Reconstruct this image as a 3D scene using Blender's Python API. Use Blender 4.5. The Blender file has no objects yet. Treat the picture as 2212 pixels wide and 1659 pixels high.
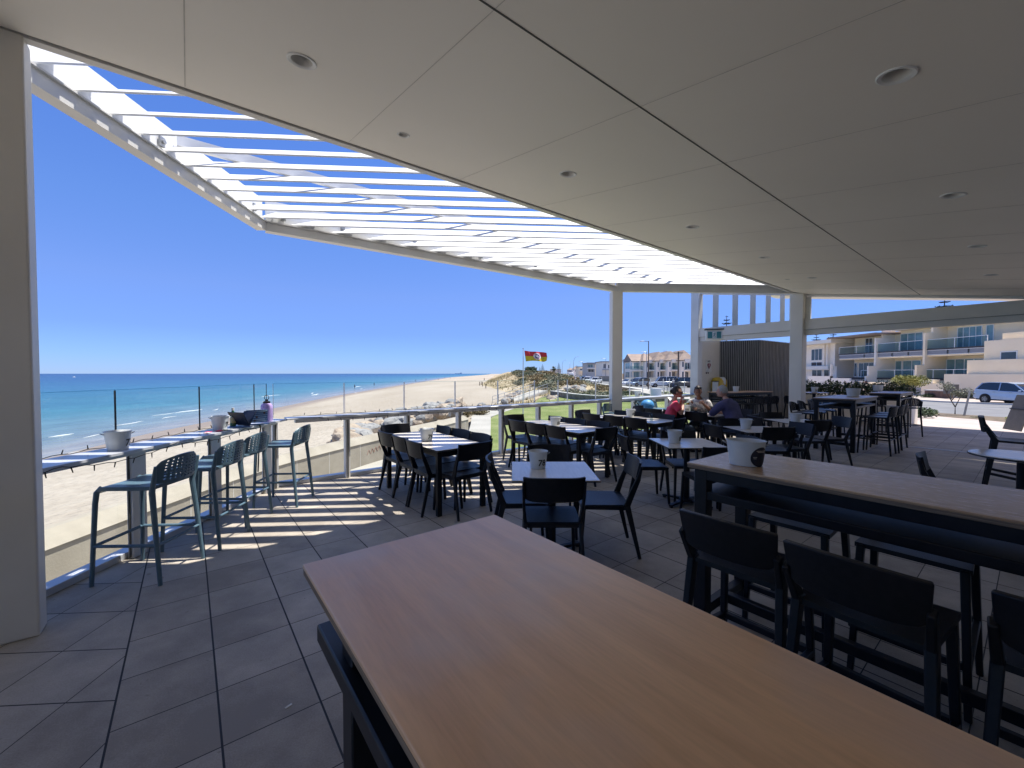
import bpy, bmesh, math, random
from math import sin, cos, pi, radians, atan2, sqrt
from mathutils import Vector, Matrix, noise
random.seed(7)
scn = bpy.context.scene
COL = scn.collection
# ---------------------------------------------------------------- camera
H = 1.6
PITCH = math.atan(22.5/890)
cam = bpy.data.cameras.new('camera'); camo = bpy.data.objects.new('camera', cam); COL.objects.link(camo)
cam.sensor_width = 36; cam.lens = 36*890/2212; cam.clip_start = 0.05; cam.clip_end = 60000
camo.location = (0, 0, H); camo.rotation_euler = (pi/2-PITCH, 0, 0); scn.camera = camo
# ---------------------------------------------------------------- sky and sun
SAZ, SEL = radians(78), radians(71.3)
w = bpy.data.worlds.new("World"); scn.world = w; w.use_nodes = True
nt = w.node_tree; nt.nodes.clear()
sky = nt.nodes.new('ShaderNodeTexSky'); sky.sky_type = 'NISHITA'; sky.sun_disc = False
sky.sun_elevation = SEL; sky.sun_rotation = SAZ; sky.altitude = 0
sky.air_density = 1.0; sky.dust_density = 0.0; sky.ozone_density = 5.0
bg = nt.nodes.new('ShaderNodeBackground'); bg.inputs[1].default_value = 0.10
wo = nt.nodes.new('ShaderNodeOutputWorld')
tcw = nt.nodes.new('ShaderNodeTexCoord'); sxw = nt.nodes.new('ShaderNodeSeparateXYZ'); nt.links.new(tcw.outputs['Generated'], sxw.inputs[0])
rmp = nt.nodes.new('ShaderNodeValToRGB'); els = rmp.color_ramp.elements
els[0].position = 0.0; els[0].color = (.22, .333, .69, 1); els[1].position = .9; els[1].color = (.46, .50, .60, 1)
for ps_, c_ in ((.035, (.23, .34, .69)), (.09, (.26, .33, .61)), (.175, (.37, .41, .64)), (.30, (.40, .49, .73)), (.52, (.41, .55, .88)), (.70, (.44, .52, .70))):
    q_ = els.new(ps_); q_.color = (*c_, 1)
nt.links.new(sxw.outputs['Z'], rmp.inputs[0])
scl = nt.nodes.new('ShaderNodeVectorMath'); scl.operation = 'SCALE'; scl.inputs['Scale'].default_value = 1.5; nt.links.new(rmp.outputs[0], scl.inputs[0])
tn = nt.nodes.new('ShaderNodeMix'); tn.data_type = 'RGBA'; tn.blend_type = 'MULTIPLY'; tn.inputs[0].default_value = 1
nt.links.new(sky.outputs[0], tn.inputs[6]); nt.links.new(scl.outputs[0], tn.inputs[7]); nt.links.new(tn.outputs[2], bg.inputs[0]); nt.links.new(bg.outputs[0], wo.inputs[0])
sl = bpy.data.lights.new('sun', 'SUN'); sl.energy = 4.8; sl.angle = radians(0.5); sl.color = (1, .95, .87)
so = bpy.data.objects.new('sun', sl); COL.objects.link(so)
sd = Vector((sin(SAZ)*cos(SEL), cos(SAZ)*cos(SEL), sin(SEL)))
so.rotation_euler = sd.to_track_quat('Z', 'Y').to_euler(); so.location = (5, 5, 30)
scn.view_settings.view_transform = 'Standard'; scn.view_settings.look = 'None'
scn.view_settings.exposure = 0.76; scn.view_settings.gamma = 1
scn.render.engine = 'CYCLES'
scn.cycles.max_bounces = 10; scn.cycles.diffuse_bounces = 5; scn.cycles.glossy_bounces = 4
scn.cycles.transparent_max_bounces = 24; scn.cycles.transmission_bounces = 6
scn.cycles.caustics_reflective = False; scn.cycles.caustics_refractive = False
# ---------------------------------------------------------------- frames
BA = radians(51.9)
EU = (sin(BA), cos(BA)); EV = (-cos(BA), sin(BA))
CA = radians(86.2)
EC = (sin(CA), cos(CA)); ED = (-cos(CA), sin(CA))
def uv(u, v): return (u*EU[0]+v*EV[0], u*EU[1]+v*EV[1])
def uvp(u, v, z): x, y = uv(u, v); return Vector((x, y, z))
def toUV(x, y): return x*EU[0]+y*EU[1], x*EV[0]+y*EV[1]
def ray(x, y):
    X = (x-1106)/890; U = (829.5-y)/890
    return X, cos(PITCH)+sin(PITCH)*U, -sin(PITCH)+U*cos(PITCH)
def GP(x, y, z=0):
    a = ray(x, y); t = (z-H)/a[2]; return a[0]*t, a[1]*t
RZB = pi/2-BA      # z rotation that brings local +x onto direction u (local +y onto v)
RZC = pi/2-CA
# ---------------------------------------------------------------- materials
MATS = {}
def node(nt, t, **k):
    n = nt.nodes.new(t)
    for a, b in k.items():
        if a.startswith('i_'): n.inputs[a[2:].replace('_', ' ')].default_value = b
        else: setattr(n, a, b)
    return n
def base(name, rough=.5, metal=0, spec=.5):
    m = bpy.data.materials.new(name); m.use_nodes = True; MATS[name] = m
    b = m.node_tree.nodes['Principled BSDF']
    b.inputs['Roughness'].default_value = rough; b.inputs['Metallic'].default_value = metal
    b.inputs['Specular IOR Level'].default_value = spec
    return m, m.node_tree, b
def mat(name, c, rough=.5, metal=0, c2=None, scale=8, detail=4, bump=0, bscale=None, stretch=None, spec=.5, coord='Object', lo=.35, hi=.65):
    m, nt, b = base(name, rough, metal, spec)
    L = nt.links
    c = (*c, 1)
    tc = node(nt, 'ShaderNodeTexCoord')
    mp = node(nt, 'ShaderNodeMapping')
    if stretch: mp.inputs['Scale'].default_value = stretch
    L.new(tc.outputs[coord], mp.inputs[0])
    if c2 is None: c2 = tuple(x*.86 for x in c[:3])
    n = node(nt, 'ShaderNodeTexNoise'); n.inputs['Scale'].default_value = scale; n.inputs['Detail'].default_value = detail
    L.new(mp.outputs[0], n.inputs['Vector'])
    r = node(nt, 'ShaderNodeMapRange'); r.inputs[1].default_value = lo; r.inputs[2].default_value = hi
    L.new(n.outputs[0], r.inputs[0])
    mx = node(nt, 'ShaderNodeMix', data_type='RGBA'); mx.inputs[6].default_value = c; mx.inputs[7].default_value = (*c2, 1)
    L.new(r.outputs[0], mx.inputs[0]); L.new(mx.outputs[2], b.inputs['Base Color'])
    if bump:
        n2 = node(nt, 'ShaderNodeTexNoise'); n2.inputs['Scale'].default_value = bscale or scale*4; n2.inputs['Detail'].default_value = 5
        L.new(mp.outputs[0], n2.inputs['Vector'])
        bp = node(nt, 'ShaderNodeBump'); bp.inputs['Strength'].default_value = bump; bp.inputs['Distance'].default_value = .02
        L.new(n2.outputs[0], bp.inputs['Height']); L.new(bp.outputs[0], b.inputs['Normal'])
    return m
mat('white_steel', (.72, .71, .68), .35, c2=(.66, .65, .62), scale=3)
mat('slat_white', (.82, .82, .80), .4, c2=(.76, .76, .74), scale=3)
mat('ceiling_white', (.91, .865, .79), .55, c2=(.88, .835, .76), scale=.7, bump=.03, bscale=300)
mat('column_paint', (.74, .71, .65), .5, c2=(.70, .67, .61), scale=2, bump=.05, bscale=250)
mat('post_grey', (.80, .80, .80), .4, c2=(.74, .74, .75), scale=5)
mat('edge_dark', (.03, .03, .03), .6)
mat('joint_grey', (.62, .59, .54), .7)
mat('back_paint', (.88, .86, .82), .7)
mat('batten', (.26, .245, .215), .8, c2=(.36, .34, .30), scale=9, stretch=(3, 3, .3))
mat('scrawl_red', (.34, .19, .15), .9)
mat('bulb_black', (.01, .01, .012), .4)
mat('shelf_metal', (.60, .62, .65), .28, .15, c2=(.54, .56, .60), scale=6)
mat('black_plastic', (.008, .009, .013), .40, c2=(.012, .013, .018), scale=40, bump=.10, bscale=900, spec=.3)
mat('black_metal', (.007, .008, .011), .38, c2=(.012, .013, .018), scale=20, spec=.3)
mat('blue_plastic', (.085, .15, .20), .36, c2=(.10, .17, .225), scale=20, bump=.06, bscale=700)
mat('bucket_white', (.66, .69, .70), .38, c2=(.56, .60, .62), scale=9)
mat('print_black', (.01, .01, .012), .5)
mat('paper_white', (.8, .8, .78), .7)
mat('glass_green_edge', (.25, .55, .5), .1)
mat('concrete', (.38, .34, .275), .85, c2=(.30, .265, .21), scale=1.6, detail=8, bump=.2, bscale=30)
mat('concrete_light', (.60, .57, .51), .85, c2=(.53, .50, .44), scale=1.2, detail=8, bump=.1, bscale=40)
mat('path_concrete', (.42, .395, .35), .85, c2=(.35, .33, .29), scale=.6, detail=8, bump=.1, bscale=20)
mat('footpath_pink', (.46, .39, .35), .85, c2=(.40, .335, .295), scale=1, detail=6, bump=.1, bscale=30)
mat('asphalt', (.20, .20, .205), .9, c2=(.15, .15, .155), scale=.8, detail=8, bump=.2, bscale=60)
mat('soil', (.10, .075, .05), .95, c2=(.17, .13, .085), scale=3, detail=8, bump=.5, bscale=20)
mat('kerb_white', (.6, .58, .54), .8, c2=(.5, .48, .44), scale=3)
mat('render_cream', (.95, .80, .58), .8, c2=(.90, .75, .53), scale=.8, detail=6)
mat('render_white', (.92, .85, .73), .8, c2=(.87, .80, .68), scale=.8, detail=6)
mat('render_grey', (.50, .50, .49), .8, c2=(.44, .44, .43), scale=.8)
mat('window_dark', (.03, .04, .05), .08, c2=(.06, .08, .10), scale=.8, spec=.8)
mat('window_teal', (.13, .25, .27), .12, c2=(.21, .35, .37), scale=1.2, spec=.8)
mat('roof_tile', (.34, .265, .215), .9, c2=(.26, .20, .165), scale=.8, detail=8, bump=.4, bscale=14)
mat('roof_grey', (.30, .30, .31), .7, scale=1)
mat('louvre_grey', (.22, .23, .25), .6, c2=(.28, .29, .31), scale=2, stretch=(1, 1, 14))
mat('fascia_dark', (.06, .05, .05), .6)
mat('brick_brown', (.20, .12, .09), .9, c2=(.12, .08, .06), scale=5, detail=6, bump=.4, bscale=16)
mat('stone_grey', (.26, .23, .19), .95, c2=(.13, .115, .095), scale=2.2, detail=8, bump=.6, bscale=7)
mat('rock_grey', (.34, .33, .31), .95, c2=(.20, .20, .20), scale=2.2, detail=9, bump=.7, bscale=6)
mat('rock_tan', (.46, .38, .29), .95, c2=(.28, .22, .17), scale=2.2, detail=9, bump=.7, bscale=6)
mat('trunk_brown', (.13, .10, .075), .95, c2=(.07, .055, .04), scale=6, bump=.5)
mat('timber_pole', (.10, .075, .06), .9, scale=4)
mat('galv', (.38, .39, .40), .45, .5, scale=5)
for nm, a, b_ in (('leaf_dark', (.022, .045, .020), (.05, .08, .03)), ('leaf_olive', (.085, .10, .045), (.14, .15, .08)),
                 ('leaf_pale', (.16, .17, .11), (.23, .23, .16)), ('leaf_green', (.07, .13, .02), (.13, .19, .035)),
                 ('leaf_yellow', (.28, .26, .06), (.16, .18, .04)), ('leaf_red', (.16, .04, .05), (.10, .08, .04)),
                 ('leaf_pine', (.02, .045, .03), (.04, .07, .045)), ('leaf_dry', (.24, .17, .08), (.15, .13, .06)),
                 ('grass_dry', (.42, .34, .19), (.30, .27, .15))):
    m = mat(nm, a, .7, c2=b_, scale=3, coord='Object')
mat('paint_white', (.72, .73, .74), .18, c2=(.70, .71, .72), spec=.8)
mat('paint_blue', (.42, .50, .62), .18, .25, c2=(.40, .48, .60), spec=.8)
mat('paint_silver', (.30, .36, .44), .22, .5, c2=(.27, .33, .41))
mat('paint_dark', (.03, .035, .045), .15, c2=(.04, .045, .055), spec=.8)
mat('tyre', (.015, .015, .016), .85)
mat('rim', (.30, .31, .33), .3, .8)
mat('car_glass', (.012, .015, .02), .04, spec=1)
mat('lamp_red', (.45, .02, .02), .2)
mat('lamp_clear', (.7, .7, .7), .1)
mat('chrome', (.6, .6, .6), .15, 1)
mat('skin_light', (.50, .29, .21), .5, c2=(.46, .26, .19))
mat('skin_dark', (.20, .095, .06), .5, c2=(.17, .08, .05))
mat('hair_dark', (.018, .012, .010), .6, c2=(.035, .024, .018), scale=60)
mat('hair_grey', (.30, .29, .27), .7, c2=(.42, .41, .39), scale=60)
mat('cloth_pink', (.80, .085, .16), .85, c2=(.72, .07, .14), bump=.4, bscale=25)
mat('cloth_blue', (.085, .085, .20), .85, c2=(.065, .065, .15), bump=.6, bscale=22)
mat('cloth_white', (.62, .60, .58), .85, c2=(.30, .30, .32), scale=22, lo=.48, hi=.52)
mat('cloth_denim', (.05, .075, .13), .9, scale=20)
mat('cloth_lightblue', (.35, .50, .65), .85)
mat('purple_plastic', (.46, .34, .66), .3, c2=(.50, .38, .70), scale=6)
mat('green_glass', (.03, .14, .05), .08, spec=.8)
mat('label_gold', (.65, .45, .12), .5, c2=(.7, .65, .5), scale=30)
mat('beer', (.75, .42, .06), .1, c2=(.8, .5, .1))
mat('foam', (.85, .82, .75), .8)
mat('yellow_plastic', (.62, .42, .03), .2, c2=(.55, .36, .03))
mat('exit_teal', (.06, .26, .28), .4)
mat('sign_blue', (.08, .17, .36), .4)
mat('heart_red', (.26, .02, .06), .4)
mat('teal_cup', (.15, .48, .45), .3)
mat('bag_blue', (.06, .28, .62), .5)
mat('flag_red', (.55, .03, .045), .8); mat('flag_yellow', (.62, .46, .03), .8)
mat('flag_navy', (.02, .02, .13), .8); mat('dark_navy', (.010, .013, .032), .5); mat('flag_white', (.7, .65, .72), .8)
mat('board_grey', (.13, .125, .11), .6)
mat('hessian', (.55, .50, .40), .9)
mat('red_scrawl', (.38, .10, .09), .9)
mat('solar_black', (.015, .016, .03), .25, c2=(.03, .03, .045), scale=8)
mat('sea_foam', (.8, .82, .82), .8)
mat('wood_light', (.82, .76, .68), .20, c2=(.74, .68, .60), scale=5, detail=6, stretch=(9, 1, 1), bump=.01, bscale=40, spec=1.0)
mat('wood_pinkish', (.36, .26, .20), .32, c2=(.28, .20, .15), scale=4, detail=6, stretch=(1, 9, 1), bump=.03, bscale=40)
mat('ply_edge', (.28, .21, .15), .6, c2=(.12, .08, .05), scale=12, stretch=(.3, .3, 40))
mat('clear_plastic', (.7, .72, .72), .15)
mat('cushion_blue', (.05, .25, .60), .5)
def glass(name, tint, gl=1.0):
    m = bpy.data.materials.new(name); m.use_nodes = True; MATS[name] = m
    nt = m.node_tree; nt.nodes.clear(); L = nt.links
    tr = node(nt, 'ShaderNodeBsdfTransparent'); tr.inputs[0].default_value = (*tint, 1)
    g = node(nt, 'ShaderNodeBsdfGlossy'); g.inputs['Roughness'].default_value = .02
    f = node(nt, 'ShaderNodeFresnel'); f.inputs[0].default_value = 1.45
    mu = node(nt, 'ShaderNodeMath', operation='MULTIPLY'); mu.inputs[1].default_value = gl
    mx = node(nt, 'ShaderNodeMixShader'); o = node(nt, 'ShaderNodeOutputMaterial')
    ge = node(nt, 'ShaderNodeNewGeometry'); iv = node(nt, 'ShaderNodeMath', operation='SUBTRACT'); iv.inputs[0].default_value = 1; L.new(ge.outputs['Backfacing'], iv.inputs[1])
    m2 = node(nt, 'ShaderNodeMath', operation='MULTIPLY'); L.new(f.outputs[0], mu.inputs[0]); L.new(mu.outputs[0], m2.inputs[0]); L.new(iv.outputs[0], m2.inputs[1]); L.new(m2.outputs[0], mx.inputs[0]); L.new(tr.outputs[0], mx.inputs[1]); L.new(g.outputs[0], mx.inputs[2]); L.new(mx.outputs[0], o.inputs[0])
glass('glass_clear', (.965, .985, .98), .7)
glass('glass_upper', (.96, .98, .99), .5)
glass('glass_balcony', (.74, .84, .86), .6)
glass('cup_clear', (.86, .9, .9), 1.0)
# wood of the high table tops: streaky worn plywood
def wood(name, c1, c2, c3, rough, ax):
    m, nt, b = base(name, rough); L = nt.links; b.inputs['Coat Weight'].default_value = .3; b.inputs['Coat Roughness'].default_value = .32
    tc = node(nt, 'ShaderNodeTexCoord'); mp = node(nt, 'ShaderNodeMapping')
    mp.inputs['Scale'].default_value = (7, .7, 1) if ax == 'y' else (.7, 7, 1)
    L.new(tc.outputs['Object'], mp.inputs[0])
    n = node(nt, 'ShaderNodeTexNoise'); n.inputs['Scale'].default_value = 2.2; n.inputs['Detail'].default_value = 8; n.inputs['Distortion'].default_value = .6
    L.new(mp.outputs[0], n.inputs['Vector'])
    n2 = node(nt, 'ShaderNodeTexNoise'); n2.inputs['Scale'].default_value = 22; n2.inputs['Detail'].default_value = 6
    L.new(mp.outputs[0], n2.inputs['Vector'])
    n3 = node(nt, 'ShaderNodeTexNoise'); n3.inputs['Scale'].default_value = 2.5; n3.inputs['Detail'].default_value = 3
    L.new(tc.outputs['Object'], n3.inputs['Vector'])
    cr = node(nt, 'ShaderNodeValToRGB'); e = cr.color_ramp.elements
    e[0].position = .3; e[0].color = (*c1, 1); e[1].position = .7; e[1].color = (*c2, 1)
    L.new(n.outputs[0], cr.inputs[0])
    mx = node(nt, 'ShaderNodeMix', data_type='RGBA', blend_type='MULTIPLY'); mx.inputs[0].default_value = .18
    r = node(nt, 'ShaderNodeMapRange'); r.inputs[1].default_value = .35; r.inputs[2].default_value = .6; r.inputs[3].default_value = .62
    L.new(n2.outputs[0], r.inputs[0]); L.new(cr.outputs[0], mx.inputs[6]); L.new(r.outputs[0], mx.inputs[7])
    m3 = node(nt, 'ShaderNodeMix', data_type='RGBA'); m3.inputs[7].default_value = (*c3, 1)
    r3 = node(nt, 'ShaderNodeMapRange'); r3.inputs[1].default_value = .5; r3.inputs[2].default_value = .75; r3.inputs[4].default_value = .6
    L.new(n3.outputs[0], r3.inputs[0]); L.new(r3.outputs[0], m3.inputs[0]); L.new(mx.outputs[2], m3.inputs[6])
    L.new(m3.outputs[2], b.inputs['Base Color'])
    rr = node(nt, 'ShaderNodeMapRange'); rr.inputs[3].default_value = rough*.8; rr.inputs[4].default_value = rough*1.35
    L.new(n2.outputs[0], rr.inputs[0]); L.new(rr.outputs[0], b.inputs['Roughness'])
    bp = node(nt, 'ShaderNodeBump'); bp.inputs['Strength'].default_value = .08; bp.inputs['Distance'].default_value = .004
    L.new(n2.outputs[0], bp.inputs['Height']); L.new(bp.outputs[0], b.inputs['Normal'])
wood('wood_worn', (.86, .52, .27), (.68, .385, .195), (.62, .53, .49), .33, 'y')  # greyish third colour: blotchy wear plus a lilac reflection painted in
wood('wood_varnished', (.62, .42, .25), (.45, .28, .16), (.58, .42, .28), .24, 'y')
# paved deck: two joint grids meeting on the line u = -0.306
def deckmat():
    m, nt, b = base('deck_pavers', .75); L = nt.links
    tc = node(nt, 'ShaderNodeTexCoord')
    def dot(v):
        n = node(nt, 'ShaderNodeVectorMath', operation='DOT_PRODUCT'); n.inputs[1].default_value = (v[0], v[1], 0)
        L.new(tc.outputs['Object'], n.inputs[0]); return n.outputs['Value']
    def ma(op, a, b_=None, c=None):
        n = node(nt, 'ShaderNodeMath', operation=op)
        for i, x in enumerate((a, b_, c)):
            if x is None: continue
            if isinstance(x, (int, float)): n.inputs[i].default_value = x
            else: L.new(x, n.inputs[i])
        return n.outputs[0]
    def line(s, s0, p, wd):
        t = ma('DIVIDE', ma('SUBTRACT', s, s0), p)
        f = ma('ABSOLUTE', ma('SUBTRACT', ma('FRACT', ma('ADD', t, .5)), .5))
        return ma('LESS_THAN', f, wd/2/p), ma('FLOOR', t)
    U, V, C_, D = dot(EU), dot(EV), dot(EC), dot(ED)
    lu, fu = line(U, -.306, .394, .009); lv, fv = line(V, .157, .394, .0055)
    lc, fc = line(C_, -2.43, .394, .005); ld, fd = line(D, .102, .400, .007)
    left = ma('LESS_THAN', U, -.306)
    g1 = ma('MAXIMUM', lu, lv); g2 = ma('MAXIMUM', lc, ld)
    edge = ma('LESS_THAN', ma('ABSOLUTE', ma('ADD', U, .306)), .0045)
    mixj = ma('MAXIMUM', ma('ADD', ma('MULTIPLY', left, g2), ma('MULTIPLY', ma('SUBTRACT', 1, left), g1)), edge)
    ida = ma('ADD', ma('MULTIPLY', left, ma('ADD', fc, 37.3)), ma('MULTIPLY', ma('SUBTRACT', 1, left), fu))
    idb = ma('ADD', ma('MULTIPLY', left, ma('ADD', fd, 11.7)), ma('MULTIPLY', ma('SUBTRACT', 1, left), fv))
    cx = node(nt, 'ShaderNodeCombineXYZ'); L.new(ida, cx.inputs[0]); L.new(idb, cx.inputs[1])
    wn = node(nt, 'ShaderNodeTexWhiteNoise', noise_dimensions='2D'); L.new(cx.outputs[0], wn.inputs['Vector'])
    n = node(nt, 'ShaderNodeTexNoise'); n.inputs['Scale'].default_value = 3.0; n.inputs['Detail'].default_value = 9; n.inputs['Roughness'].default_value = .65
    L.new(tc.outputs['Object'], n.inputs['Vector'])
    n2 = node(nt, 'ShaderNodeTexNoise'); n2.inputs['Scale'].default_value = 140; n2.inputs['Detail'].default_value = 4
    L.new(tc.outputs['Object'], n2.inputs['Vector'])
    n4 = node(nt, 'ShaderNodeTexNoise'); n4.inputs['Scale'].default_value = .9; n4.inputs['Detail'].default_value = 5; L.new(tc.outputs['Object'], n4.inputs['Vector'])
    vs_ = node(nt, 'ShaderNodeTexNoise'); vs_.inputs['Scale'].default_value = 14; vs_.inputs['Detail'].default_value = 2; L.new(tc.outputs['Object'], vs_.inputs['Vector'])
    spots = ma('MULTIPLY', ma('GREATER_THAN', vs_.outputs[0], .73), -.16)
    v = ma('ADD', ma('ADD', ma('MULTIPLY', wn.outputs['Value'], .16), ma('ADD', ma('MULTIPLY', n.outputs[0], .65), ma('MULTIPLY', n2.outputs[0], .30))), ma('ADD', spots, ma('MULTIPLY', ma('SUBTRACT', n4.outputs[0], .5), .55)))
    cr = node(nt, 'ShaderNodeValToRGB'); e = cr.color_ramp.elements
    e[0].position = .42; e[0].color = (.28, .245, .20, 1); e[1].position = .82; e[1].color = (.56, .505, .43, 1)
    L.new(v, cr.inputs[0])
    mx = node(nt, 'ShaderNodeMix', data_type='RGBA'); mx.inputs[7].default_value = (.012, .011, .011, 1)
    L.new(mixj, mx.inputs[0]); L.new(cr.outputs[0], mx.inputs[6]); L.new(mx.outputs[2], b.inputs['Base Color'])
    bp = node(nt, 'ShaderNodeBump'); bp.inputs['Strength'].default_value = .5; bp.inputs['Distance'].default_value = .004
    L.new(ma('SUBTRACT', ma('MULTIPLY', n2.outputs[0], .3), mixj), bp.inputs['Height']); L.new(bp.outputs[0], b.inputs['Normal'])
    r = node(nt, 'ShaderNodeMapRange'); r.inputs[3].default_value = .5; r.inputs[4].default_value = .8
    L.new(n.outputs[0], r.inputs[0]); L.new(r.outputs[0], b.inputs['Roughness'])
deckmat()
# sand, water (UV.x = metres from the shoreline)
def sandmat():
    m, nt, b = base('beach_sand', .95, spec=.1); L = nt.links
    tc = node(nt, 'ShaderNodeTexCoord'); uvn = node(nt, 'ShaderNodeUVMap'); sp = node(nt, 'ShaderNodeSeparateXYZ'); L.new(uvn.outputs[0], sp.inputs[0])
    n = node(nt, 'ShaderNodeTexNoise'); n.inputs['Scale'].default_value = .9; n.inputs['Detail'].default_value = 10; n.inputs['Roughness'].default_value = .7
    L.new(tc.outputs['Object'], n.inputs['Vector'])
    n3 = node(nt, 'ShaderNodeTexNoise'); n3.inputs['Scale'].default_value = .06; n3.inputs['Detail'].default_value = 6
    mp = node(nt, 'ShaderNodeMapping'); mp.inputs['Scale'].default_value = (1, .35, 1); L.new(tc.outputs['Object'], mp.inputs[0]); L.new(mp.outputs[0], n3.inputs['Vector'])
    cr = node(nt, 'ShaderNodeValToRGB'); e = cr.color_ramp.elements
    e[0].position = .36; e[0].color = (.31, .262, .205, 1); e[1].position = .62; e[1].color = (.43, .38, .315, 1)
    ad = node(nt, 'ShaderNodeMath', operation='MULTIPLY_ADD'); ad.inputs[1].default_value = .45
    L.new(n.outputs[0], ad.inputs[0]); mm = node(nt, 'ShaderNodeMath', operation='MULTIPLY'); mm.inputs[1].default_value = .55; L.new(n3.outputs[0], mm.inputs[0]); L.new(mm.outputs[0], ad.inputs[2])
    L.new(ad.outputs[0], cr.inputs[0])
    wet = node(nt, 'ShaderNodeMapRange'); wet.inputs[1].default_value = 6.5; wet.inputs[2].default_value = 3.0
    ns = node(nt, 'ShaderNodeMath', operation='MULTIPLY_ADD'); ns.inputs[1].default_value = 5; ns.inputs[2].default_value = -2.5; L.new(n3.outputs[0], ns.inputs[0])
    a2 = node(nt, 'ShaderNodeMath', operation='ADD'); L.new(sp.outputs[0], a2.inputs[0]); L.new(ns.outputs[0], a2.inputs[1]); L.new(a2.outputs[0], wet.inputs[0])
    mx = node(nt, 'ShaderNodeMix', data_type='RGBA'); mx.inputs[7].default_value = (.27, .215, .165, 1)
    L.new(wet.outputs[0], mx.inputs[0]); L.new(cr.outputs[0], mx.inputs[6]); L.new(mx.outputs[2], b.inputs['Base Color'])
    rr = node(nt, 'ShaderNodeMapRange'); rr.inputs[3].default_value = .95; rr.inputs[4].default_value = .45; L.new(wet.outputs[0], rr.inputs[0]); L.new(rr.outputs[0], b.inputs['Roughness'])
    vo = node(nt, 'ShaderNodeTexVoronoi', feature='SMOOTH_F1'); vo.inputs['Scale'].default_value = 3.2; L.new(tc.outputs['Object'], vo.inputs['Vector'])
    su = node(nt, 'ShaderNodeMath', operation='ADD'); L.new(n.outputs[0], su.inputs[0]); L.new(vo.outputs[0], su.inputs[1])
    bp = node(nt, 'ShaderNodeBump'); bp.inputs['Distance'].default_value = .12
    bs = node(nt, 'ShaderNodeMapRange'); bs.inputs[3].default_value = .9; bs.inputs[4].default_value = .03; L.new(wet.outputs[0], bs.inputs[0]); L.new(bs.outputs[0], bp.inputs['Strength'])
    L.new(su.outputs[0], bp.inputs['Height']); L.new(bp.outputs[0], b.inputs['Normal'])
sandmat()
def seamat():
    m, nt, b = base('sea_water', .25, spec=.22); L = nt.links
    tc = node(nt, 'ShaderNodeTexCoord'); uvn = node(nt, 'ShaderNodeUVMap'); sp = node(nt, 'ShaderNodeSeparateXYZ'); L.new(uvn.outputs[0], sp.inputs[0])
    n = node(nt, 'ShaderNodeTexNoise'); n.inputs['Scale'].default_value = .035; n.inputs['Detail'].default_value = 6; n.inputs['Roughness'].default_value = .6
    mp = node(nt, 'ShaderNodeMapping'); mp.inputs['Scale'].default_value = (1, .5, 1); L.new(tc.outputs['Object'], mp.inputs[0]); L.new(mp.outputs[0], n.inputs['Vector'])
    lg = node(nt, 'ShaderNodeMath', operation='LOGARITHM'); lg.inputs[1].default_value = 10
    mxx = node(nt, 'ShaderNodeMath', operation='MAXIMUM'); mxx.inputs[1].default_value = 1.0; L.new(sp.outputs[0], mxx.inputs[0]); L.new(mxx.outputs[0], lg.inputs[0])
    ad = node(nt, 'ShaderNodeMath', operation='MULTIPLY_ADD'); ad.inputs[1].default_value = .7; L.new(n.outputs[0], ad.inputs[0])
    sb = node(nt, 'ShaderNodeMath', operation='SUBTRACT'); sb.inputs[1].default_value = .35; L.new(lg.outputs[0], sb.inputs[0]); L.new(sb.outputs[0], ad.inputs[2])
    dv = node(nt, 'ShaderNodeMath', operation='DIVIDE'); dv.inputs[1].default_value = 4; L.new(ad.outputs[0], dv.inputs[0])
    cr = node(nt, 'ShaderNodeValToRGB'); e = cr.color_ramp.elements
    e[0].position = .10; e[0].color = (.24, .235, .22, 1)
    e[1].position = .25; e[1].color = (.13, .19, .20, 1)
    for p_, c_ in ((.36, (.045, .155, .18, 1)), (.5, (.020, .105, .16, 1)), (.64, (.010, .060, .13, 1)), (.85, (.005, .035, .10, 1))):
        q = e.new(p_); q.color = c_
    L.new(dv.outputs[0], cr.inputs[0])
    # darker weed patches and whitecaps
    mpw = node(nt, 'ShaderNodeMapping'); mpw.inputs['Scale'].default_value = (1, .28, 1); mpw.inputs['Rotation'].default_value = (0, 0, .1); L.new(tc.outputs['Object'], mpw.inputs[0])
    wv = node(nt, 'ShaderNodeTexNoise'); wv.inputs['Scale'].default_value = .33; wv.inputs['Detail'].default_value = 9; wv.inputs['Roughness'].default_value = .72; L.new(mpw.outputs[0], wv.inputs['Vector'])
    sm = node(nt, 'ShaderNodeMapRange'); sm.inputs[1].default_value = .35; sm.inputs[2].default_value = .65; sm.inputs[3].default_value = .78; sm.inputs[4].default_value = 1.22; L.new(wv.outputs[0], sm.inputs[0])
    mu = node(nt, 'ShaderNodeMix', data_type='RGBA', blend_type='MULTIPLY'); mu.inputs[0].default_value = 1; L.new(cr.outputs[0], mu.inputs[6]); L.new(sm.outputs[0], mu.inputs[7])
    L.new(mu.outputs[2], b.inputs['Base Color'])
    nb = node(nt, 'ShaderNodeTexNoise'); nb.inputs['Scale'].default_value = 1.1; nb.inputs['Detail'].default_value = 8; L.new(mpw.outputs[0], nb.inputs['Vector'])
    bp = node(nt, 'ShaderNodeBump'); bp.inputs['Strength'].default_value = .8; bp.inputs['Distance'].default_value = .5
    L.new(nb.outputs[0], bp.inputs['Height']); L.new(bp.outputs[0], b.inputs['Normal'])
seamat()
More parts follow.
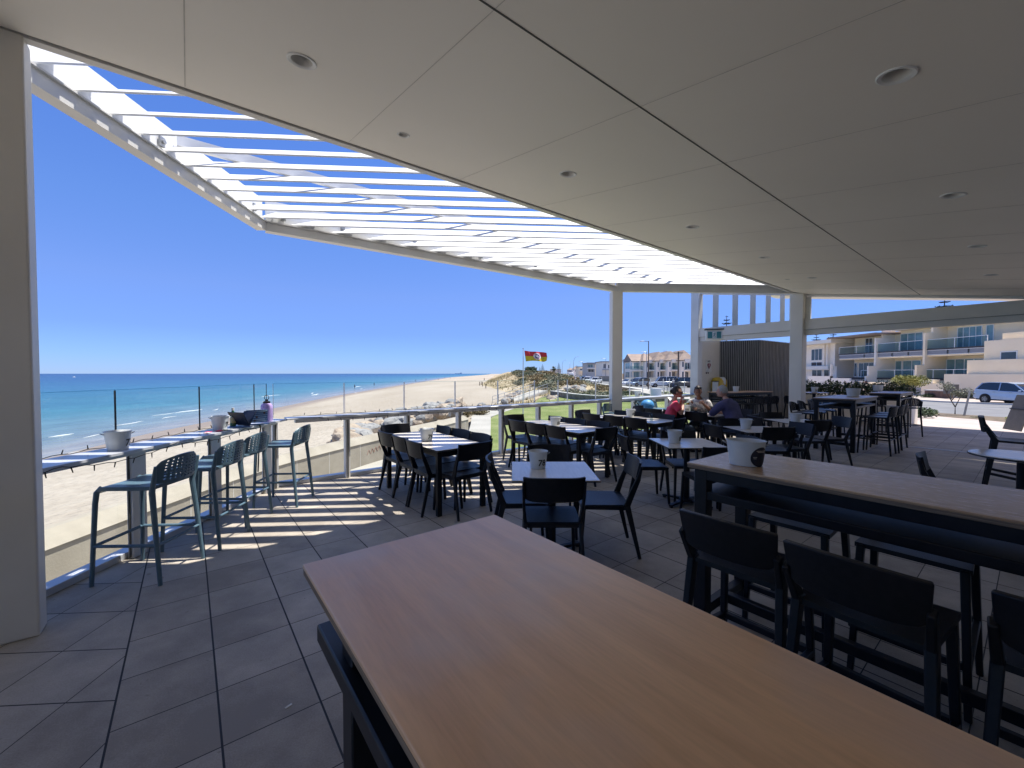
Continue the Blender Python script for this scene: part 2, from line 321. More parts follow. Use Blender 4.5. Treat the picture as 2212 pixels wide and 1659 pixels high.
def lawnmat():
    m, nt, b = base('lawn_grass', .9, spec=.15); L = nt.links
    tc = node(nt, 'ShaderNodeTexCoord')
    n = node(nt, 'ShaderNodeTexNoise'); n.inputs['Scale'].default_value = .45; n.inputs['Detail'].default_value = 9; n.inputs['Roughness'].default_value = .68; L.new(tc.outputs['Object'], n.inputs['Vector'])
    n2 = node(nt, 'ShaderNodeTexNoise'); n2.inputs['Scale'].default_value = 26; n2.inputs['Detail'].default_value = 4; L.new(tc.outputs['Object'], n2.inputs['Vector'])
    ad = node(nt, 'ShaderNodeMath', operation='MULTIPLY_ADD'); ad.inputs[1].default_value = .3; L.new(n2.outputs[0], ad.inputs[0]); mm = node(nt, 'ShaderNodeMath', operation='MULTIPLY'); mm.inputs[1].default_value = .7; L.new(n.outputs[0], mm.inputs[0]); L.new(mm.outputs[0], ad.inputs[2])
    cr = node(nt, 'ShaderNodeValToRGB'); e = cr.color_ramp.elements
    e[0].position = .36; e[0].color = (.115, .155, .045, 1); e[1].position = .64; e[1].color = (.27, .28, .13, 1)
    q = e.new(.5); q.color = (.18, .215, .075, 1)
    L.new(ad.outputs[0], cr.inputs[0]); L.new(cr.outputs[0], b.inputs['Base Color'])
    bp = node(nt, 'ShaderNodeBump'); bp.inputs['Strength'].default_value = .7; bp.inputs['Distance'].default_value = .04
    L.new(n2.outputs[0], bp.inputs['Height']); L.new(bp.outputs[0], b.inputs['Normal'])
lawnmat()
def dunemat():
    m, nt, b = base('dune_ground', .95, spec=.1); L = nt.links
    tc = node(nt, 'ShaderNodeTexCoord')
    n = node(nt, 'ShaderNodeTexNoise'); n.inputs['Scale'].default_value = .22; n.inputs['Detail'].default_value = 12; n.inputs['Roughness'].default_value = .75; L.new(tc.outputs['Object'], n.inputs['Vector'])
    cr = node(nt, 'ShaderNodeValToRGB'); e = cr.color_ramp.elements
    e[0].position = .36; e[0].color = (.15, .14, .08, 1); e[1].position = .66; e[1].color = (.56, .49, .39, 1)
    for p_, c_ in ((.45, (.27, .22, .13, 1)), (.52, (.42, .34, .22, 1))):
        q = e.new(p_); q.color = c_
    L.new(n.outputs[0], cr.inputs[0]); L.new(cr.outputs[0], b.inputs['Base Color'])
    bp = node(nt, 'ShaderNodeBump'); bp.inputs['Strength'].default_value = 1; bp.inputs['Distance'].default_value = .5
    L.new(n.outputs[0], bp.inputs['Height']); L.new(bp.outputs[0], b.inputs['Normal'])
dunemat()
# ---------------------------------------------------------------- mesh helpers
class MB:
    def __init__(s): s.v = []; s.f = []; s.m = []; s.uv = None
    def add(s, vs, fs, mi=0):
        o = len(s.v); s.v += [tuple(x) for x in vs]; s.f += [tuple(i+o for i in f) for f in fs]; s.m += [mi]*len(fs); return s
    def box(s, c, d, rz=0, mi=0, M=None):
        x, y, z = d[0]/2, d[1]/2, d[2]/2
        vs = [Vector((a*x, b*y, e*z)) for a in (-1, 1) for b in (-1, 1) for e in (-1, 1)]
        R = M if M is not None else Matrix.Rotation(rz, 3, 'Z')
        vs = [R @ q + Vector(c) for q in vs]
        return s.add(vs, [(0, 1, 3, 2), (4, 6, 7, 5), (0, 4, 5, 1), (2, 3, 7, 6), (0, 2, 6, 4), (1, 5, 7, 3)], mi)
    def uvbox(s, u0, u1, v0, v1, z0, z1, mi=0):
        return s.prism([uv(u0, v0), uv(u1, v0), uv(u1, v1), uv(u0, v1)], z0, z1, mi)
    def prism(s, pts, z0, z1, mi=0):
        n = len(pts)
        a = sum(pts[i][0]*pts[(i+1) % n][1]-pts[(i+1) % n][0]*pts[i][1] for i in range(n))
        if a < 0: pts = pts[::-1]
        f0 = z0 if callable(z0) else (lambda x, y: z0); f1 = z1 if callable(z1) else (lambda x, y: z1)
        vs = [(x, y, f0(x, y)) for x, y in pts]+[(x, y, f1(x, y)) for x, y in pts]
        fs = [tuple(range(n))[::-1], tuple(range(n, 2*n))]+[(i, (i+1) % n, n+(i+1) % n, n+i) for i in range(n)]
        return s.add(vs, fs, mi)
    def xprism(s, pts, o, ax, th, mi=0):
        """polygon (a,z) swept: a along horizontal unit ax from origin o, thickness th across"""
        nx, ny = -ax[1], ax[0]; n = len(pts)
        vs = [(o[0]+a*ax[0]+t*nx, o[1]+a*ax[1]+t*ny, z) for t in (-th/2, th/2) for a, z in pts]
        fs = [tuple(range(n)), tuple(range(n, 2*n))[::-1]]+[(i, n+i, n+(i+1) % n, (i+1) % n) for i in range(n)]
        return s.add(vs, fs, mi)
    def bar(s, p0, p1, a0, b0, a1=None, b1=None, up=(0, 0, 1), mi=0):
        p0, p1 = Vector(p0), Vector(p1); d = (p1-p0).normalized(); up = Vector(up)
        if abs(d.dot(up)) > .97: up = Vector((0, 1, 0))
        x = d.cross(up).normalized(); y = x.cross(d)
        a1 = a1 or a0; b1 = b1 or b0
        vs = []
        for p, a, b in ((p0, a0, b0), (p1, a1, b1)):
            vs += [p-x*a/2-y*b/2, p+x*a/2-y*b/2, p+x*a/2+y*b/2, p-x*a/2+y*b/2]
        return s.add(vs, [(3, 2, 1, 0), (4, 5, 6, 7), (0, 1, 5, 4), (1, 2, 6, 5), (2, 3, 7, 6), (3, 0, 4, 7)], mi)
    def tube(s, pts, r, n=8, mi=0, caps=True):
        pts = [Vector(p) for p in pts]; rs = r if isinstance(r, (list, tuple)) else [r]*len(pts)
        o = len(s.v); vs = []; px = None
        for i, p in enumerate(pts):
            d = (pts[min(i+1, len(pts)-1)]-pts[max(i-1, 0)]).normalized()
            if px is None: px = d.orthogonal().normalized()
            px = (px-d*px.dot(d)); px = px.normalized() if px.length > 1e-6 else d.orthogonal().normalized()
            q = d.cross(px)
            vs += [p+(px*cos(2*pi*k/n)+q*sin(2*pi*k/n))*rs[i] for k in range(n)]
        fs = [(i*n+k, i*n+(k+1) % n, (i+1)*n+(k+1) % n, (i+1)*n+k) for i in range(len(pts)-1) for k in range(n)]
        if caps: fs += [tuple(range(n))[::-1], tuple((len(pts)-1)*n+k for k in range(n))]
        return s.add(vs, fs, mi)
    def lathe(s, prof, c=(0, 0, 0), n=24, sx=1, sy=1, mi=0, closed=False):
        vs = [(c[0]+r*cos(2*pi*k/n)*sx, c[1]+r*sin(2*pi*k/n)*sy, c[2]+z) for r, z in prof for k in range(n)]
        fs = [(i*n+k, i*n+(k+1) % n, (i+1)*n+(k+1) % n, (i+1)*n+k) for i in range(len(prof)-1) for k in range(n)]
        if not closed:
            if prof[0][0] > 1e-4: fs.append(tuple(range(n))[::-1])
            if prof[-1][0] > 1e-4: fs.append(tuple((len(prof)-1)*n+k for k in range(n)))
        return s.add(vs, fs, mi)
    def ell(s, c, r, nu=14, nv=9, M=None, mi=0, f=None):
        vs = []; R = M if M is not None else Matrix.Identity(3)
        for j in range(nv+1):
            t = pi*j/nv
            for k in range(nu):
                a = 2*pi*k/nu; q = Vector((sin(t)*cos(a), sin(t)*sin(a), cos(t)))
                if f: q = q*f(q)
                vs.append(R @ Vector((q.x*r[0], q.y*r[1], q.z*r[2]))+Vector(c))
        fs = [(j*nu+k, (j+1)*nu+k, (j+1)*nu+(k+1) % nu, j*nu+(k+1) % nu) for j in range(nv) for k in range(nu)]
        return s.add(vs, fs, mi)
    def sheet(s, fn, nu, nv, th=0, mi=None, skip=None):
        """surface fn(a,b), a,b in 0..1, optionally th thick"""
        P = [[Vector(fn(i/nu, j/nv)) for i in range(nu+1)] for j in range(nv+1)]
        o = len(s.v); W = nu+1
        def nrm(i, j):
            a = P[j][min(i+1, nu)]-P[j][max(i-1, 0)]; b = P[min(j+1, nv)][i]-P[max(j-1, 0)][i]
            n = a.cross(b); return n.normalized() if n.length > 1e-9 else Vector((0, 0, 1))
        top = [P[j][i] for j in range(nv+1) for i in range(nu+1)]
        cells = [(i, j) for j in range(nv) for i in range(nu) if not (skip and skip(i, j))]
        cs = set(cells)
        if not th:
            s.add(top, [(j*W+i, j*W+i+1, (j+1)*W+i+1, (j+1)*W+i) for i, j in cells])
            if mi: s.m[-len(cells):] = [mi(i, j) for i, j in cells]
            return s
        bot = [P[j][i]-nrm(i, j)*th for j in range(nv+1) for i in range(nu+1)]; N = len(top); fs = []
        for i, j in cells:
            a, b, c, d = j*W+i, j*W+i+1, (j+1)*W+i+1, (j+1)*W+i
            fs += [(a, b, c, d), (N+d, N+c, N+b, N+a)]
            for (q0, q1, nb) in ((a, b, (i, j-1)), (b, c, (i+1, j)), (c, d, (i, j+1)), (d, a, (i-1, j))):
                if nb not in cs: fs.append((q0, N+q0, N+q1, q1))
        return s.add(top+bot, fs, 0)
    def build(s, name, m, parent=None, smooth=True, bevel=0, seg=2, loc=(0, 0, 0), rz=0, ang=32):
        me = bpy.data.meshes.new(name); me.from_pydata(s.v, [], s.f)
        ms = m if isinstance(m, (list, tuple)) else [m]
        for x in ms: me.materials.append(MATS[x])
        if len(ms) > 1: me.polygons.foreach_set('material_index', s.m)
        if s.uv:
            ul = me.uv_layers.new(name='UVMap')
            for lp in me.loops: ul.data[lp.index].uv = s.uv[lp.vertex_index]
        me.update()
        if smooth:
            me.polygons.foreach_set('use_smooth', [True]*len(me.polygons)); me.set_sharp_from_angle(angle=radians(ang))
        o = bpy.data.objects.new(name, me); COL.objects.link(o); o.location = loc; o.rotation_euler = (0, 0, rz)
        if parent is not None: o.parent = parent
        if bevel:
            b = o.modifiers.new('bevel', 'BEVEL'); b.width = bevel; b.segments = seg; b.limit_method = 'ANGLE'; b.angle_limit = radians(40)
        return o
def tag(o, label, cat=None, group=None, kind=None):
    o['label'] = label
    if cat: o['category'] = cat
    if group: o['group'] = group
    if kind: o['kind'] = kind
    return o
def empty(name, loc, rz, label, cat, group=None):
    o = bpy.data.objects.new(name, None); COL.objects.link(o); o.location = loc; o.rotation_euler = (0, 0, rz); o.empty_display_size = .1
    return tag(o, label, cat, group)
def dup(root, loc, rz, label, group=None, scale=None):
    kids = {}
    for ch in bpy.data.objects:
        if ch.parent: kids.setdefault(ch.parent.name, []).append(ch)
    def cp(o, par):
        c = o.copy(); COL.objects.link(c); c.parent = par
        for k in kids.get(o.name, []): cp(k, c)
        return c
    r = cp(root, None); r.location = loc; r.rotation_euler = (0, 0, rz)
    if scale: r.scale = scale
    r['label'] = label
    if group: r['group'] = group
    return r
class Proto:
    """first use returns the built thing itself, later uses copies"""
    def __init__(s, build): s.b = build; s.o = None; s.used = False
    def put(s, loc, rz, label, group=None, scale=None):
        if s.o is None:
            s.o = s.b(); s.o.location = loc; s.o.rotation_euler = (0, 0, rz); s.o['label'] = label
            if group: s.o['group'] = group
            if scale: s.o.scale = scale
            return s.o
        return dup(s.o, loc, rz, label, group, scale)
def struct(name, mb, m, label, cat, kind='structure', **k):
    return tag(mb.build(name, m, **k), label, cat, kind=kind)
def interp(x, T):
    if x <= T[0][0]: return T[0][1]
    for (a, b), (c, d) in zip(T, T[1:]):
        if x <= c: return b+(d-b)*(x-a)/(c-a)
    return T[-1][1]
def smooth(t): t = max(0, min(1, t)); return t*t*(3-2*t)
_tc = {}
def text_geo(s, size):
    if (s, size) in _tc: return _tc[(s, size)]
    cu = bpy.data.curves.new('lettering', 'FONT'); cu.body = s; cu.size = size; cu.resolution_u = 3; cu.align_x = 'CENTER'; cu.align_y = 'CENTER'; cu.offset = size*.025
    o = bpy.data.objects.new('lettering', cu); COL.objects.link(o)
    dg = bpy.context.evaluated_depsgraph_get(); dg.update()
    me = bpy.data.meshes.new_from_object(o.evaluated_get(dg))
    bm = bmesh.new(); bm.from_mesh(me); bmesh.ops.triangulate(bm, faces=bm.faces)
    bmesh.ops.subdivide_edges(bm, edges=[e for e in bm.edges if e.calc_length() > size*.2], cuts=2)
    bmesh.ops.triangulate(bm, faces=bm.faces)
    bm.verts.index_update()
    r = ([tuple(v.co) for v in bm.verts], [tuple(v.index for v in f.verts) for f in bm.faces]); bm.free()
    bpy.data.objects.remove(o); bpy.data.meshes.remove(me); bpy.data.curves.remove(cu)
    _tc[(s, size)] = r; return r
# ================================================================ DECK
CORN = (-3.42, 5.78)
VG = 6.64                                     # v of the glass on the long side
UW = 12.15                                    # u of the window wall
deck = MB()
deck.prism([(-3.46, -4), (-3.46, CORN[1]+.03), uv(12.3, VG+.04), uv(17.75, VG+.04), uv(17.75, -7), (6, -6), (-2, -6)], -.25, 0)
struct('deck_floor', deck, 'deck_pavers', 'grey square pavers of the shaded deck', 'floor', smooth=False)
base_ = MB(); base_.prism([(-3.40, -4), (-3.40, CORN[1]), uv(12.3, VG-.02), uv(17.6, VG-.02), uv(17.6, -7), (6, -5.9), (-2, -5.9)], -2.2, -.252)
struct('deck_base', base_, 'concrete_light', 'concrete base under the deck', 'foundation')
# ================================================================ CEILING
def cz(v): return 3.60+.16*(v-3.74)
def plane_uv(f): return lambda x, y: f(toUV(x, y)[1])
c = MB(); c.prism([uv(-7, -6), uv(12.3, -6), uv(12.3, 3.715), uv(-7, 3.715)], plane_uv(cz), plane_uv(lambda v: cz(v)+.3))
ceil = struct('ceiling', c, 'ceiling_white', 'sloping off-white panelled ceiling over the deck', 'ceiling', smooth=False)
def cstrip(name, u0, u1, v0, v1, m, dz=.002):
    b = MB(); b.prism([uv(u0, v0), uv(u1, v0), uv(u1, v1), uv(u0, v1)], plane_uv(lambda v: cz(v)-dz), plane_uv(lambda v: cz(v)-.0005))
    return b.build(name, m, ceil, smooth=False)
cstrip('panel_joint', -7, 12.1, 1.546, 1.556, 'edge_dark')
for k in range(-4, 11):
    u = .01+1.105*k
    b0, b1 = (u-.003, u+.003) if k == 0 else (u-.0012, u+.0012)
    cstrip('panel_joint', b0, b1, -5.9, 1.545, 'joint_grey'); cstrip('panel_joint', b0, b1, 1.557, 3.69, 'joint_grey')
b = MB(); b.prism([uv(-7, 3.715), uv(12.1, 3.715), uv(12.1, 3.735), uv(-7, 3.735)], 3.61, 3.9); b.build('shadow_gap', 'edge_dark', ceil, smooth=False)
b = MB(); b.prism([uv(-7, 3.735), uv(12.1, 3.735), uv(12.1, 3.80), uv(-7, 3.80)], 3.585, 3.98)
tag(b.build('roof_edge_beam', 'white_steel', smooth=False), 'long white beam trimming the edge of the ceiling beside the open louvres', 'beam')
# outer canopy past the bifold opening
b = MB(); b.prism([uv(12.6, -6), uv(18.8, -6), uv(18.8, 6.6), uv(12.6, 6.6)], plane_uv(lambda v: 3.62+.155*v), plane_uv(lambda v: 3.72+.155*v))
tag(b.build('outer_canopy', 'ceiling_white', smooth=False), 'pale canopy roof beyond the opening towards the street', 'canopy')
# back walls of the venue (behind the camera)
b = MB(); b.uvbox(-6, 14, -6.2, -6, 0, 2.6)
struct('back_wall', b, 'back_paint', 'wall of the venue behind the camera', 'wall', smooth=False)
# downlights
def mk_light():
    r = empty('downlight', (0, 0, 0), 0, '', 'ceiling light', 'recessed downlights in the ceiling')
    b = MB(); b.lathe([(.058, 0), (.075, -.006), (.080, -.004), (.080, .002)], n=28, closed=True); b.build('rim', 'slat_white', r)
    b = MB(); b.lathe([(.060, -.001), (.052, .016), (.044, .045), (.040, .055), (.0001, .056)], n=28, closed=True); b.build('reflector', 'white_steel', r)
    b = MB(); b.lathe([(.028, .050), (.026, .054), (.0001, .0545)], n=20); b.build('lens', 'board_grey', r)
    return r
PL = Proto(mk_light)
dls = [(.55, 2.70, 'recessed ceiling downlight nearest the tall left column'), (2.77, 2.70, 'second downlight from the left column along the louvre edge'),
       (4.985, 2.70, 'third downlight from the left column along the louvre edge'), (7.18, 2.70, 'fourth downlight from the left column along the louvre edge'),
       (9.41, 2.70, 'farthest large downlight along the louvre edge'), (1.38, 3.17, 'small dark sensor fitting close to the louvre edge'),
       (9.57, 3.17, 'small far fitting close to the louvre edge beside the end post'), (2.78, .46, 'largest nearest downlight at the top right of the ceiling'),
       (5.0, .46, 'second downlight of the right hand row'), (7.21, .46, 'third downlight of the right hand row'), (9.46, .46, 'farthest downlight of the right hand row')]
tilt = math.atan(.16)
for u, v, lb in dls:
    p = uvp(u, v, cz(v)-.001)
    o = PL.put(p, 0, lb, scale=(.62, .62, .62) if v > 3 else None)
    # tilt with the ceiling plane (normal leans away from v)
    o.rotation_euler = Vector((-(-.16)*-EV[0], -(-.16)*-EV[1], 1)).to_track_quat('Z', 'Y').to_euler()
# real holes in the ceiling for the recessed fittings
cut = MB()
for u, v, lb in dls:
    q = uvp(u, v, cz(v)); s_ = .62 if v > 3 else 1
    nrm = Vector((EV[0]*-.16, EV[1]*-.16, 1)).normalized()
    cut.tube([q-nrm*.05, q+nrm*.075], .0615*s_, 28)
co = cut.build('cutter', 'white_steel', smooth=False)
bm_ = ceil.modifiers.new('b', 'BOOLEAN'); bm_.object = co; bm_.operation = 'DIFFERENCE'; bm_.solver = 'EXACT'
dg = bpy.context.evaluated_depsgraph_get(); dg.update()
nm_ = bpy.data.meshes.new_from_object(ceil.evaluated_get(dg)); ceil.modifiers.clear(); ceil.data = nm_; bpy.data.objects.remove(co)
# ================================================================ COLUMNS
def column(u0, u1, v0, v1, z1, lb, m='column_paint', grp='painted steel columns'):
    b = MB(); b.uvbox(u0, u1, v0, v1, 0, z1)
    return tag(b.build('column', m, bevel=.012, seg=3), lb, 'column', grp)
column(-1.32, -.738, 3.727, 3.885, 3.60, 'massive grey column at the left edge of the deck, nearest the camera')
def ruv(T, v=None, u=None):
    """point on line v=const or u=const seen at image column T"""
    r = (T-1106)/890
    if v is not None: y = v/(r*EV[0]+EV[1])
    else: y = u/(r*EU[0]+EU[1])
    return r*y, y
cx, cy = 2.52, 10.02
b = MB(); b.box((cx, cy, 1.79), (.25, .25, 3.58), rz=RZC)
tag(b.build('column', 'column_paint', bevel=.01), 'square cream column standing at the corner of the louvred roof behind the balustrade chairs', 'column', 'painted steel columns')
column(11.95, 12.25, 3.60, 3.88, 3.62, 'square grey post between the slatted enclosure and the street opening')
column(12.0, 12.25, 6.28, 6.52, 4.05, 'slim white post left of the exit sign where the balustrade ends', 'white_steel')
# ================================================================ LOUVRED PERGOLA
F0, F1_, F2_ = Vector((-3.235, 2.60)), Vector((-3.385, 5.72)), Vector((2.50, 9.90))
PG = empty('louvred_pergola', (0, 0, 0), 0, 'white louvred pergola roof with sunlit slats along the sea side of the deck', 'pergola')
def vbeam(a, c_, z0, z1, th, off, name, m='white_steel'):
    a, c_ = Vector(a), Vector(c_); d = (c_-a).normalized(); n = Vector((-d.y, d.x))
    p = [a+n*off, c_+n*off, c_+n*(off+th), a+n*(off+th)]
    b = MB(); b.prism([tuple(q) for q in p], z0, z1); return b.build(name, m, PG, smooth=False)
for a, c_ in ((F0, F1_), (F1_, F2_)):
    vbeam(a, c_, 3.567, 3.695, .12, 0, 'gutter_beam')
    vbeam(a, c_, 3.70, 4.0, .06, .045, 'fascia_beam', 'slat_white')
    vbeam(a, c_, 3.680, 3.694, .03, -.026, 'gutter_shade_lip')  # lip added to throw shade on the upper gutter face
    vbeam(a, c_, 3.695, 3.6985, .10, .01, 'seal', 'edge_dark')
vbeam(F2_, (7.15, 10.16), 3.60, 3.85, .09, 0, 'end_beam')
vbeam(F2_, (7.15, 10.16), 3.567, 3.598, .12, 0, 'gutter_beam')
mA = Vector(GP(430, 330, 3.83)); mB = Vector(GP(1487, 612, 3.83)); dd = (mB-mA).normalized()
mA = mA-dd*((mA.x+3.3)/dd.x)*.98; mB = mB+dd*.3
vbeam(mA, mB, 3.85, 3.95, .05, 0, 'middle_beam')
def li(p, d, a, c_):
    a, c_ = Vector(a), Vector(c_); e = c_-a; den = d.x*e.y-d.y*e.x
    return ((a.x-p.x)*e.y-(a.y-p.y)*e.x)/den
dC, dD = Vector(EC), Vector(ED)
R0, R1 = Vector(uv(-3, 3.802)), Vector(uv(13, 3.802))
SP, S0 = .2785, 3.0535
nslat = 26
for k in range(nslat):
    ends = []
    for dk in (S0+SP*k, S0+SP*k+.183):
        p = dD*dk
        cr = li(p, dC, R0, R1)
        cl = max(li(p, dC, F0, F1_)-.044, li(p, dC, F1_, F2_)-.070)
        ends.append((p+dC*cl, p+dC*cr))
    (a0, a1), (b0, b1) = ends
    if (a1-a0).length < .05 or a0.y > 9.95: continue
    t = Vector((0, 0, .016))
    vs = [(*a0, 3.70), (*a1, 3.70), (*b1, 3.832), (*b0, 3.832)]
    vs = [Vector(q) for q in vs]+[Vector(q)+t for q in vs]
    b = MB(); b.add(vs, [(0, 1, 2, 3), (7, 6, 5, 4), (0, 4, 5, 1), (1, 5, 6, 2), (2, 6, 7, 3), (3, 7, 4, 0)])
    b.build('slat', 'slat_white', PG, smooth=False)
for (a, c_, ts) in ((F0, F1_, (.44, .93)), (F1_, F2_, (.03, .14, .3, .48, .66, .84))):
    d = (c_-a).normalized(); n = Vector((-d.y, d.x))
    for t in ts:
        p = a+(c_-a)*t-n*.02+n*.045
        b = MB(); b.box((p.x, p.y, 3.80), (.06, .02, .09), rz=atan2(d.y, d.x)); q = p-n*.03
        b.tube([(p.x, p.y, 3.80), (q.x, q.y, 3.80)], .02, 10); b.build('bracket', 'galv', PG)
# ================================================================ WINDOW WALL
WW = empty('window_frame_wall', uvp(UW, 0, 0), 0, 'pale steel header beam and glazed transom above the street opening and the slatted enclosure', 'window wall')
WW.location = (0, 0, 0)
for v0, v1 in ((-6, 3.60), (3.885, 6.28)):
    b = MB(); b.uvbox(UW-.10, UW+.10, v0, v1, 2.69, 2.95); b.build('header_beam', 'column_paint', WW, smooth=False)
    b = MB(); b.uvbox(UW-.075, UW+.075, v0, v1, 2.56, 2.687); b.build('track', 'column_paint', WW, smooth=False)
    b = MB(); b.uvbox(UW-.101, UW-.07, v0, v1, 2.6865, 2.6905); b.build('shadow_gap', 'edge_dark', WW, smooth=False)
b = MB(); b.prism([uv(UW-.05, -6), uv(UW+.06, -6), uv(UW+.06, 3.6), uv(UW-.05, 3.6)], plane_uv(lambda v: cz(v)-.055), plane_uv(lambda v: cz(v)-.003)); b.build('top_frame', 'white_steel', WW, smooth=False)
b = MB(); b.prism([uv(UW-.08, 3.885), uv(UW+.06, 3.885), uv(UW+.06, 6.28), uv(UW-.08, 6.28)], plane_uv(lambda v: cz(v)-.03), plane_uv(lambda v: cz(v)+.05)); b.build('top_frame', 'white_steel', WW, smooth=False)
b = MB(); b.uvbox(UW-.03, UW+.05, 3.50, 3.598, 2.952, 3.5); b.build('side_frame', 'white_steel', WW, smooth=False)
b = MB(); b.uvbox(UW-.03, UW+.05, 3.887, 3.95, 2.952, 3.6); b.build('side_frame', 'white_steel', WW, smooth=False)
for v0, v1 in ((.6, 3.5), (3.955, 6.27)):
    b = MB(); b.prism([uv(UW, v0), uv(UW+.008, v0), uv(UW+.008, v1), uv(UW, v1)], 2.952, plane_uv(lambda v: cz(v)-.06)); b.build('glass_pane', 'glass_upper', WW, smooth=False)
for T0, T1 in ((1535, 1553), (1577, 1595), (1615, 1633), (1649, 1665), (1680, 1695), (1707, 1716)):
    p0 = Vector(ruv(T0, u=12.62)); p1 = Vector(ruv(T1, u=12.62)); mid = (p0+p1)/2; wd = (p1-p0).length
    v = toUV(*mid)[1]
    b = MB(); b.box((mid.x, mid.y, (2.75+cz(v)+.1)/2), (wd*.62, .04, cz(v)+.1-2.75), rz=atan2(-EV[1], -EV[0])+.75)
    b.build('fin', 'white_steel', WW, smooth=False)
b = MB(); b.uvbox(12.6, 12.72, 3.9, 6.5, 2.70, 2.80); b.build('fin_rail', 'white_steel', WW, smooth=False)
b = MB(); b.uvbox(12.36, 12.41, -6, 3.55, .001, .008)
tag(b.build('door_track', 'shelf_metal', smooth=False), 'thin metal track set in the floor across the street opening', 'door track')
# exit sign
b_ = ruv(1541, u=11.95)
ex = empty('exit_sign', (b_[0], b_[1], 2.72), radians(-12), 'green and white emergency exit sign with a running figure, hung on the header beam', 'exit sign')
b = MB(); b.box((0, 0, 0), (.44, .10, .27)); b.build('housing', 'slat_white', ex, bevel=.012)
b = MB(); b.box((0, .0, .155), (.50, .16, .035)); b.build('bracket', 'board_grey', ex)
b = MB(); b.box((0, -.052, -.01), (.36, .006, .19)); b.build('face', 'exit_teal', ex)
b = MB(); b.box((0, -.057, -.01), (.115, .003, .175)); b.build('doorway_symbol', 'paper_white', ex)
b = MB(); b.ell((.012, -.061, .05), (.014, .002, .014), 10, 6)
for q in (((0, .03), (-.008, -.02)), ((-.008, -.02), (.02, -.045)), ((.02, -.045), (.012, -.085)), ((-.008, -.02), (-.03, -.05)), ((-.03, -.05), (-.045, -.052)), ((.0, .025), (.035, .01)), ((0, .025), (-.035, .02))):
    b.tube([(q[0][0], -.061, q[0][1]), (q[1][0], -.061, q[1][1])], .007, 6)
b.build('running_figure', 'exit_teal', ex)
# ================================================================ BALUSTRADE
BL = empty('balustrade', (0, 0, 0), 0, 'glass balustrade with steel posts and a metal bar shelf around the deck', 'balustrade')
X0, Y1 = -3.40, CORN[1]
uC = toUV(*CORN)[0]
def rect(p, q, o0, o1):
    p, q = Vector(p), Vector(q); d = (q-p).normalized(); n = Vector((-d.y, d.x))
    return [tuple(p+n*o0), tuple(q+n*o0), tuple(q+n*o1), tuple(p+n*o1)]
S1a, S1b = (X0, -1.0), (X0, Y1)
S2a, S2b = uv(uC+.0, VG), uv(12.0, VG-.05)
inner = uv(uC+.18, VG-.27)
b = MB(); b.prism(rect(S1a, (X0, Y1-.11), -.29, .03), .95, .972); b.prism([(X0-.03, Y1-.11), (X0+.29, Y1-.11), inner, S2a, (X0-.03, Y1)], .95, .972)
b.build('bar_shelf', 'shelf_metal', BL, bevel=.003, seg=1)
b = MB(); b.prism(rect(uv(uC+.19, VG), S2b, -.22, .02), .951, .975); b.build('bar_shelf', 'shelf_metal', BL, bevel=.003, seg=1)
b = MB(); b.prism(rect(uv(uC+.30, VG-.05), S2b, -.13, -.04), .90, .95); b.build('under_rail', 'post_grey', BL)
b = MB(); b.prism(rect((X0, -1), (X0, Y1-.2), -.22, -.19), .915, .949); b.build('under_rail', 'post_grey', BL)
def bpost(x, y, rz, wd=.10, dp=.065):
    q = MB(); q.box((0, 0, .475), (dp, wd, .95)); q.build('post', 'post_grey', BL, bevel=.004, loc=(x, y, 0), rz=rz)
    q = MB(); q.box((0, 0, .475), (dp*.22, wd+.03, .93)); q.build('post_web', 'board_grey', BL, loc=(x+.0, y, 0), rz=rz)
for y in (1.65, 2.6, 3.60, 4.55, 5.52): bpost(X0+.10, y, 0, .14, .05)
pu = []
for T in (592, 748, 879, 990, 1083, 1162.5, 1234, 1295, 1397, 1441):
    x, y = ruv(T, v=VG-.09); u = toUV(x, y)[0]; pu.append(u); bpost(x, y, RZB, .10, .07)
def pane(p, q, z0, z1, nm='glass_pane'):
    b = MB(); b.prism(rect(p, q, -.006, .006), z0, z1); o = b.build(nm, 'glass_clear', BL, smooth=False)
    b = MB(); b.prism(rect(p, q, -.0065, .0065), z1+.0005, z1+.009)
    b.build('pane_edge', 'glass_balcony', o, smooth=False)
    for e in (p, q):
        e = Vector(e); d = (Vector(q)-Vector(p)).normalized()*.0025
        b = MB(); b.prism(rect(e-d, e+d, -.0035 if abs(d.x) < .001 else -.008, .0035 if abs(d.x) < .001 else .008), .98, z1); b.build('pane_edge', 'post_grey' if abs(d.x) > .001 else 'edge_dark', o, smooth=False)
ys = [-1.0, .68, 1.64, 2.60, 3.56, 4.52, 5.48, Y1-.02]
for a, c_ in zip(ys, ys[1:]): pane((X0-.035, a+.004), (X0-.035, c_-.004), .06, 1.455)
us = [uC+.05]+[u for u in pu[1:8]]+[6.55, pu[8], pu[9], 9.2, 10.15, 11.1, 11.95]
us = sorted(us)
for a, c_ in zip(us, us[1:]):
    if c_-a > .2: pane(uv(a+.008, VG+.03), uv(c_-.008, VG+.03), .06, 1.455)
for u in (9.2, 10.15, 11.1): bpost(*uv(u, VG-.09), RZB, .10, .07)
b = MB(); b.prism(rect(S1a, (X0, Y1-.05), -.07, .05), .0, .055); b.prism(rect(uv(uC+.0, VG), S2b, -.05, .07), .0, .053)
b.build('floor_channel', 'shelf_metal', BL, bevel=.003, seg=1)
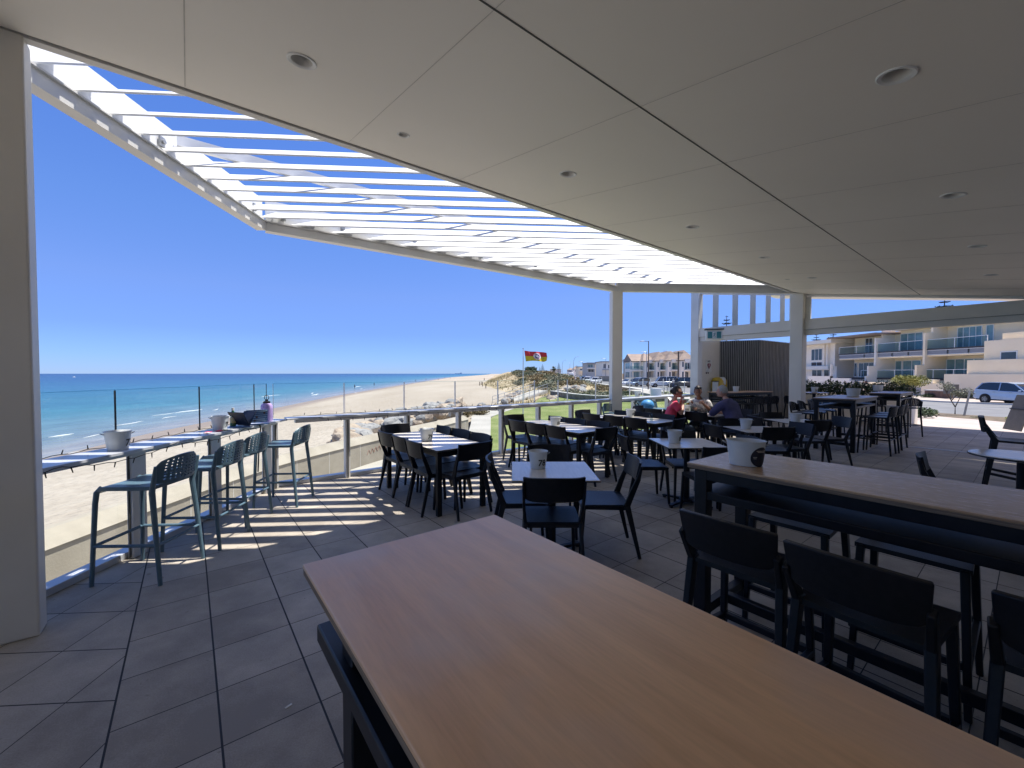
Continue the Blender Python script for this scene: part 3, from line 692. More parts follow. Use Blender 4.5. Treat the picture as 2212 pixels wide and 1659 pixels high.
# fairy lights along the shelf
random.seed(3)
def cable(name, pts, lb):
    r = empty(name, (0, 0, 0), 0, lb, 'string lights', 'cables of unlit fairy lights on the bar shelf')
    b = MB(); b.tube(pts, .0032, 5); b.build('cable', 'print_black', r)
    for i in range(2, len(pts)-1, 3):
        p = Vector(pts[i]); a = random.uniform(0, 6.28); e = p+Vector((cos(a)*.012, sin(a)*.012, .035 if p.z > .95 else -.04))
        b = MB(); b.tube([p, e], [.005, .0035], 5); b.build('bulb', 'bulb_black', r)
pts = []
for i in range(60):
    t = i/59; y = 1.8+t*3.85; pts.append((X0-.012, y, .985+.006*sin(i*1.7)))
cable('fairy_lights', pts, 'black cable of fairy lights lying along the glass on the left bar shelf')
pts = []
for i in range(60):
    t = i/59; y = 1.8+t*3.2; s = abs(sin(t*pi*3.2)); pts.append((X0+.295, y, .958-.05*s+.004*sin(i*2.1)))
cable('fairy_lights', pts, 'drooping cable of fairy lights under the inner edge of the left bar shelf')
pts = [uvp(uC+.3+t*.075, VG+.012, .985+.006*sin(t*1.3)) for t in range(90)]
cable('fairy_lights', pts, 'fairy light cable lying along the glass on the long far bar shelf')
pts = [uvp(uC+.6+t*.06, VG-.225, .955-.03*abs(sin(t*.13))) for t in range(60)]
cable('fairy_lights', pts, 'drooping fairy light cable on the inner edge of the far bar shelf')
# ================================================================ AED WALL + SLATTED ENCLOSURE
A_, B_ = Vector((6.08, 13.38)), Vector((7.10, 14.1)); Cn = Vector((8.10, 13.55)); Dn = Vector((10.6, 15.35))
b = MB(); b.prism([tuple(A_), tuple(B_), (6.9, 14.35), (5.95, 13.6)], -.3, 2.85)
tag(b.build('rendered_wall', 'column_paint', smooth=False), 'plain grey rendered wall carrying the heart sign beside the slatted enclosure', 'wall')
EN = empty('slatted_enclosure', (0, 0, 0), 0, 'dark enclosure clad in vertical pale battens behind the bar table', 'enclosure')
b = MB(); b.prism([tuple(B_), tuple(Cn), tuple(Dn), (9.6, 16.8)], -.3, 2.70); b.build('backing', 'print_black', EN, smooth=False)
b = MB()
random.seed(5)
for a, c_ in ((B_, Cn), (Cn, Dn)):
    L_ = (c_-a).length; far_ = a == Cn; n = int(L_/(.11 if far_ else .052)); d = (c_-a).normalized(); nn = Vector((d.y, -d.x))
    for i in range(n):
        p = a+d*(i+.5)*L_/n+nn*.008
        b.box((p.x, p.y, 1.2), (.04 if far_ else .022, .012, 3.04), rz=atan2(d.y, d.x))
b.build('battens', 'batten', EN, smooth=False)
# AED sign and cabinet on the wall
wd_ = (B_-A_).normalized(); wn_ = Vector((wd_.y, -wd_.x)); wrz = atan2(wd_.y, wd_.x)
def onwall(T, off=.02):
    r = (T-1106)/890
    a, d = A_, wd_; t = (r*a.y-a.x)/(d.x-r*d.y); p = a+d*t+wn_*off; return p
p = onwall(1530, .012)
s = empty('heart_sign', (p.x, p.y, 1.86), wrz, 'small white defibrillator sign with a red heart on the grey wall', 'sign')
b = MB(); b.box((0, 0, 0), (.33, .012, .40)); b.build('plate', 'paper_white', s)
hp = []
for i in range(28):
    t = 2*pi*i/28; hp.append((.0068*16*sin(t)**3*.9, .0068*(13*cos(t)-5*cos(2*t)-2*cos(3*t)-cos(4*t))))
b = MB(); b.xprism([(a, z+.0) for a, z in hp], (0, -.009), (1, 0), .006); b.build('heart', 'heart_red', s, smooth=False)
b = MB(); b.xprism([(-.018, .05), (.02, .05), (.005, .01), (.022, .01), (-.012, -.06), (-.004, -.005), (-.022, -.005)], (0, -.014), (1, 0), .004); b.build('bolt', 'paper_white', s, smooth=False)
v_, f_ = text_geo('AED', .085)
b = MB(); b.add([(x, -.0085, y+.145) for x, y, z in v_], f_); b.build('lettering', 'print_black', s, smooth=False)
p = onwall(1541, .16)
s = empty('defibrillator_cabinet', (p.x, p.y, 1.18), wrz, 'rounded yellow defibrillator cabinet with a clear cover on the grey wall', 'cabinet')
b = MB(); b.ell((.07, 0, 0), (.24, .20, .30), 20, 12, f=lambda q: 1/max(abs(q.x)**4+abs(q.y)**4+abs(q.z)**4, 1e-9)**.25); b.build('cover', 'yellow_plastic', s)
b = MB(); b.sheet(lambda a, c: (.07+.245*sin((a-.3)*2.2), -.205*cos((a-.3)*2.2)*cos((c-.2)*1.2)-.003, .05+.26*sin((c)*1.35)), 10, 8, .004); b.build('clear_window', 'clear_plastic', s)
b = MB(); b.box((-.22, -.03, -.03), (.10, .16, .36)); b.build('side_panel', 'paper_white', s, bevel=.01)
b = MB(); b.box((-.20, -.02, .17), (.16, .2, .02)); b.build('hinge', 'print_black', s)
for dz, txt in ((1.60, 0), (1.50, 0)):
    pass
b = MB(); q = onwall(1527, .008)
for dx in (-.05, .06): b.tube([(q.x+wd_.x*dx, q.y+wd_.y*dx, 1.62), (q.x+wd_.x*dx-wn_.x*-.004, q.y+wd_.y*dx-wn_.y*-.004, 1.62)], .028, 12)
tag(b.build('wall_notice', 'print_black'), 'two round dark symbols on the wall under the heart sign', 'notice')
# ================================================================ SEA, BEACH, DUNES
SH = [(-400, -20), (-10, -31), (28, -33.5), (42, -37.5), (58, -40), (120, -50), (241, -62), (624, -97), (2171, -137), (5000, -250), (30000, -1500)]
WALL = [(-6.25, -12), (-6.3, 0), (-6.35, 5.4), (-6.3, 8.6), (-5.95, 11.3), (-4.9, 14.6), (-3.3, 18.6), (-2.3, 21.5)]
XD = [(-400, -6.5), (5, -6.5), (9, -6.5), (11.3, -6.2), (14.6, -5.1), (21.5, -2.5), (26, -1.6), (35, -3), (58, -2), (81, 0), (144, -11), (300, -16), (1000, -40), (3000, -60), (30000, -600)]
ys = [-400, -150, -60, -30, -15, -8, -3, 0, 3, 5, 7, 9, 11, 13, 15, 17, 19, 21.5, 24, 27, 31, 36, 42, 50, 58, 68, 80, 95, 115, 144, 180, 241, 320, 450, 624, 900, 1300, 2171, 3500, 6000, 12000, 30000]
ZS = -4.6
b = MB(); b.uv = []
offs = [-14, -6, 0, 5, 12, 25, 50, 100, 200, 450, 1000, 3000, 8000, 30000]
for y in ys:
    for o in offs: b.v.append((interp(y, SH)-o, y, ZS)); b.uv.append((max(o, 0), y))
W_ = len(offs)
b.f = [(j*W_+i+1, j*W_+i, (j+1)*W_+i, (j+1)*W_+i+1) for j in range(len(ys)-1) for i in range(W_-1)]; b.m = [0]*len(b.f)
struct('sea', b, 'sea_water', 'blue-green sea out to the horizon', 'sea')
b = MB(); b.uv = []
ts = [0, .03, .08, .15, .25, .35, .45, .55, .65, .75, .83, .9, .95, 1.0, 1.1, 1.4]
ysb = [y for y in ys if y < 8000]
for y in ysb:
    xd, xs = interp(y, XD), interp(y, SH)
    for t in ts:
        x = xd+(xs-xd)*t
        z = -2.3+(ZS+2.3)*(t**1.15) if t <= 1 else ZS-(t-1)*1.4
        if 0 < t < .9: z += .16*noise.noise(Vector((x*.12, y*.05, 0)))*(1-t)
        b.v.append((x, y, z)); b.uv.append((x-xs+100 if False else max(0, x-xs), y))
W_ = len(ts)
b.f = [(j*W_+i+1, j*W_+i, (j+1)*W_+i, (j+1)*W_+i+1) for j in range(len(ysb)-1) for i in range(W_-1)]; b.m = [0]*len(b.f)
struct('beach', b, 'beach_sand', 'wide pale sand beach', 'beach', ang=180)
# foam lines: low breaking crests near the shore
random.seed(11)
fo = []
for i in range(30):
    y = 24*math.exp(random.uniform(0, 2.3)); o = random.choice([random.uniform(-1.5, 1), random.uniform(2, 5), random.uniform(6, 11)])*(1+y/160); L = random.uniform(.8, 5)*(.6+y/60)
    b = MB(); pts = []
    n = 8
    wv_ = random.uniform(0, 9)
    for k in range(n+1):
        yy = y+L*(k/n-.5); pts.append((interp(yy, SH)-o+.5*noise.noise(Vector((yy*.25, wv_, 1)))*(1+y/80), yy, ZS+.02))
    rr = (.03+random.random()*.045)*(.5+y/130)
    b.tube(pts, [rr*sin(pi*(k+.3)/(n+.6)) for k in range(n+1)], 6)
    fo.append(b)
f = MB()
for b in fo: f.add(b.v, b.f)
tag(f.build('foam', 'sea_foam'), 'thin white foam on the small waves at the waterline', 'foam', kind='stuff')
# seawall
WL = empty('sea_wall', (0, 0, 0), 0, 'low cream concrete sea wall with a sloping coping between the promenade and the beach', 'sea wall')
def off(pts, o):
    r = []
    for i, p in enumerate(pts):
        a = Vector(pts[max(i-1, 0)]); c = Vector(pts[min(i+1, len(pts)-1)]); d = (c-a).normalized(); r.append((p[0]+d.y*o, p[1]-d.x*o))
    return r
# finer resample
def resamp(pts, n):
    P = [Vector(p) for p in pts]; out = []
    for i in range(len(P)-1):
        p0, p1, p2, p3 = P[max(i-1, 0)], P[i], P[i+1], P[min(i+2, len(P)-1)]
        for k in range(n):
            t = k/n; out.append(.5*((2*p1)+(-p0+p2)*t+(2*p0-5*p1+4*p2-p3)*t*t+(-p0+3*p1-3*p2+p3)*t**3))
    out.append(P[-1]); return [tuple(q) for q in out]
WP = resamp(WALL, 5)
prof = [(.02, -1.75), (.02, -.80), (.05, -.79), (-.22, -.60), (-.34, -.60), (-.36, -2.6)]
vs, fs = [], []
for o, z in prof:
    for p in off(WP, o): vs.append((*p, z))
n = len(WP)
for k in range(len(prof)-1):
    for i in range(n-1): fs.append((k*n+i, k*n+i+1, (k+1)*n+i+1, (k+1)*n+i))
fs.append(tuple(k*n+n-1 for k in range(len(prof))))
b = MB(); b.add(vs, fs); b.build('wall_body', 'concrete', WL, smooth=False)
b = MB()
for k in range(1, 18):
    i = k*2
    if i < n-1:
        a = Vector(off(WP, .021)[i]); d = (Vector(WP[i+1])-Vector(WP[i])).normalized()
        b.box((a.x, a.y, -1.2), (.018, .008, .8), rz=atan2(d.y, d.x))
b.build('panel_joints', 'joint_grey', WL, smooth=False)
# red scrawl and stains on one panel
wp2 = off(WP, .024)
def wallpt(t, z):
    i = int(t); f_ = t-i; a, c_ = Vector(wp2[i]), Vector(wp2[i+1]); return a+(c_-a)*f_, (c_-a).normalized()
def bestt(T):
    return min((abs((1106+890*wallpt(t*.05, 0)[0].x/max(wallpt(t*.05, 0)[0].y, .1))-T) if wallpt(t*.05, 0)[0].y > 2 else 999, t*.05) for t in range(0, (len(wp2)-2)*20))[1]
tq = bestt(809); P_, d_ = wallpt(tq, 0)
b = MB(); b.tube([(P_.x+d_.x*x_+d_.y*.004, P_.y+d_.y*x_-d_.x*.004, -1.10+.07*sin(x_*34)+x_*.12) for x_ in [-.42+.02*q_ for q_ in range(38)]], .010, 5)
for q in (((.38, -.02), (.52, .20)), ((.52, .20), (.58, .05)), ((.58, .05), (.68, -.02)), ((.68, -.02), (.60, -.10))):
    b.tube([(P_.x+d_.x*q[0][0], P_.y+d_.y*q[0][0], -1.05+q[0][1]), (P_.x+d_.x*q[1][0], P_.y+d_.y*q[1][0], -1.05+q[1][1])], .012, 6)
b.build('red_scrawl', 'scrawl_red', WL, smooth=False)
# promenade, lawn
prom = [(-6.3, -12), (-6.3, 0), (-6.35, 5.4), (-6.3, 8.6), (-5.95, 11.3), (-4.9, 14.6), (-3.3, 18.6), (-2.3, 21.5), (-2.6, 26), (-3.2, 33), (-2.6, 37), (.6, 38.5), (-.6, 34), (-1.55, 30), (-1.3, 25.2), (-1.1, 21), (-.85, 16.4), (-.2, 13.8), (1.5, 12), (4, 11), (14, 9.5), (3, -12)]
b = MB(); b.prism(prom, -1.9, -1.545)
struct('promenade', b, 'path_concrete', 'pale concrete promenade below the deck', 'path', smooth=False)
def lawnz(x, y):
    return -1.56+.10*noise.noise(Vector((x*.12, y*.12, 3)))+.55*smooth((x-14)/6)+.35*smooth((y-30)/14)*smooth((x-2)/6)
b = MB(); nx, ny = 26, 26
b.sheet(lambda a, c: (lambda x, y: (x, y, lawnz(x, y)-(.25 if y < 15.5 and x < 3 else 0)))(-6+26.5*a if True else 0, 6+46*c), nx, ny)
L_ = b
# clip lawn left of the promenade edge by lowering vertices under it
PE = [(13.8, -.2), (16.4, -.85), (21, -1.1), (25.2, -1.3), (30, -1.55), (34, -.6), (38.5, .6), (45, 2.5), (52, 3.5)]
b = MB()
for j in range(40):
    y = 6+46*j/39
    xl = interp(y, PE) if y > 13.8 else interp(y, [(6, 14), (9.5, 14), (11, 4), (12, 1.5), (13.8, -.2)])
    for i in range(24):
        x = xl+(20.0-xl)*i/23
        b.v.append((x, y, lawnz(x, y)+.03*smooth((x-xl)*3)-.0))
b.f = [(j*24+i, j*24+i+1, (j+1)*24+i+1, (j+1)*24+i) for j in range(39) for i in range(23)]; b.m = [0]*len(b.f)
struct('lawn', b, 'lawn_grass', 'green lawn below the deck', 'lawn', ang=180)
# dunes and the ground inland
def roadz(y): return interp(y, [(-60, -.3), (18, -.38), (35, -.85), (60, -1.0), (400, -.6), (1500, 0), (30000, 0)])
def dunez(x, y):
    xd = interp(y, XD)-1.0; xr = 21.3
    s = (x-xd)/(xr-xd)
    foot = -2.45
    crest = interp(y, [(38, -2.0), (50, -1.7), (62, -1.35), (80, -.5), (105, .4), (150, 1.3), (260, 2.2), (600, 4), (3000, 8)])
    z = foot+(crest-foot)*smooth(s/.5)
    end = interp(y, [(38, -1.9), (90, -2.1), (130, -1.2), (200, roadz(y)), (30000, roadz(y))])
    z = z+(end-z)*smooth((s-.6)/.4)
    z += .35*noise.noise(Vector((x*.22, y*.15, 0)))*min(1, s*4)*min(1, max(0, (1-s)*4))*(1+y/200)
    return z
yd = [39, 41, 43, 46, 49, 52, 56, 60, 65, 70, 76, 82, 90, 98, 108, 118, 130, 145, 160, 180, 205, 241, 300, 380, 500, 700, 1000, 1600, 2500, 4000]
b = MB(); n_ = 34
for y in yd:
    xd = interp(y, XD)-1.0; xr = 21.4
    for i in range(n_): x = xd+(xr-xd)*i/(n_-1); b.v.append((x, y, dunez(x, y)))
b.f = [(j*n_+i, j*n_+i+1, (j+1)*n_+i+1, (j+1)*n_+i) for j in range(len(yd)-1) for i in range(n_-1)]; b.m = [0]*len(b.f)
struct('dunes', b, 'dune_ground', 'sandy dunes with dry grass beside the beach', 'dunes', ang=180)
def strip(name, xl, xr, ys_, m, zo, lb, cat, kind='structure', zadd=lambda x, y: 0):
    b = MB(); K = 6
    for y in ys_:
        a = xl(y) if callable(xl) else xl; c_ = xr(y) if callable(xr) else xr
        for i in range(K+1): x = a+(c_-a)*i/K; b.v.append((x, y, roadz(y)+zo+zadd(x, y)))
    b.f = [(j*(K+1)+i, j*(K+1)+i+1, (j+1)*(K+1)+i+1, (j+1)*(K+1)+i) for j in range(len(ys_)-1) for i in range(K)]; b.m = [0]*len(b.f)
    return struct(name, b, m, lb, cat, kind, ang=180)
yr = [-60, -30, -10, 0, 10, 18, 25, 30, 35, 40, 50, 60, 80, 100, 130, 170, 220, 300, 400, 600, 900, 1500, 3000]
strip('inland_ground', 20.9, 9000, yr+[9000], 'soil', -.12, 'bare ground under the houses and gardens', 'ground')
strip('road', 22.3, 36.6, yr, 'asphalt', .0, 'grey asphalt beach road', 'road')
strip('far_footpath', 36.7, 41.5, yr, 'footpath_pink', .10, 'pinkish footpath and driveways across the road', 'footpath')
strip('front_gardens', 41.5, 47, yr, 'footpath_pink', .104, 'pale paved front yards across the road', 'paving')
def fpz(x, y): return -.03-.30*smooth((x-12)/9)
b = MB(); K = 8
q = [uv(17.76, v) for v in (-9, -4, 0, 3, 6, 9)]
for (x0, y0) in q:
    for i in range(K+1): x = x0+(19.6-x0)*i/K if x0 < 19.4 else x0+i*.05; b.v.append((x, y0+(x-x0)*.0, -.02-.3*smooth((x-11)/8.6)))
b = MB()
rows = [(-12, 16), (0, 15.5), (4, 17.5), (8, 16.1), (11.1, 13.85), (12.8, 12.55), (14.5, 11.25), (17, 9.6), (20, 9.6), (26, 15), (34, 17.2), (48, 18), (60, 18.6)]
for y, xl in rows:
    for i in range(K+1): x = xl+(19.7-xl)*i/K; b.v.append((x, y, -.02-.32*smooth((x-11)/8.6)+min(0, (roadz(y)+.38))*1.0))
b.f = [(j*(K+1)+i, j*(K+1)+i+1, (j+1)*(K+1)+i+1, (j+1)*(K+1)+i) for j in range(len(rows)-1) for i in range(K)]; b.m = [0]*len(b.f)
struct('footpath', b, 'footpath_pink', 'sunlit pale pink footpath outside the deck', 'footpath', ang=180)
strip('verge', 19.7, 22.2, [y for y in yr if y <= 60], 'soil', .03, 'narrow soil verge between footpath and road', 'verge')
b = MB(); b.prism([(22.2, -30), (22.32, -30), (22.32, 60), (22.2, 60)], -1.2, lambda x, y: roadz(y)+.10)
struct('near_kerb', b, 'kerb_white', 'pale kerb along the near side of the road', 'kerb')
b = MB()
for y0, y1 in zip(yr, yr[1:]):
    b.prism([(36.58, y0), (36.72, y0), (36.72, y1), (36.58, y1)], -1.4, lambda x, y: roadz(y)+.12)
struct('far_kerb', b, 'kerb_white', 'pale kerb along the far side of the road', 'kerb', smooth=False)
b = MB()
for y0, y1 in zip(yr, yr[1:]):
    if y0 >= 60: b.prism([(21.3, y0), (22.2, y0), (22.2, y1), (21.3, y1)], -1.6, lambda x, y: roadz(y)+.06)
struct('seaside_kerb', b, 'kerb_white', 'sunlit concrete edge of the road above the dunes', 'kerb', smooth=False)
# embankment wall of stones under the road edge
for (a, c_, z0, z1, lb) in (((20.4, 58), (21.6, 100), -2.3, -.98, 'grey stone retaining wall with pale coping below the parked cars'),
                    ((21.6, 100), (21.9, 170), -2.3, -.95, 'farther grey stone retaining wall holding the road edge')):
    r = empty('retaining_wall', (0, 0, 0), 0, lb, 'retaining wall', 'stone walls below the road')
    b = MB(); b.prism(rect(a, c_, -.25, .2), z0, z1); b.build('stonework', 'stone_grey', r, smooth=False)
    b = MB(); b.prism(rect(a, c_, -.32, .28), z1, z1+.1); b.build('coping', 'kerb_white', r, smooth=False)
RW = resamp([(5.2, 54), (6.2, 50), (7.2, 45.5), (9.0, 42.2), (12, 41), (16, 41.5), (19.6, 44)], 4)
r = empty('retaining_wall', (0, 0, 0), 0, 'curved low stone wall with pale coping at the back of the lawn', 'retaining wall', 'stone walls below the road')
b = MB()
for a, c_ in zip(RW, RW[1:]): b.prism(rect(a, c_, -.2, .2), -1.8, -.72)
b.build('stonework', 'stone_grey', r, smooth=False)
b = MB()
for a, c_ in zip(RW, RW[1:]): b.prism(rect(a, c_, -.24, .24), -.72, -.64)
b.build('coping', 'kerb_white', r, smooth=False)
# ================================================================ ROCKS
def mk_rock(seed, m):
    random.seed(seed); bm = bmesh.new(); bmesh.ops.create_icosphere(bm, subdivisions=2, radius=1)
    o = Vector((random.uniform(0, 99), seed, 0))
    cuts = [(Vector((random.gauss(0, 1), random.gauss(0, 1), random.gauss(0, 1))).normalized(), random.uniform(.5, .85)) for _ in range(9)]
    for v in bm.verts:
        p = v.co.copy()
        for nn, d in cuts:
            e = p.dot(nn)-d
            if e > 0: p -= nn*e
        p *= 1+.12*noise.noise(p*1.7+o); v.co = p
    bm.normal_update(); me = bpy.data.meshes.new('boulder'); bm.to_mesh(me); bm.free(); me.materials.append(MATS[m]); return me
RM = [mk_rock(i, 'rock_grey' if i % 2 == 0 else 'rock_tan') for i in range(8)]
random.seed(21)
def rock(x, y, z, s, lb, grp, i=None):
    me = RM[random.randrange(8) if i is None else i]
    if lb is None: lb = ('grey' if me.materials[0].name == 'rock_grey' else 'tan')+(' boulder in the pile against the beach side of the sea wall' if grp == G1 else ' boulder in the bank of rocks at the far end of the lawn'); grp = lb.split()[0]+' '+grp
    o = bpy.data.objects.new('boulder', me); COL.objects.link(o); o.location = (x, y, z)
    o.rotation_euler = (random.uniform(-.4, .4), random.uniform(-.4, .4), random.uniform(0, 6.28))
    o.scale = (s*random.uniform(.9, 1.35), s*random.uniform(.8, 1.2), s*random.uniform(.55, .85)); tag(o, lb, 'boulder', grp)
# rocks against the beach side of the wall: centre line given by image columns
G1 = 'boulders piled on the beach side of the sea wall'
for i in range(170):
    t = i/169; T = 762+(1003-762)*t+random.uniform(-6, 6); zc_ = -1.0-.1*t
    yb = interp(T, [(760, 955), (800, 935), (830, 915), (860, 905), (900, 896), (940, 886), (985, 878), (1010, 872)])+random.uniform(-12, 16)
    x, y = GP(T, yb, -1.15)
    rock(x-random.uniform(0, .6), y, -1.15+random.uniform(-.35, .15), random.uniform(.28, .66), None, G1)
G2 = 'boulders at the far end of the lawn'
for i in range(70):
    T = random.uniform(1188, 1262); yb = interp(T, [(1160, 868), (1190, 860), (1225, 851), (1262, 846)])+random.uniform(-9, 3)
    x, y = GP(T, yb, -1.3); rock(x, y, dunez(x, y)+.1 if y > 42 else -1.3, random.uniform(.45, .9), None, G2)
G3 = 'boulders beside the beach ramp'
for i in range(26):
    T = random.uniform(1085, 1128); yb = interp(T, [(1040, 875), (1085, 868), (1128, 850)])+random.uniform(-8, 4)
    x, y = GP(T, yb, -2.0); rock(x, y, -2.0, random.uniform(.4, .75), 'boulder lying beside the handrails of the beach ramp', G3)
for i in range(16):
    T = random.uniform(1030, 1085); yb = interp(T, [(1030, 882), (1085, 884)])+random.uniform(-4, 6)
    x, y = GP(T, yb, -1.6); rock(x, y, -1.6, random.uniform(.3, .55), 'small boulder at the end of the path beside the lawn', 'small boulders at the end of the path')
# beach ramp with handrails
ra, rb = Vector((-1.6, 54.5)), Vector((4.6, 66)); d = (rb-ra).normalized(); nn = Vector((-d.y, d.x))
RP = empty('beach_ramp', (0, 0, 0), 0, 'pale ramp with metal handrails leading down to the beach', 'ramp')
b = MB()
vs = []
for p, z in ((ra, -2.45), (rb, -1.05)):
    for s_ in (-1.2, 1.2): q = p+nn*s_; vs += [(q.x, q.y, z), (q.x, q.y, z-.5)]
b.add(vs, [(0, 2, 6, 4), (1, 5, 7, 3), (0, 4, 5, 1), (2, 3, 7, 6), (0, 1, 3, 2), (4, 6, 7, 5)]); b.build('slab', 'path_concrete', RP, smooth=False)
for s_ in (-1.15, 1.15):
    b = MB()
    for k in range(9):
        q = ra+(rb-ra)*(k/8)+nn*s_; z = -2.45+1.4*k/8; b.tube([(q.x, q.y, z), (q.x, q.y, z+1.0)], .03, 6)
    for h in (.55, 1.0):
        q0, q1 = ra+nn*s_, rb+nn*s_; b.tube([(q0.x, q0.y, -2.45+h), (q1.x, q1.y, -1.05+h)], .03, 6)
    b.build('handrail', 'galv', RP)
# short timber posts on the beach
for io, (T, yy, h) in enumerate(((1036, 833, 1.3), (1039.5, 832, 1.3), (1042.5, 835, 1.5), (1049.5, 839, 1.2), (1075.5, 838, 1.2), (1046, 822, 1.2), (1102, 836, 1.1))):
    x, y = GP(T, yy, -2.4); b = MB(); b.tube([(0, 0, -.5), (0, 0, h)], .11, 8)
    tag(b.build('timber_post', 'timber_pole', loc=(x, y, -2.4)), ('leftmost', 'second from the left', 'third from the left', 'tall fourth', 'isolated sixth', 'distant', 'rightmost')[io]+' weathered timber post in the sand at the foot of the dunes', 'post', 'timber posts at the foot of the dunes')
# ================================================================ VEGETATION
def leaves(b, c_, r, n, s, squash=1, hollow=.35, seed=0):
    rnd = random.Random(seed); base_i = len(b.v); V, F = b.v, b.f
    for i in range(n):
        d = Vector((rnd.gauss(0, 1), rnd.gauss(0, 1), rnd.gauss(0, 1))).normalized()
        lump = 1+.28*noise.noise(d*1.8+Vector((seed, 0, 0)))+.18*noise.noise(d*4.2+Vector((0, seed, 0)))
        k = (hollow+(1-hollow)*rnd.random()**.5)*lump
        p = Vector((c_[0]+d.x*r[0]*k, c_[1]+d.y*r[1]*k, c_[2]+d.z*r[2]*k))
        a = Vector((rnd.gauss(0, 1), rnd.gauss(0, 1), rnd.gauss(0, .7))).normalized(); e = a.cross(Vector((rnd.gauss(0, 1), rnd.gauss(0, 1), rnd.gauss(0, 1)))).normalized()
        sz = s*rnd.uniform(.6, 1.4); o = len(V)
        V.extend([tuple(p-a*sz), tuple(p+e*sz*.45), tuple(p+a*sz), tuple(p-e*sz*.45)]); F.append((o, o+1, o+2, o+3)); b.m.append(0)
def mk_bush(leafm, n=900, r=(1, 1, .62), s=.09, seed=1, lumps=5):
    def f():
        rt = empty('shrub', (0, 0, 0), 0, '', 'shrub')
        rnd = random.Random(seed); b = MB()
        for i in range(lumps):
            a = rnd.uniform(0, 6.28); q = rnd.uniform(.1, .55)
            rr = rnd.uniform(.45, .75)
            leaves(b, (cos(a)*q*r[0], sin(a)*q*r[1], r[2]*rnd.uniform(.35, .75)), (r[0]*rr, r[1]*rr, r[2]*rr*.85), n//lumps, s, seed=seed*10+i)
        b.build('foliage', leafm, rt, smooth=False)
        b = MB()
        for i in range(5):
            a = i*1.3; b.tube([(0, 0, -.1), (cos(a)*.25, sin(a)*.25, .25), (cos(a)*.5, sin(a)*.5, .6*r[2]+.1)], [.04, .03, .012], 5)
        b.build('stems', 'trunk_brown', rt)
        return rt
    return Proto(f)
PB = {k: mk_bush('leaf_'+k, seed=i+1) for i, k in enumerate(('dark', 'olive', 'pale', 'green', 'dry', 'yellow'))}
def put_bush(kind, x, y, z, s, lb, grp, sz=None):
    o = PB[kind].put((x, y, z), random.uniform(0, 6.28), lb, grp, scale=(s*random.uniform(.85, 1.25), s*random.uniform(.85, 1.25), (sz or s)*random.uniform(.8, 1.15)))
random.seed(31)
kn = {'dark': 'dark green', 'olive': 'olive green', 'pale': 'grey-green', 'green': 'bright green', 'dry': 'dry brown', 'yellow': 'yellowish'}
for i in range(95):
    y = random.uniform(52, 190); xd = interp(y, XD)
    x = random.uniform(max(xd+5, 1.5), 20.5)
    k = random.choice(['dark', 'olive', 'pale', 'pale', 'dry', 'dry'])
    s = random.uniform(.7, 1.5)*(1+y/150)
    put_bush(k, x, y, dunez(x, y)-.1, s, kn[k]+' coastal shrub growing among the scrub on the dunes', kn[k]+' shrubs on the dunes', s*.8)
for T, yy, zz, k, s, lb in ((1258, 818, .2, 'green', 2.6, 'large bright green shrub beside the road behind the camper van'), (1240, 812, .6, 'green', 2.6, 'large round green shrub left of the camper van'),
                     (1222, 822, -.3, 'pale', 1.7, 'round grey shrub below the camper van'), (1205, 822, -.3, 'pale', 1.6, 'round grey-green shrub in the middle of the dunes'),
                     (1180, 812, .2, 'dark', 2.2, 'broad dark green shrub on top of the dunes')):
    x, y = GP(T, yy, zz-.8)
    if y > 260 or y < 0: y = 150; x = (T-1106)/890*y
    put_bush(k, x, y, dunez(x, y)-.3, s, lb, None)
for i in range(22):
    y = random.uniform(43.5, 55); x = random.uniform(7.5+max(0, 46-y)*.6, 19.5)
    k = random.choice(['pale', 'olive', 'dark', 'pale']); s = random.uniform(.6, 1.3)
    put_bush(k, x, y, -1.3, s, kn[k]+' low shrub in the planted bed behind the curved stone wall', kn[k]+' shrubs behind the curved wall', s*.8)
x, y = GP(1010, 893, -1.4)
for dx, dy, s in ((0, 0, .9), (.9, .5, .8), (-.7, .6, .7), (.4, 1.2, .85)):
    put_bush('dry', x+dx, y+dy, -1.6, s, 'dry olive-brown saltbush beside the promenade among the rocks', 'saltbushes beside the promenade')
# dry grass tufts on the dunes
def mk_tufts():
    b = MB(); rnd = random.Random(77)
    for i in range(2600):
        y = rnd.uniform(50, 240); xd = interp(y, XD); x = rnd.uniform(xd+1, 21); z = dunez(x, y)
        s = rnd.uniform(.12, .4)*(1+y/120)
        for k in range(4):
            a = rnd.uniform(0, 6.28); dx, dy = cos(a)*s*.5, sin(a)*s*.5; o = len(b.v)
            b.v += [(x-dy*.25, y+dx*.25, z-.05), (x+dy*.25, y-dx*.25, z-.05), (x+dx, y+dy, z+s)]; b.f.append((o, o+1, o+2)); b.m.append(0)
    return b
tag(mk_tufts().build('dune_grass', 'grass_dry', smooth=False), 'dry tufts of dune grass', 'grass', kind='stuff')
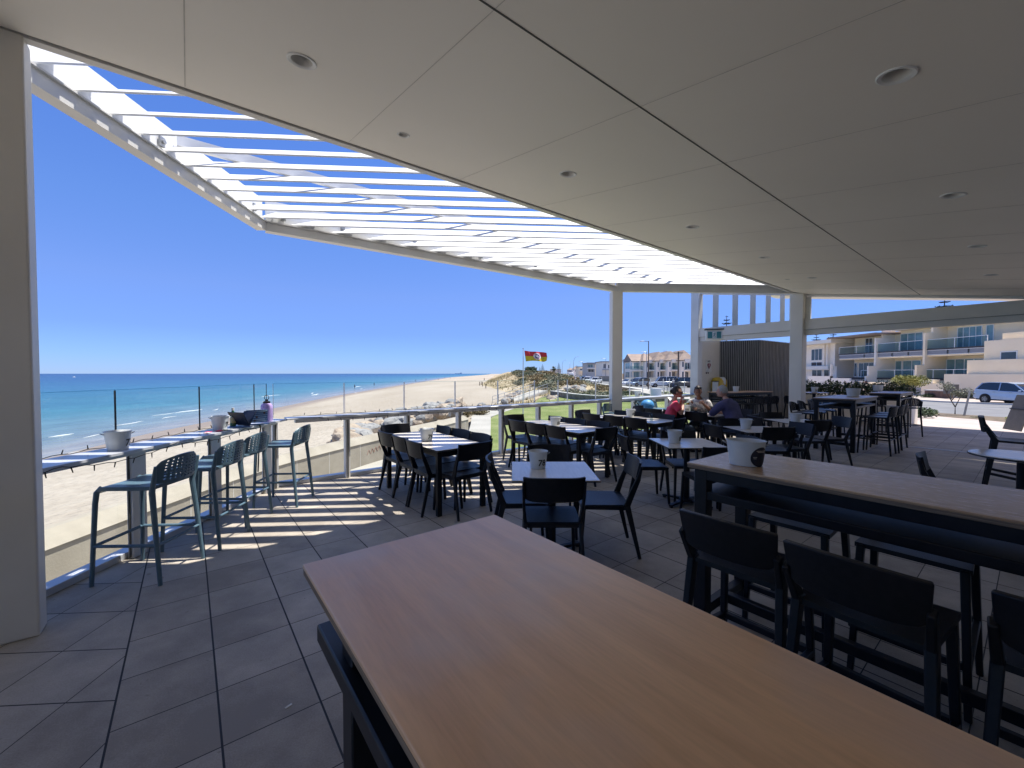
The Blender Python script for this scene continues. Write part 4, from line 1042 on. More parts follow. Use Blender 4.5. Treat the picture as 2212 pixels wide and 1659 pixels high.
# norfolk pines
def mk_pine(n=16, hgt=12, full=True, seed=1):
    def f():
        rt = empty('norfolk_pine', (0, 0, 0), 0, '', 'tree'); rnd = random.Random(seed)
        b = MB(); b.tube([(0, 0, 0), (0, 0, hgt*.5), (0, 0, hgt)], [.28, .18, .04], 8); b.build('trunk', 'trunk_brown', rt)
        b = MB(); br = MB()
        for i in range(n):
            z = hgt*(.18+.80*i/(n-1)); L = (hgt*.34)*(1-(i/(n-1))**1.3)+.35
            for k in range(7):
                a = k*2*pi/7+i*.45+rnd.uniform(-.1, .1); ux, uy = cos(a), sin(a)
                tip = (ux*L, uy*L, z+.12*L); br.tube([(0, 0, z), (ux*L*.6, uy*L*.6, z-.02*L), tip], [.05, .035, .01], 4)
                m_ = int(9*L)+6
                for q in range(m_):
                    t = .2+.8*q/m_; p = Vector((ux*L*t, uy*L*t, z+(-.03+.15*t*t)*L)); sz = .22*(1.15-t*.5)*min(1, L)
                    for e in range(2):
                        dv = Vector((-uy*rnd.choice((-1, 1)), ux*rnd.choice((-1, 1)), rnd.uniform(.1, .9))).normalized(); s2 = Vector((ux, uy, .3)).normalized()
                        o = len(b.v); b.v += [tuple(p-s2*sz*.35), tuple(p+dv*sz*1.7), tuple(p+s2*sz*.35)]; b.f.append((o, o+1, o+2)); b.m.append(0)
        b.build('crown', 'leaf_pine', rt, smooth=False); br.build('branches', 'trunk_brown', rt)
        return rt
    return Proto(f)
PN = mk_pine()
def pine(T, ytop, d, s, lb, base=-1):
    x = (T-1106)/890*d; zt = 1.6+(807-ytop)/890*d; hgt = zt-base; k = hgt/12
    PN.put((x, d, base), random.uniform(0, 6), lb, 'norfolk island pines', scale=(k*s, k*s, k))
pine(2036, 640, 92, .9, 'norfolk pine whose spreading top shows above the header beam')
pine(1798, 716, 118, 1.0, 'norfolk pine crown above the white house roof, just right of the post')
pine(1762, 722, 130, 1.0, 'norfolk pine partly hidden by the grey post above the white house')
pine(1568, 682, 112, .8, 'norfolk pine seen through the glazed fins above the enclosure')
pine(1120, 797.5, 420, .8, 'small lone dark conifer on the skyline left of the flagpole base', 2)
pine(1172, 786, 300, .75, 'dark conifer on the skyline between the flag and the palm', 1)
pine(1207, 782.5, 260, .6, 'slim conifer on the skyline just right of the palm', 1)
pine(1150, 795, 380, .7, 'tiny conifer on the skyline behind the flag', 1)
pine(1166, 792, 380, .6, 'narrow small conifer on the skyline', 1)
# round tree, palm, small trees
def tree(T, ytop, d, w_, lb, m, base, trunkh=.4, n=1500, s=.2, name='leafy_tree', cat='tree', seed=1):
    x = (T-1106)/890*d; zt = 1.6+(807-ytop)/890*d; h_ = zt-base
    r = empty(name, (x, d, base), 0, lb, cat)
    b = MB(); b.tube([(0, 0, 0), (.05*h_, 0, h_*.4), (0, .02*h_, h_*.7)], [.05*h_, .035*h_, .015*h_], 7)
    for i in range(6): a = i*1.05; b.tube([(.03*h_, 0, h_*trunkh), (cos(a)*w_*.25, sin(a)*w_*.25, h_*.75)], [.02*h_, .006*h_], 5)
    b.build('trunk', 'trunk_brown', r)
    b = MB(); rnd = random.Random(seed); cz_ = h_*(trunkh+1)/2; rz_ = h_*(1-trunkh)/2
    for i in range(8):
        a = rnd.uniform(0, 6.28); q = rnd.uniform(.2, .6)*w_/2
        leaves(b, (cos(a)*q, sin(a)*q, cz_+rnd.uniform(-.35, .35)*rz_), (w_/2*.55, w_/2*.55, rz_*.62), n//8, s, seed=seed*7+i)
    b.build('crown', m, r, smooth=False); return r
tree(1145, 789.5, 200, 6.2, 'round dark grey-green tree on the skyline behind the flagpole', 'leaf_dark', dunez(8, 200)-.5, .15, 1600, .3, seed=2)
tree(1560, 690, 240, .1, 'far tree', 'leaf_dark', -1) if False else None
r = empty('palm_tree', ((1196-1106)/890*215, 215, dunez(18, 215)), 0, 'shaggy palm tree on the skyline between the conifers', 'palm tree')
b = MB(); b.tube([(0, 0, 0), (.2, 0, 2.5), (0, 0, 4.6)], [.35, .28, .25], 8); b.build('trunk', 'trunk_brown', r)
b = MB(); rnd = random.Random(4)
for i in range(46):
    a = rnd.uniform(0, 6.28); e = rnd.uniform(-.9, 1.2); L = rnd.uniform(1.6, 2.3)
    pts = [Vector((cos(a)*cos(e)*L*t, sin(a)*cos(e)*L*t, 4.6+sin(e)*L*t-.5*t*t)) for t in (0, .5, 1)]
    sdv = Vector((-sin(a), cos(a), 0))*.35; o = len(b.v)
    b.v += [tuple(pts[0]), tuple(pts[1]+sdv), tuple(pts[2]), tuple(pts[1]-sdv)]; b.f += [(o, o+1, o+2, o+3)]; b.m.append(0)
b.build('crown', 'leaf_olive', r, smooth=False)
# ================================================================ FLAG
fx, fy = GP(1130, 897, -1.5)
r = empty('flagpole', (fx, fy, -1.5), 0, 'slim pale flagpole standing on the lawn', 'flagpole')
ztop = 1.6+(807-753.5)/890*fy+1.5
b = MB(); b.tube([(0, 0, 0), (0, 0, ztop)], [.045, .03], 10); b.build('pole', 'white_steel', r)
b = MB(); b.lathe([(.001, 0), (.06, .01), (.06, .04), (.001, .06)], (0, 0, ztop), 10); b.build('cap', 'galv', r)
FW, FH = 1.83, .83
nu, nv = 88, 40
def flagp(a, c_):
    x = .09+a*FW*.93; dip = .05*sin(a*3.0)+.30*a*(1-c_)*0
    wv = .10*sin(a*8.5+c_*1.1)*(.3+a)+.05*sin(a*17+c_*3)
    top = .0-.17*a-.02*sin(a*6); bot = -FH+.02+.05*sin(a*4.5)+(.10*max(0, a-.85)/.15)
    xl = x+(1-c_)*.11*(1-a)+(-.10*abs(c_-.45)*max(0, a-.8)/.2)
    return (xl, wv, top+(bot-top)*(1-c_))
def fmat(i, j):
    a, c_ = (i+.5)/nu, (j+.5)/nv
    dx, dy = (a-.545)*FW*.93, (c_-.50)*.80; rr = sqrt(dx*dx+dy*dy)
    if rr < .30:
        if rr > .285: return 2
        if rr > .185:
            an = (atan2(dy, dx)*180/pi+360) % 360
            return 0 if (.205 < rr < .265 and int(an/9) % 2 == 0 and not (an < 20 or 160 < an < 200 or an > 340)) else 3
        if rr > .165: return 2
        q = (dx+.01)**2/.011+(dy+.0)**2/.006 < 1 or (dx+.075)**2+(dy-.05)**2 < .0035 or (dx-.05)**2+(dy+.065)**2 < .0025
        return 3 if q else 2
    return 0 if c_ > .5 else 1
b = MB(); b.sheet(flagp, nu, nv, 0, mi=fmat)
o = b.build('flag', ['flag_red', 'flag_yellow', 'flag_navy', 'flag_white'], None, loc=(fx, fy, 1.6+(807-757.3)/890*fy), ang=180)
tag(o, 'red and yellow flag with a round navy and white badge, flying from the pole', 'flag')
# ================================================================ STREET FURNITURE
def lamp(T, ytop, d, reach, lb, curved=False, name='street_lamp', m='galv', yb=None):
    x = (T-1106)/890*d; zt = 1.6+(807-ytop)/890*d; z0 = roadz(d)
    r = empty(name, (x, d, z0), 0, lb, 'street lamp'); hh = zt-z0
    b = MB()
    if curved: b.tube([(0, 0, 0), (0, 0, hh*.68), (.05, 0, hh*.8), (.35, 0, hh*.91), (.9, 0, hh*.98), (1.8, 0, hh)], [.09, .07, .06, .055, .05, .05], 8)
    else: b.tube([(0, 0, 0), (0, 0, hh)], [.10, .07], 8); b.tube([(0, 0, hh-.08), (-reach, 0, hh-.02)], .035, 6)
    b.build('pole', m, r)
    b = MB(); b.box((1.9 if curved else -reach-.35, 0, hh-.02), (.75, .22, .10)); b.build('lamp_head', 'galv', r, bevel=.03)
    return r
lamp(1400.5, 737, 66, .7, 'tall brown street lamp standing in front of the townhouses', m='timber_pole')
lamp(1396.5, 760, 96, .7, 'second, lower street lamp just behind the tall brown one')
lamp(1238.8, 770.5, 175, 0, 'tall swan neck street lamp above the parked cars', True)
lamp(1214.5, 777.7, 215, 0, 'distant swan neck street lamp left of the camper van', True)
lamp(1231, 783, 300, .7, 'small distant street lamp between the two swan neck lamps')
lamp(1258.5, 781, 150, .7, 'straight street lamp left of the modern flat roofed house')
lamp(1308.5, 774, 140, .9, 'straight street lamp in front of the white house left of the column')
def ppole(T, ytop, d, arm, lb, arm_off=0):
    x = (T-1106)/890*d; zt = 1.6+(807-ytop)/890*d; z0 = roadz(d)-.1
    r = empty('power_pole', (x, d, z0), 0, lb, 'power pole', 'timber and steel power poles along the road'); hh = zt-z0
    b = MB(); b.box((0, 0, hh/2), (.26, .2, hh)); b.build('pole', 'timber_pole', r)
    b = MB(); b.box((arm_off, 0, hh-.35), (arm, .12, .12)); b.build('crossarm', 'timber_pole', r)
    b = MB()
    for k in range(4): b.lathe([(.04, 0), (.06, .06), (.03, .14)], (arm_off+arm*(k/3-.5)*.9, 0, hh-.29), 6)
    b.build('insulators', 'galv', r); return x, d, zt
pp = [ppole(1465, 759.5, 97, 2.2, 'dark power pole with a long lamp arm in front of the right hand townhouse'), ppole(1298, 782, 150, 2.4, 'dark power pole right of the modern house'),
      ppole(1347.5, 776, 128, 1.4, 'dark power pole hard against the right side of the column'), ppole(1275, 787, 210, 2.4, 'distant power pole among the far houses'),
      ppole(1246, 790, 260, 2.4, 'smallest distant power pole over the line of far cars')]
x, y, z = pp[0]
b = MB(); b.tube([(x, y, z-.25), (x-1.6, y-.4, z-.1), (x-3.2, y-.8, z+.05)], .05, 6); b.box((x-3.5, y-.9, z+.05), (.8, .25, .1))
tag(b.build('lamp_arm', 'galv'), 'long street light arm reaching left from the power pole by the townhouse', 'street lamp')
b = MB()
for a, c_ in zip(pp, pp[1:]):
    for k in (-.8, 0, .8):
        P0, P1 = Vector((a[0]+k, a[1], a[2]-.2)), Vector((c_[0]+k, c_[1], c_[2]-.2))
        b.tube([P0+(P1-P0)*t-Vector((0, 0, 2.2*t*(1-t))) for t in [i/8 for i in range(9)]], .012, 4)
P0 = Vector(pp[0])
for k in (-.8, 0, .8):
    P1 = Vector((86, 60, 8.2)); b.tube([P0+Vector((k, 0, -.2))+(P1-P0)*t-Vector((0, 0, 3*t*(1-t))) for t in [i/8 for i in range(9)]], .012, 4)
tag(b.build('power_lines', 'print_black'), 'thin power lines strung between the poles along the road', 'power line')
# ================================================================ BUILDINGS
def wl(p): return tuple(-Vector(p.location))
def bx(par, name, m, x0, x1, y0, y1, z0, z1, parent=None, **k):
    b = MB(); b.prism([(x0, y0), (x1, y0), (x1, y1), (x0, y1)], z0, z1)
    return b.build(name, m, parent or par, smooth=False, loc=wl(par) if parent is None else (0, 0, 0), **k)
def winx(par, x0, x1, z0, z1, y, m='window_dark', mull=1, out=-1):
    """window facing -y (out=-1) at world y"""
    f = .07; b = MB()
    for a, c_, e, g in ((x0, x1, z0, z0+f), (x0, x1, z1-f, z1), (x0, x0+f, z0+f, z1-f), (x1-f, x1, z0+f, z1-f)): b.prism([(a, y), (c_, y), (c_, y-.06), (a, y-.06)], e, g)
    for i in range(1, mull+1):
        xm = x0+(x1-x0)*i/(mull+1); b.prism([(xm-f/2, y), (xm+f/2, y), (xm+f/2, y-.05), (xm-f/2, y-.05)], z0+f, z1-f)
    w_ = b.build('window', 'slat_white', par, smooth=False, loc=wl(par))
    b = MB(); b.prism([(x0+.01, y-.001), (x1-.01, y-.001), (x1-.01, y-.03), (x0+.01, y-.03)], z0+.01, z1-.01); b.build('pane', m, w_, smooth=False)
def winy(par, y0, y1, z0, z1, x, m='window_dark', mull=1):
    """window facing -x at world x"""
    f = .07; b = MB()
    for a, c_, e, g in ((y0, y1, z0, z0+f), (y0, y1, z1-f, z1), (y0, y0+f, z0+f, z1-f), (y1-f, y1, z0+f, z1-f)): b.prism([(x, a), (x, c_), (x-.06, c_), (x-.06, a)], e, g)
    for i in range(1, mull+1):
        ym = y0+(y1-y0)*i/(mull+1); b.prism([(x, ym-f/2), (x, ym+f/2), (x-.05, ym+f/2), (x-.05, ym-f/2)], z0+f, z1-f)
    w_ = b.build('window', 'slat_white', par, smooth=False, loc=wl(par))
    b = MB(); b.prism([(x-.001, y0+.01), (x-.001, y1-.01), (x-.03, y1-.01), (x-.03, y0+.01)], z0+.01, z1-.01); b.build('pane', m, w_, smooth=False)
# ---- townhouses
def hip(par, x0, x1, y0, y1, z0, z1, ridge='x', gable=False, m='roof_tile', ov=.35):
    x0 -= ov; x1 += ov; y0 -= ov; y1 += ov; w_ = (y1-y0)/2; ym = (y0+y1)/2; xm = (x0+x1)/2
    k = 0 if gable else min(w_, (x1-x0)/2)
    if ridge == 'x': r0, r1 = (x0+k, ym, z1), (x1-k, ym, z1)
    else: k = 0 if gable else min((x1-x0)/2, w_); r0, r1 = (xm, y0+k, z1), (xm, y1-k, z1)
    b = MB(); vs = [(x0, y0, z0), (x1, y0, z0), (x1, y1, z0), (x0, y1, z0), r0, r1]
    fs = [(0, 1, 5, 4), (1, 2, 5), (2, 3, 4, 5), (3, 0, 4), (3, 2, 1, 0)] if ridge == 'x' else [(0, 1, 4), (1, 2, 5, 4), (2, 3, 5), (3, 0, 4, 5), (3, 2, 1, 0)]
    b.add(vs, fs); o = b.build('roof', m, par, smooth=False, loc=wl(par))
    b = MB(); b.prism([(x0, y0), (x1, y0), (x1, y1), (x0, y1)], z0-.16, z0-.002); b.build('eave', 'fascia_dark', o, smooth=False)
    return o
XT = lambda T, d: (T-1106)/890*d
D = 112
h1 = empty('townhouse', (36, D, -1), 0, 'gable ended townhouse with tan tiled roof, leftmost of the row beside the column', 'house', 'townhouses behind the parked cars')
x0, x1 = XT(1366, D), XT(1396, D)
bx(h1, 'wall', 'render_white', x0, x1, D, D+8, -1.1, 4.95)
hip(h1, x0, x1+3, D, D+8, 5.0, 7.1, 'x', gable=True)
b = MB(); b.add([(x0-.02, D, 4.95), (x0-.02, D+8, 4.95), (x0-.02, D+4, 6.85)], [(0, 2, 1)]); b.add([(x0+.1, D, 4.95), (x0+.1, D+8, 4.95), (x0+.1, D+4, 6.85)], [(0, 1, 2)]); b.build('gable', 'render_grey', h1, smooth=False, loc=wl(h1))
for z0, z1 in ((2.9, 4.6), (-.2, 2.1)):
    winx(h1, x0+.3, x0+2.2, z0, z1, D, 'window_teal', 2); winx(h1, x0+2.6, x1-.2, z0, z1, D, 'window_dark', 1); winy(h1, D+.6, D+6.8, z0, z1, x0, 'window_teal', 2)
bx(h1, 'balcony', 'render_white', x0-1.2, x1, D-1.6, D, 2.25, 2.62)
b = MB(); b.prism([(x0-1.15, D-1.57), (x1, D-1.57), (x1, D-1.53), (x0-1.15, D-1.53)], 2.66, 3.6); b.build('balustrade', 'glass_balcony', h1, smooth=False, loc=wl(h1))
for x in (x0-1.1, x0+1.5, x1-.3): bx(h1, 'post', 'render_white', x, x+.2, D-1.55, D-1.35, -1.1, 4.95)
units = [(1393, 1417, 109, 'townhouse with hipped tan roof, second from the left of the row'), (1417, 1442, 107, 'townhouse with glass balcony, middle of the row behind the white van'),
         (1442, 1470, 105, 'townhouse with glass balcony behind the dark power pole'), (1470, 1500, 103, 'townhouse with narrow dark windows, partly hidden by the slim white post')]
for i, (Ta, Tb, D, lb) in enumerate(units):
    x0, x1 = XT(Ta, D), XT(Tb, D)
    h = empty('townhouse', ((x0+x1)/2, D, -1), 0, lb, 'house', 'townhouses behind the parked cars')
    bx(h, 'wall', 'render_white', x0, x1, D+1.4, D+11, -1.1, 4.9)
    bx(h, 'wall', 'render_white', x0, x0+1.1, D+.0, D+1.4, -1.1, 4.9)
    hip(h, x0-.2, x1+.1, D+.2, D+11, 4.95, 7.3+.1*i, 'y' if i else 'x')
    bx(h, 'parapet_box', 'render_white', x0+.9, x1-.1, D-.5, D+1.6, 4.35, 5.25)
    bx(h, 'balcony', 'render_white', x0+.9, x1-.1, D-.6, D+1.4, 2.25, 2.6)
    b = MB(); b.prism([(x0+.9, D-.58), (x1-.1, D-.58), (x1-.1, D-.54), (x0+.9, D-.54)], 2.63, 3.55); b.build('balustrade', 'glass_balcony', h, smooth=False, loc=wl(h))
    bx(h, 'pier', 'render_white', x1-.35, x1-.0, D-.7, D+1.4, -1.1, 4.3)
    winx(h, x0+.3, x0+.8, 3.2, 4.6, D, 'window_dark', 0); winx(h, x0+.3, x0+.85, -.1, 2.1, D, 'window_dark', 0)
    winx(h, x0+1.3, x1-.4, 2.65, 4.3, D+1.4, 'window_teal', 2); winx(h, x0+1.3, x1-.9, -.6, 2.1, D+1.4, 'window_dark', 2)
    if i == 3: winx(h, x0+1.4, x0+2.0, 2.7, 4.3, D-.52, 'window_dark', 0)
b = MB(); b.prism(rect((XT(1351, 104), 104), (XT(1500, 97), 97), 0, .2), -1.1, .62)
tag(b.build('front_fence', 'render_cream', smooth=False), 'low cream fence wall along the front of the townhouses', 'wall')
# ---- modern flat roofed houses further along
def boxhouse(lb, T0, T1, ytop, D, m, wins, roof='roof_grey', depth=10, ov=.4, z0=None, extra=None):
    x0, x1 = XT(T0, D), XT(T1, D); zt = 1.6+(807-ytop)/890*D; zb = roadz(D)-.4
    h = empty('flat_roofed_house' if roof != 'roof_tile' else 'tiled_house', ((x0+x1)/2, D, zb), 0, lb, 'house', 'houses along the beach road')
    bx(h, 'wall', m, x0, x1, D, D+depth, zb, zt)
    if roof == 'roof_tile': hip(h, x0, x1, D, D+depth, zt+.02, zt+2.0)
    else: bx(h, 'roof', roof, x0-ov, x1+ov, D-ov, D+depth, zt+.003, zt+.25)
    for (Ta, Tb, ya, yb_, wm) in wins:
        winx(h, XT(Ta, D), XT(Tb, D), 1.6+(807-yb_)/890*D, 1.6+(807-ya)/890*D, D, wm, 1)
    if extra:
        for (Ta, Tb, ya, yb_, em, o) in extra: bx(h, 'balcony', em, XT(Ta, D), XT(Tb, D), D-o, D-.001, 1.6+(807-yb_)/890*D, 1.6+(807-ya)/890*D)
    return h
boxhouse('white flat roofed house with dark windows immediately left of the column', 1300, 1333, 782, 140, 'render_white', [(1313, 1321, 788, 796, 'window_dark'), (1326, 1331, 789, 795, 'window_dark'), (1316, 1324, 801, 808, 'window_dark'), (1303, 1309, 786, 796, 'window_dark')], extra=[(1301, 1331, 797.5, 799.5, 'render_grey', 1.4)])
boxhouse('modern two storey house with a dark teal glazed balcony', 1268, 1285, 785, 165, 'render_grey', [(1269.5, 1281, 787, 794, 'window_teal'), (1270, 1283, 797, 804, 'window_dark')], extra=[(1268, 1284, 794.5, 797, 'render_white', 1.8), (1266, 1285, 783.5, 785.5, 'roof_grey', 2.2)])
boxhouse('blank cream house wall beside the modern glazed house', 1284, 1300, 787, 170, 'render_cream', [(1288, 1290, 793, 797, 'window_dark')])
boxhouse('low cream house with wide windows among the distant houses', 1250, 1268, 793, 215, 'render_cream', [(1252, 1258, 796, 800, 'window_dark'), (1260, 1266, 796, 800, 'window_dark')], extra=[(1250, 1268, 800.5, 802, 'render_white', 2)])
boxhouse('distant tiled house with brown roof over the far cars', 1240, 1252, 797, 280, 'render_white', [(1242, 1246, 799.5, 802.5, 'window_dark'), (1248, 1251, 799.5, 802.5, 'window_dark')], roof='roof_tile')
boxhouse('far grey house at the vanishing end of the road', 1228, 1240, 799, 380, 'render_grey', [(1230, 1233, 801, 803.5, 'window_dark'), (1235, 1238, 801, 803.5, 'window_dark')], roof='roof_tile')
boxhouse('far white house on the skyline between the palm and the slim conifer', 1190, 1212, 798, 420, 'render_white', [(1193, 1198, 800, 803, 'window_dark')], roof='roof_grey')
b = MB(); b.prism(rect((XT(1284, 135), 135), (XT(1333, 128), 128), 0, .2), -1.1, .8)
tag(b.build('front_fence', 'concrete', smooth=False), 'tan rendered fence wall in front of the houses left of the column', 'wall')
# ---- apartment block (faces the road, at x = 46)
AP = empty('apartment_block', (46, 48, -1), 0, 'two storey cream apartment block with glass balconies and stepped side walls', 'building')
Y = lambda T, x=46: x*890/(T-1106)
zg, z1, z2, z3 = -1.0, 1.0, 4.2, 6.85
yN, yF = 30, Y(1811)
bx(AP, 'wall', 'render_cream', 48.2, 60, yN, yF, zg, z3)
bx(AP, 'wall', 'render_cream', 46.05, 48.2, Y(2133), yF, zg, z1-.12)
bx(AP, 'roof', 'render_cream', 47.0, 60.5, yN, Y(1905), z3+.003, z3+.5)
bx(AP, 'roof', 'roof_tile', 45.0, 60, Y(1905), yF+1, z3-.35, z3-.15)
bx(AP, 'floor_slab', 'fascia_dark', 45.95, 48.2, Y(2133), yF, z2-.02, z2+.12)
bx(AP, 'floor_slab', 'fascia_dark', 45.95, 48.2, Y(2133), yF, z1-.12, z1+.08)
for a, c_ in zip((2132, 2090, 2045, 1998, 1960, 1925, 1893, 1865), (2091, 2046, 1999, 1961, 1926, 1894, 1866, 1812)):
    bx(AP, 'louvre_panel', 'louvre_grey', 46.0, 46.08, Y(a)+.06, Y(c_)-.06, z2-.50, z2-.08)
bx(AP, 'louvre_rail', 'slat_white', 45.97, 46.09, Y(2133), yF, z2-.57, z2-.51); bx(AP, 'louvre_rail', 'slat_white', 45.97, 46.09, Y(2133), yF, z2-.078, z2-.03)
bx(AP, 'soffit_beam', 'render_cream', 46.1, 48.2, Y(2133), yF, z2-.72, z2-.58)
def gl(T0, T1, z0, z1_):
    b = MB(); b.prism([(46.0, Y(T0)), (46.03, Y(T0)), (46.03, Y(T1)), (46.0, Y(T1))], z0, z1_); o = b.build('balcony_glass', 'glass_balcony', AP, smooth=False, loc=wl(AP))
    b = MB(); b.prism([(45.97, Y(T0)), (46.06, Y(T0)), (46.06, Y(T1)), (45.97, Y(T1))], z1_+.002, z1_+.05)
    n = max(2, int(abs(Y(T0)-Y(T1))/2))
    for i in range(n+1): y = Y(T0)+(Y(T1)-Y(T0))*i/n; b.prism([(45.96, y-.03), (46.0, y-.03), (46.0, y+.03), (45.96, y+.03)], z0, z1_)
    b.build('rail', 'slat_white', o, smooth=False)
gl(2131, 1999, z2+.12, z2+1.1); gl(1995, 1894, z2+.12, z2+1.1); gl(1890, 1812, z2+.12, z2+1.0)
gl(2108, 1976, z1+.08, z1+1.0); gl(1974, 1860, z1+.08, z1+1.0)
xw = 48.2
winy(AP, Y(2120, xw), Y(2066, xw), z2+.15, z2+2.35, xw, 'window_teal', 3); winy(AP, Y(2145, xw), Y(2128, xw), z2+.15, z2+2.35, xw, 'window_teal', 0)
winy(AP, Y(1992, xw), Y(1944, xw), z2+.15, z2+2.3, xw, 'window_teal', 2); winy(AP, Y(1884, xw), Y(1868, xw), z2+.15, z2+2.2, xw, 'window_dark', 1)
winy(AP, Y(2125, xw), Y(2044, xw), z1+.15, z1+2.2, xw, 'window_teal', 3); winy(AP, Y(1990, xw), Y(1950, xw), z1+.15, z1+2.2, xw, 'window_teal', 1); winy(AP, Y(1948, xw), Y(1934, xw), z1+.15, z1+2.2, xw, 'window_teal', 0)
winy(AP, Y(1888, xw), Y(1855, xw), z1+.15, z1+2.1, xw, 'window_dark', 2); winy(AP, Y(1852, xw), Y(1845, xw), z1+.15, z1+2.1, xw, 'window_dark', 0)
def fin(T, th=.25, m='render_cream'):
    y = Y(T); b = MB()
    b.xprism([(44.6, zg), (48.2, zg), (48.2, z3+.35), (46.6, z3+.35), (46.6, z2+1.9), (45.75, z2+1.9), (45.75, z1+1.55), (44.9, z1+1.55), (44.9, z1+.3), (44.6, z1+.3)], (0, y), (1, 0), th)
    b.build('stepped_wall', m, AP, smooth=False, loc=wl(AP))
fin(1999); fin(1893, .22, 'render_white')
# big stepped side wall at the right
b = MB(); b.prism([(45.6, 30), (48.2, 30), (48.2, Y(2133)), (45.6, Y(2133))], zg, z2+.55); b.prism([(44.6, 30), (45.597, 30), (45.597, Y(2119)), (44.6, Y(2119))], zg, z1+1.9)
b.prism([(43.8, 28), (44.597, 28), (44.597, Y(2086)), (43.8, Y(2086))], zg, z1+.55); b.prism([(43.8, Y(2086)), (44.4, Y(2086)), (44.4, Y(1860)), (43.8, Y(1860))], zg, .55)
b.prism([(46.3, 30), (48.2, 30), (48.2, 39.0), (46.3, 39.0)], z2+.552, z2+1.2)
b.build('stepped_wall', 'render_cream', AP, smooth=False, loc=wl(AP))
winy(AP, 37.2, 38.5, z1+1.0, z1+2.65, 45.6, 'window_dark', 0)
b = MB(); b.prism([(44.05, Y(2055)), (44.8, Y(2055)), (44.8, Y(2018)), (44.05, Y(2018))], .60, .98); b.build('planter_ledge', 'render_white', AP, smooth=False, loc=wl(AP))
b = MB(); b.prism([(43.76, Y(1990, 43.8)), (43.795, Y(1990, 43.8)), (43.795, Y(1942, 43.8)), (43.76, Y(1942, 43.8))], zg, .1); b.build('garage_door', 'roof_grey', AP, smooth=False, loc=wl(AP))
# round wall ornament
b = MB(); b.tube([(48.15, Y(2013, 48.2), z1+1.75), (48.10, Y(2013, 48.2), z1+1.75)], .36, 20); o = b.build('wall_ornament', 'galv', AP, loc=wl(AP))
b = MB(); b.tube([(48.09, Y(2013, 48.2), z1+1.75), (48.07, Y(2013, 48.2), z1+1.75)], .14, 14); b.build('centre', 'render_cream', o)
# ---- older white house left of the block
OH = empty('white_house', (50, 66, -1), 0, 'white two storey house with a flat roof just right of the grey post', 'house')
xo = 47
bx(OH, 'wall', 'render_white', xo, 60, Y(1807, xo), 76, -1.1, 6.0)
bx(OH, 'roof', 'render_white', xo-1.8, 61, 58.5, 77, 6.003, 6.5)
winy(OH, Y(1776, xo), Y(1752, xo), 3.6, 5.4, xo, 'window_dark', 2); winy(OH, Y(1776, xo), Y(1754, xo), .7, 2.2, xo, 'window_dark', 1); winy(OH, Y(1792, xo), Y(1780, xo), .7, 2.2, xo, 'window_dark', 0)
winy(OH, Y(1776, xo), Y(1752, xo), 2.75, 3.4, xo, 'fascia_dark', 1)
bx(OH, 'balcony', 'render_white', xo-.8, xo-.001, Y(1800, xo), 76, 2.2, 2.7)
for T in (1783, 1790, 1806): bx(OH, 'pilaster', 'render_white', xo-.35, xo-.002, Y(T, xo)-.15, Y(T, xo)+.15, 2.702, 5.9)
FWL = empty('garden_wall', (42, 60, -1), 0, 'white stepped garden wall in front of the white house', 'wall')
for T0, T1, zt in ((1835, 1795, 1.0), (1865, 1835, .7), (1795, 1745, 1.25), (1795, 1793, 2.9)):
    x = 43.5; b = MB(); b.prism([(x, Y(T0, x)), (x+.25, Y(T0, x)), (x+.25, Y(T1, x)), (x, Y(T1, x))], -1.1, zt); b.build('wall_panel', 'render_white', FWL, smooth=False, loc=wl(FWL))
# brick garden wall and planting across the road
b = MB(); x = 41.6; b.prism([(x, Y(2050, x)), (x+.4, Y(2050, x)), (x+.4, Y(1998, x)), (x, Y(1998, x))], -1.1, -.1)
b2 = MB(); b2.prism([(x-.05, Y(2051, x)), (x+.45, Y(2051, x)), (x+.45, Y(1997, x)), (x-.05, Y(1997, x))], -.1, -.0)
r = empty('brick_garden_wall', (x, Y(2025, x), -1), 0, 'low dark brick garden wall with a white top across the road', 'wall')
b.build('brickwork', 'brick_brown', r, smooth=False, loc=wl(r)); b2.build('capping', 'kerb_white', r, smooth=False, loc=wl(r))
b = MB(); b.box((41.0, Y(2055, 41), .15), (.3, 1.1, .9)); b.box((41.0, Y(2055, 41), -.6), (.1, .1, .9))
tag(b.build('meter_box', 'board_grey'), 'dark grey box on a post beside the brick garden wall', 'box')
random.seed(44)
for T, d, k, s, lb in ((2068, 41.5, 'dry', .9, 'dry reddish shrub behind the young tree across the road'), (2082, 40.5, 'dry', 1.0, 'dry reddish shrub left of the blue car'), (2095, 39.5, 'olive', .9, 'olive shrub just behind the tail of the blue car'),
                       (2112, 39.5, 'dry', .8, 'dry shrub behind the roof of the blue car'), (2012, 41.0, 'dark', .8, 'dark shrub in front of the brick garden wall'), (1880, 54, 'dark', 1.1, 'dark shrub below the lower balcony of the apartments')):
    put_bush(k, XT(T, d), d, roadz(d)+.05, s, lb, None, s*.9)
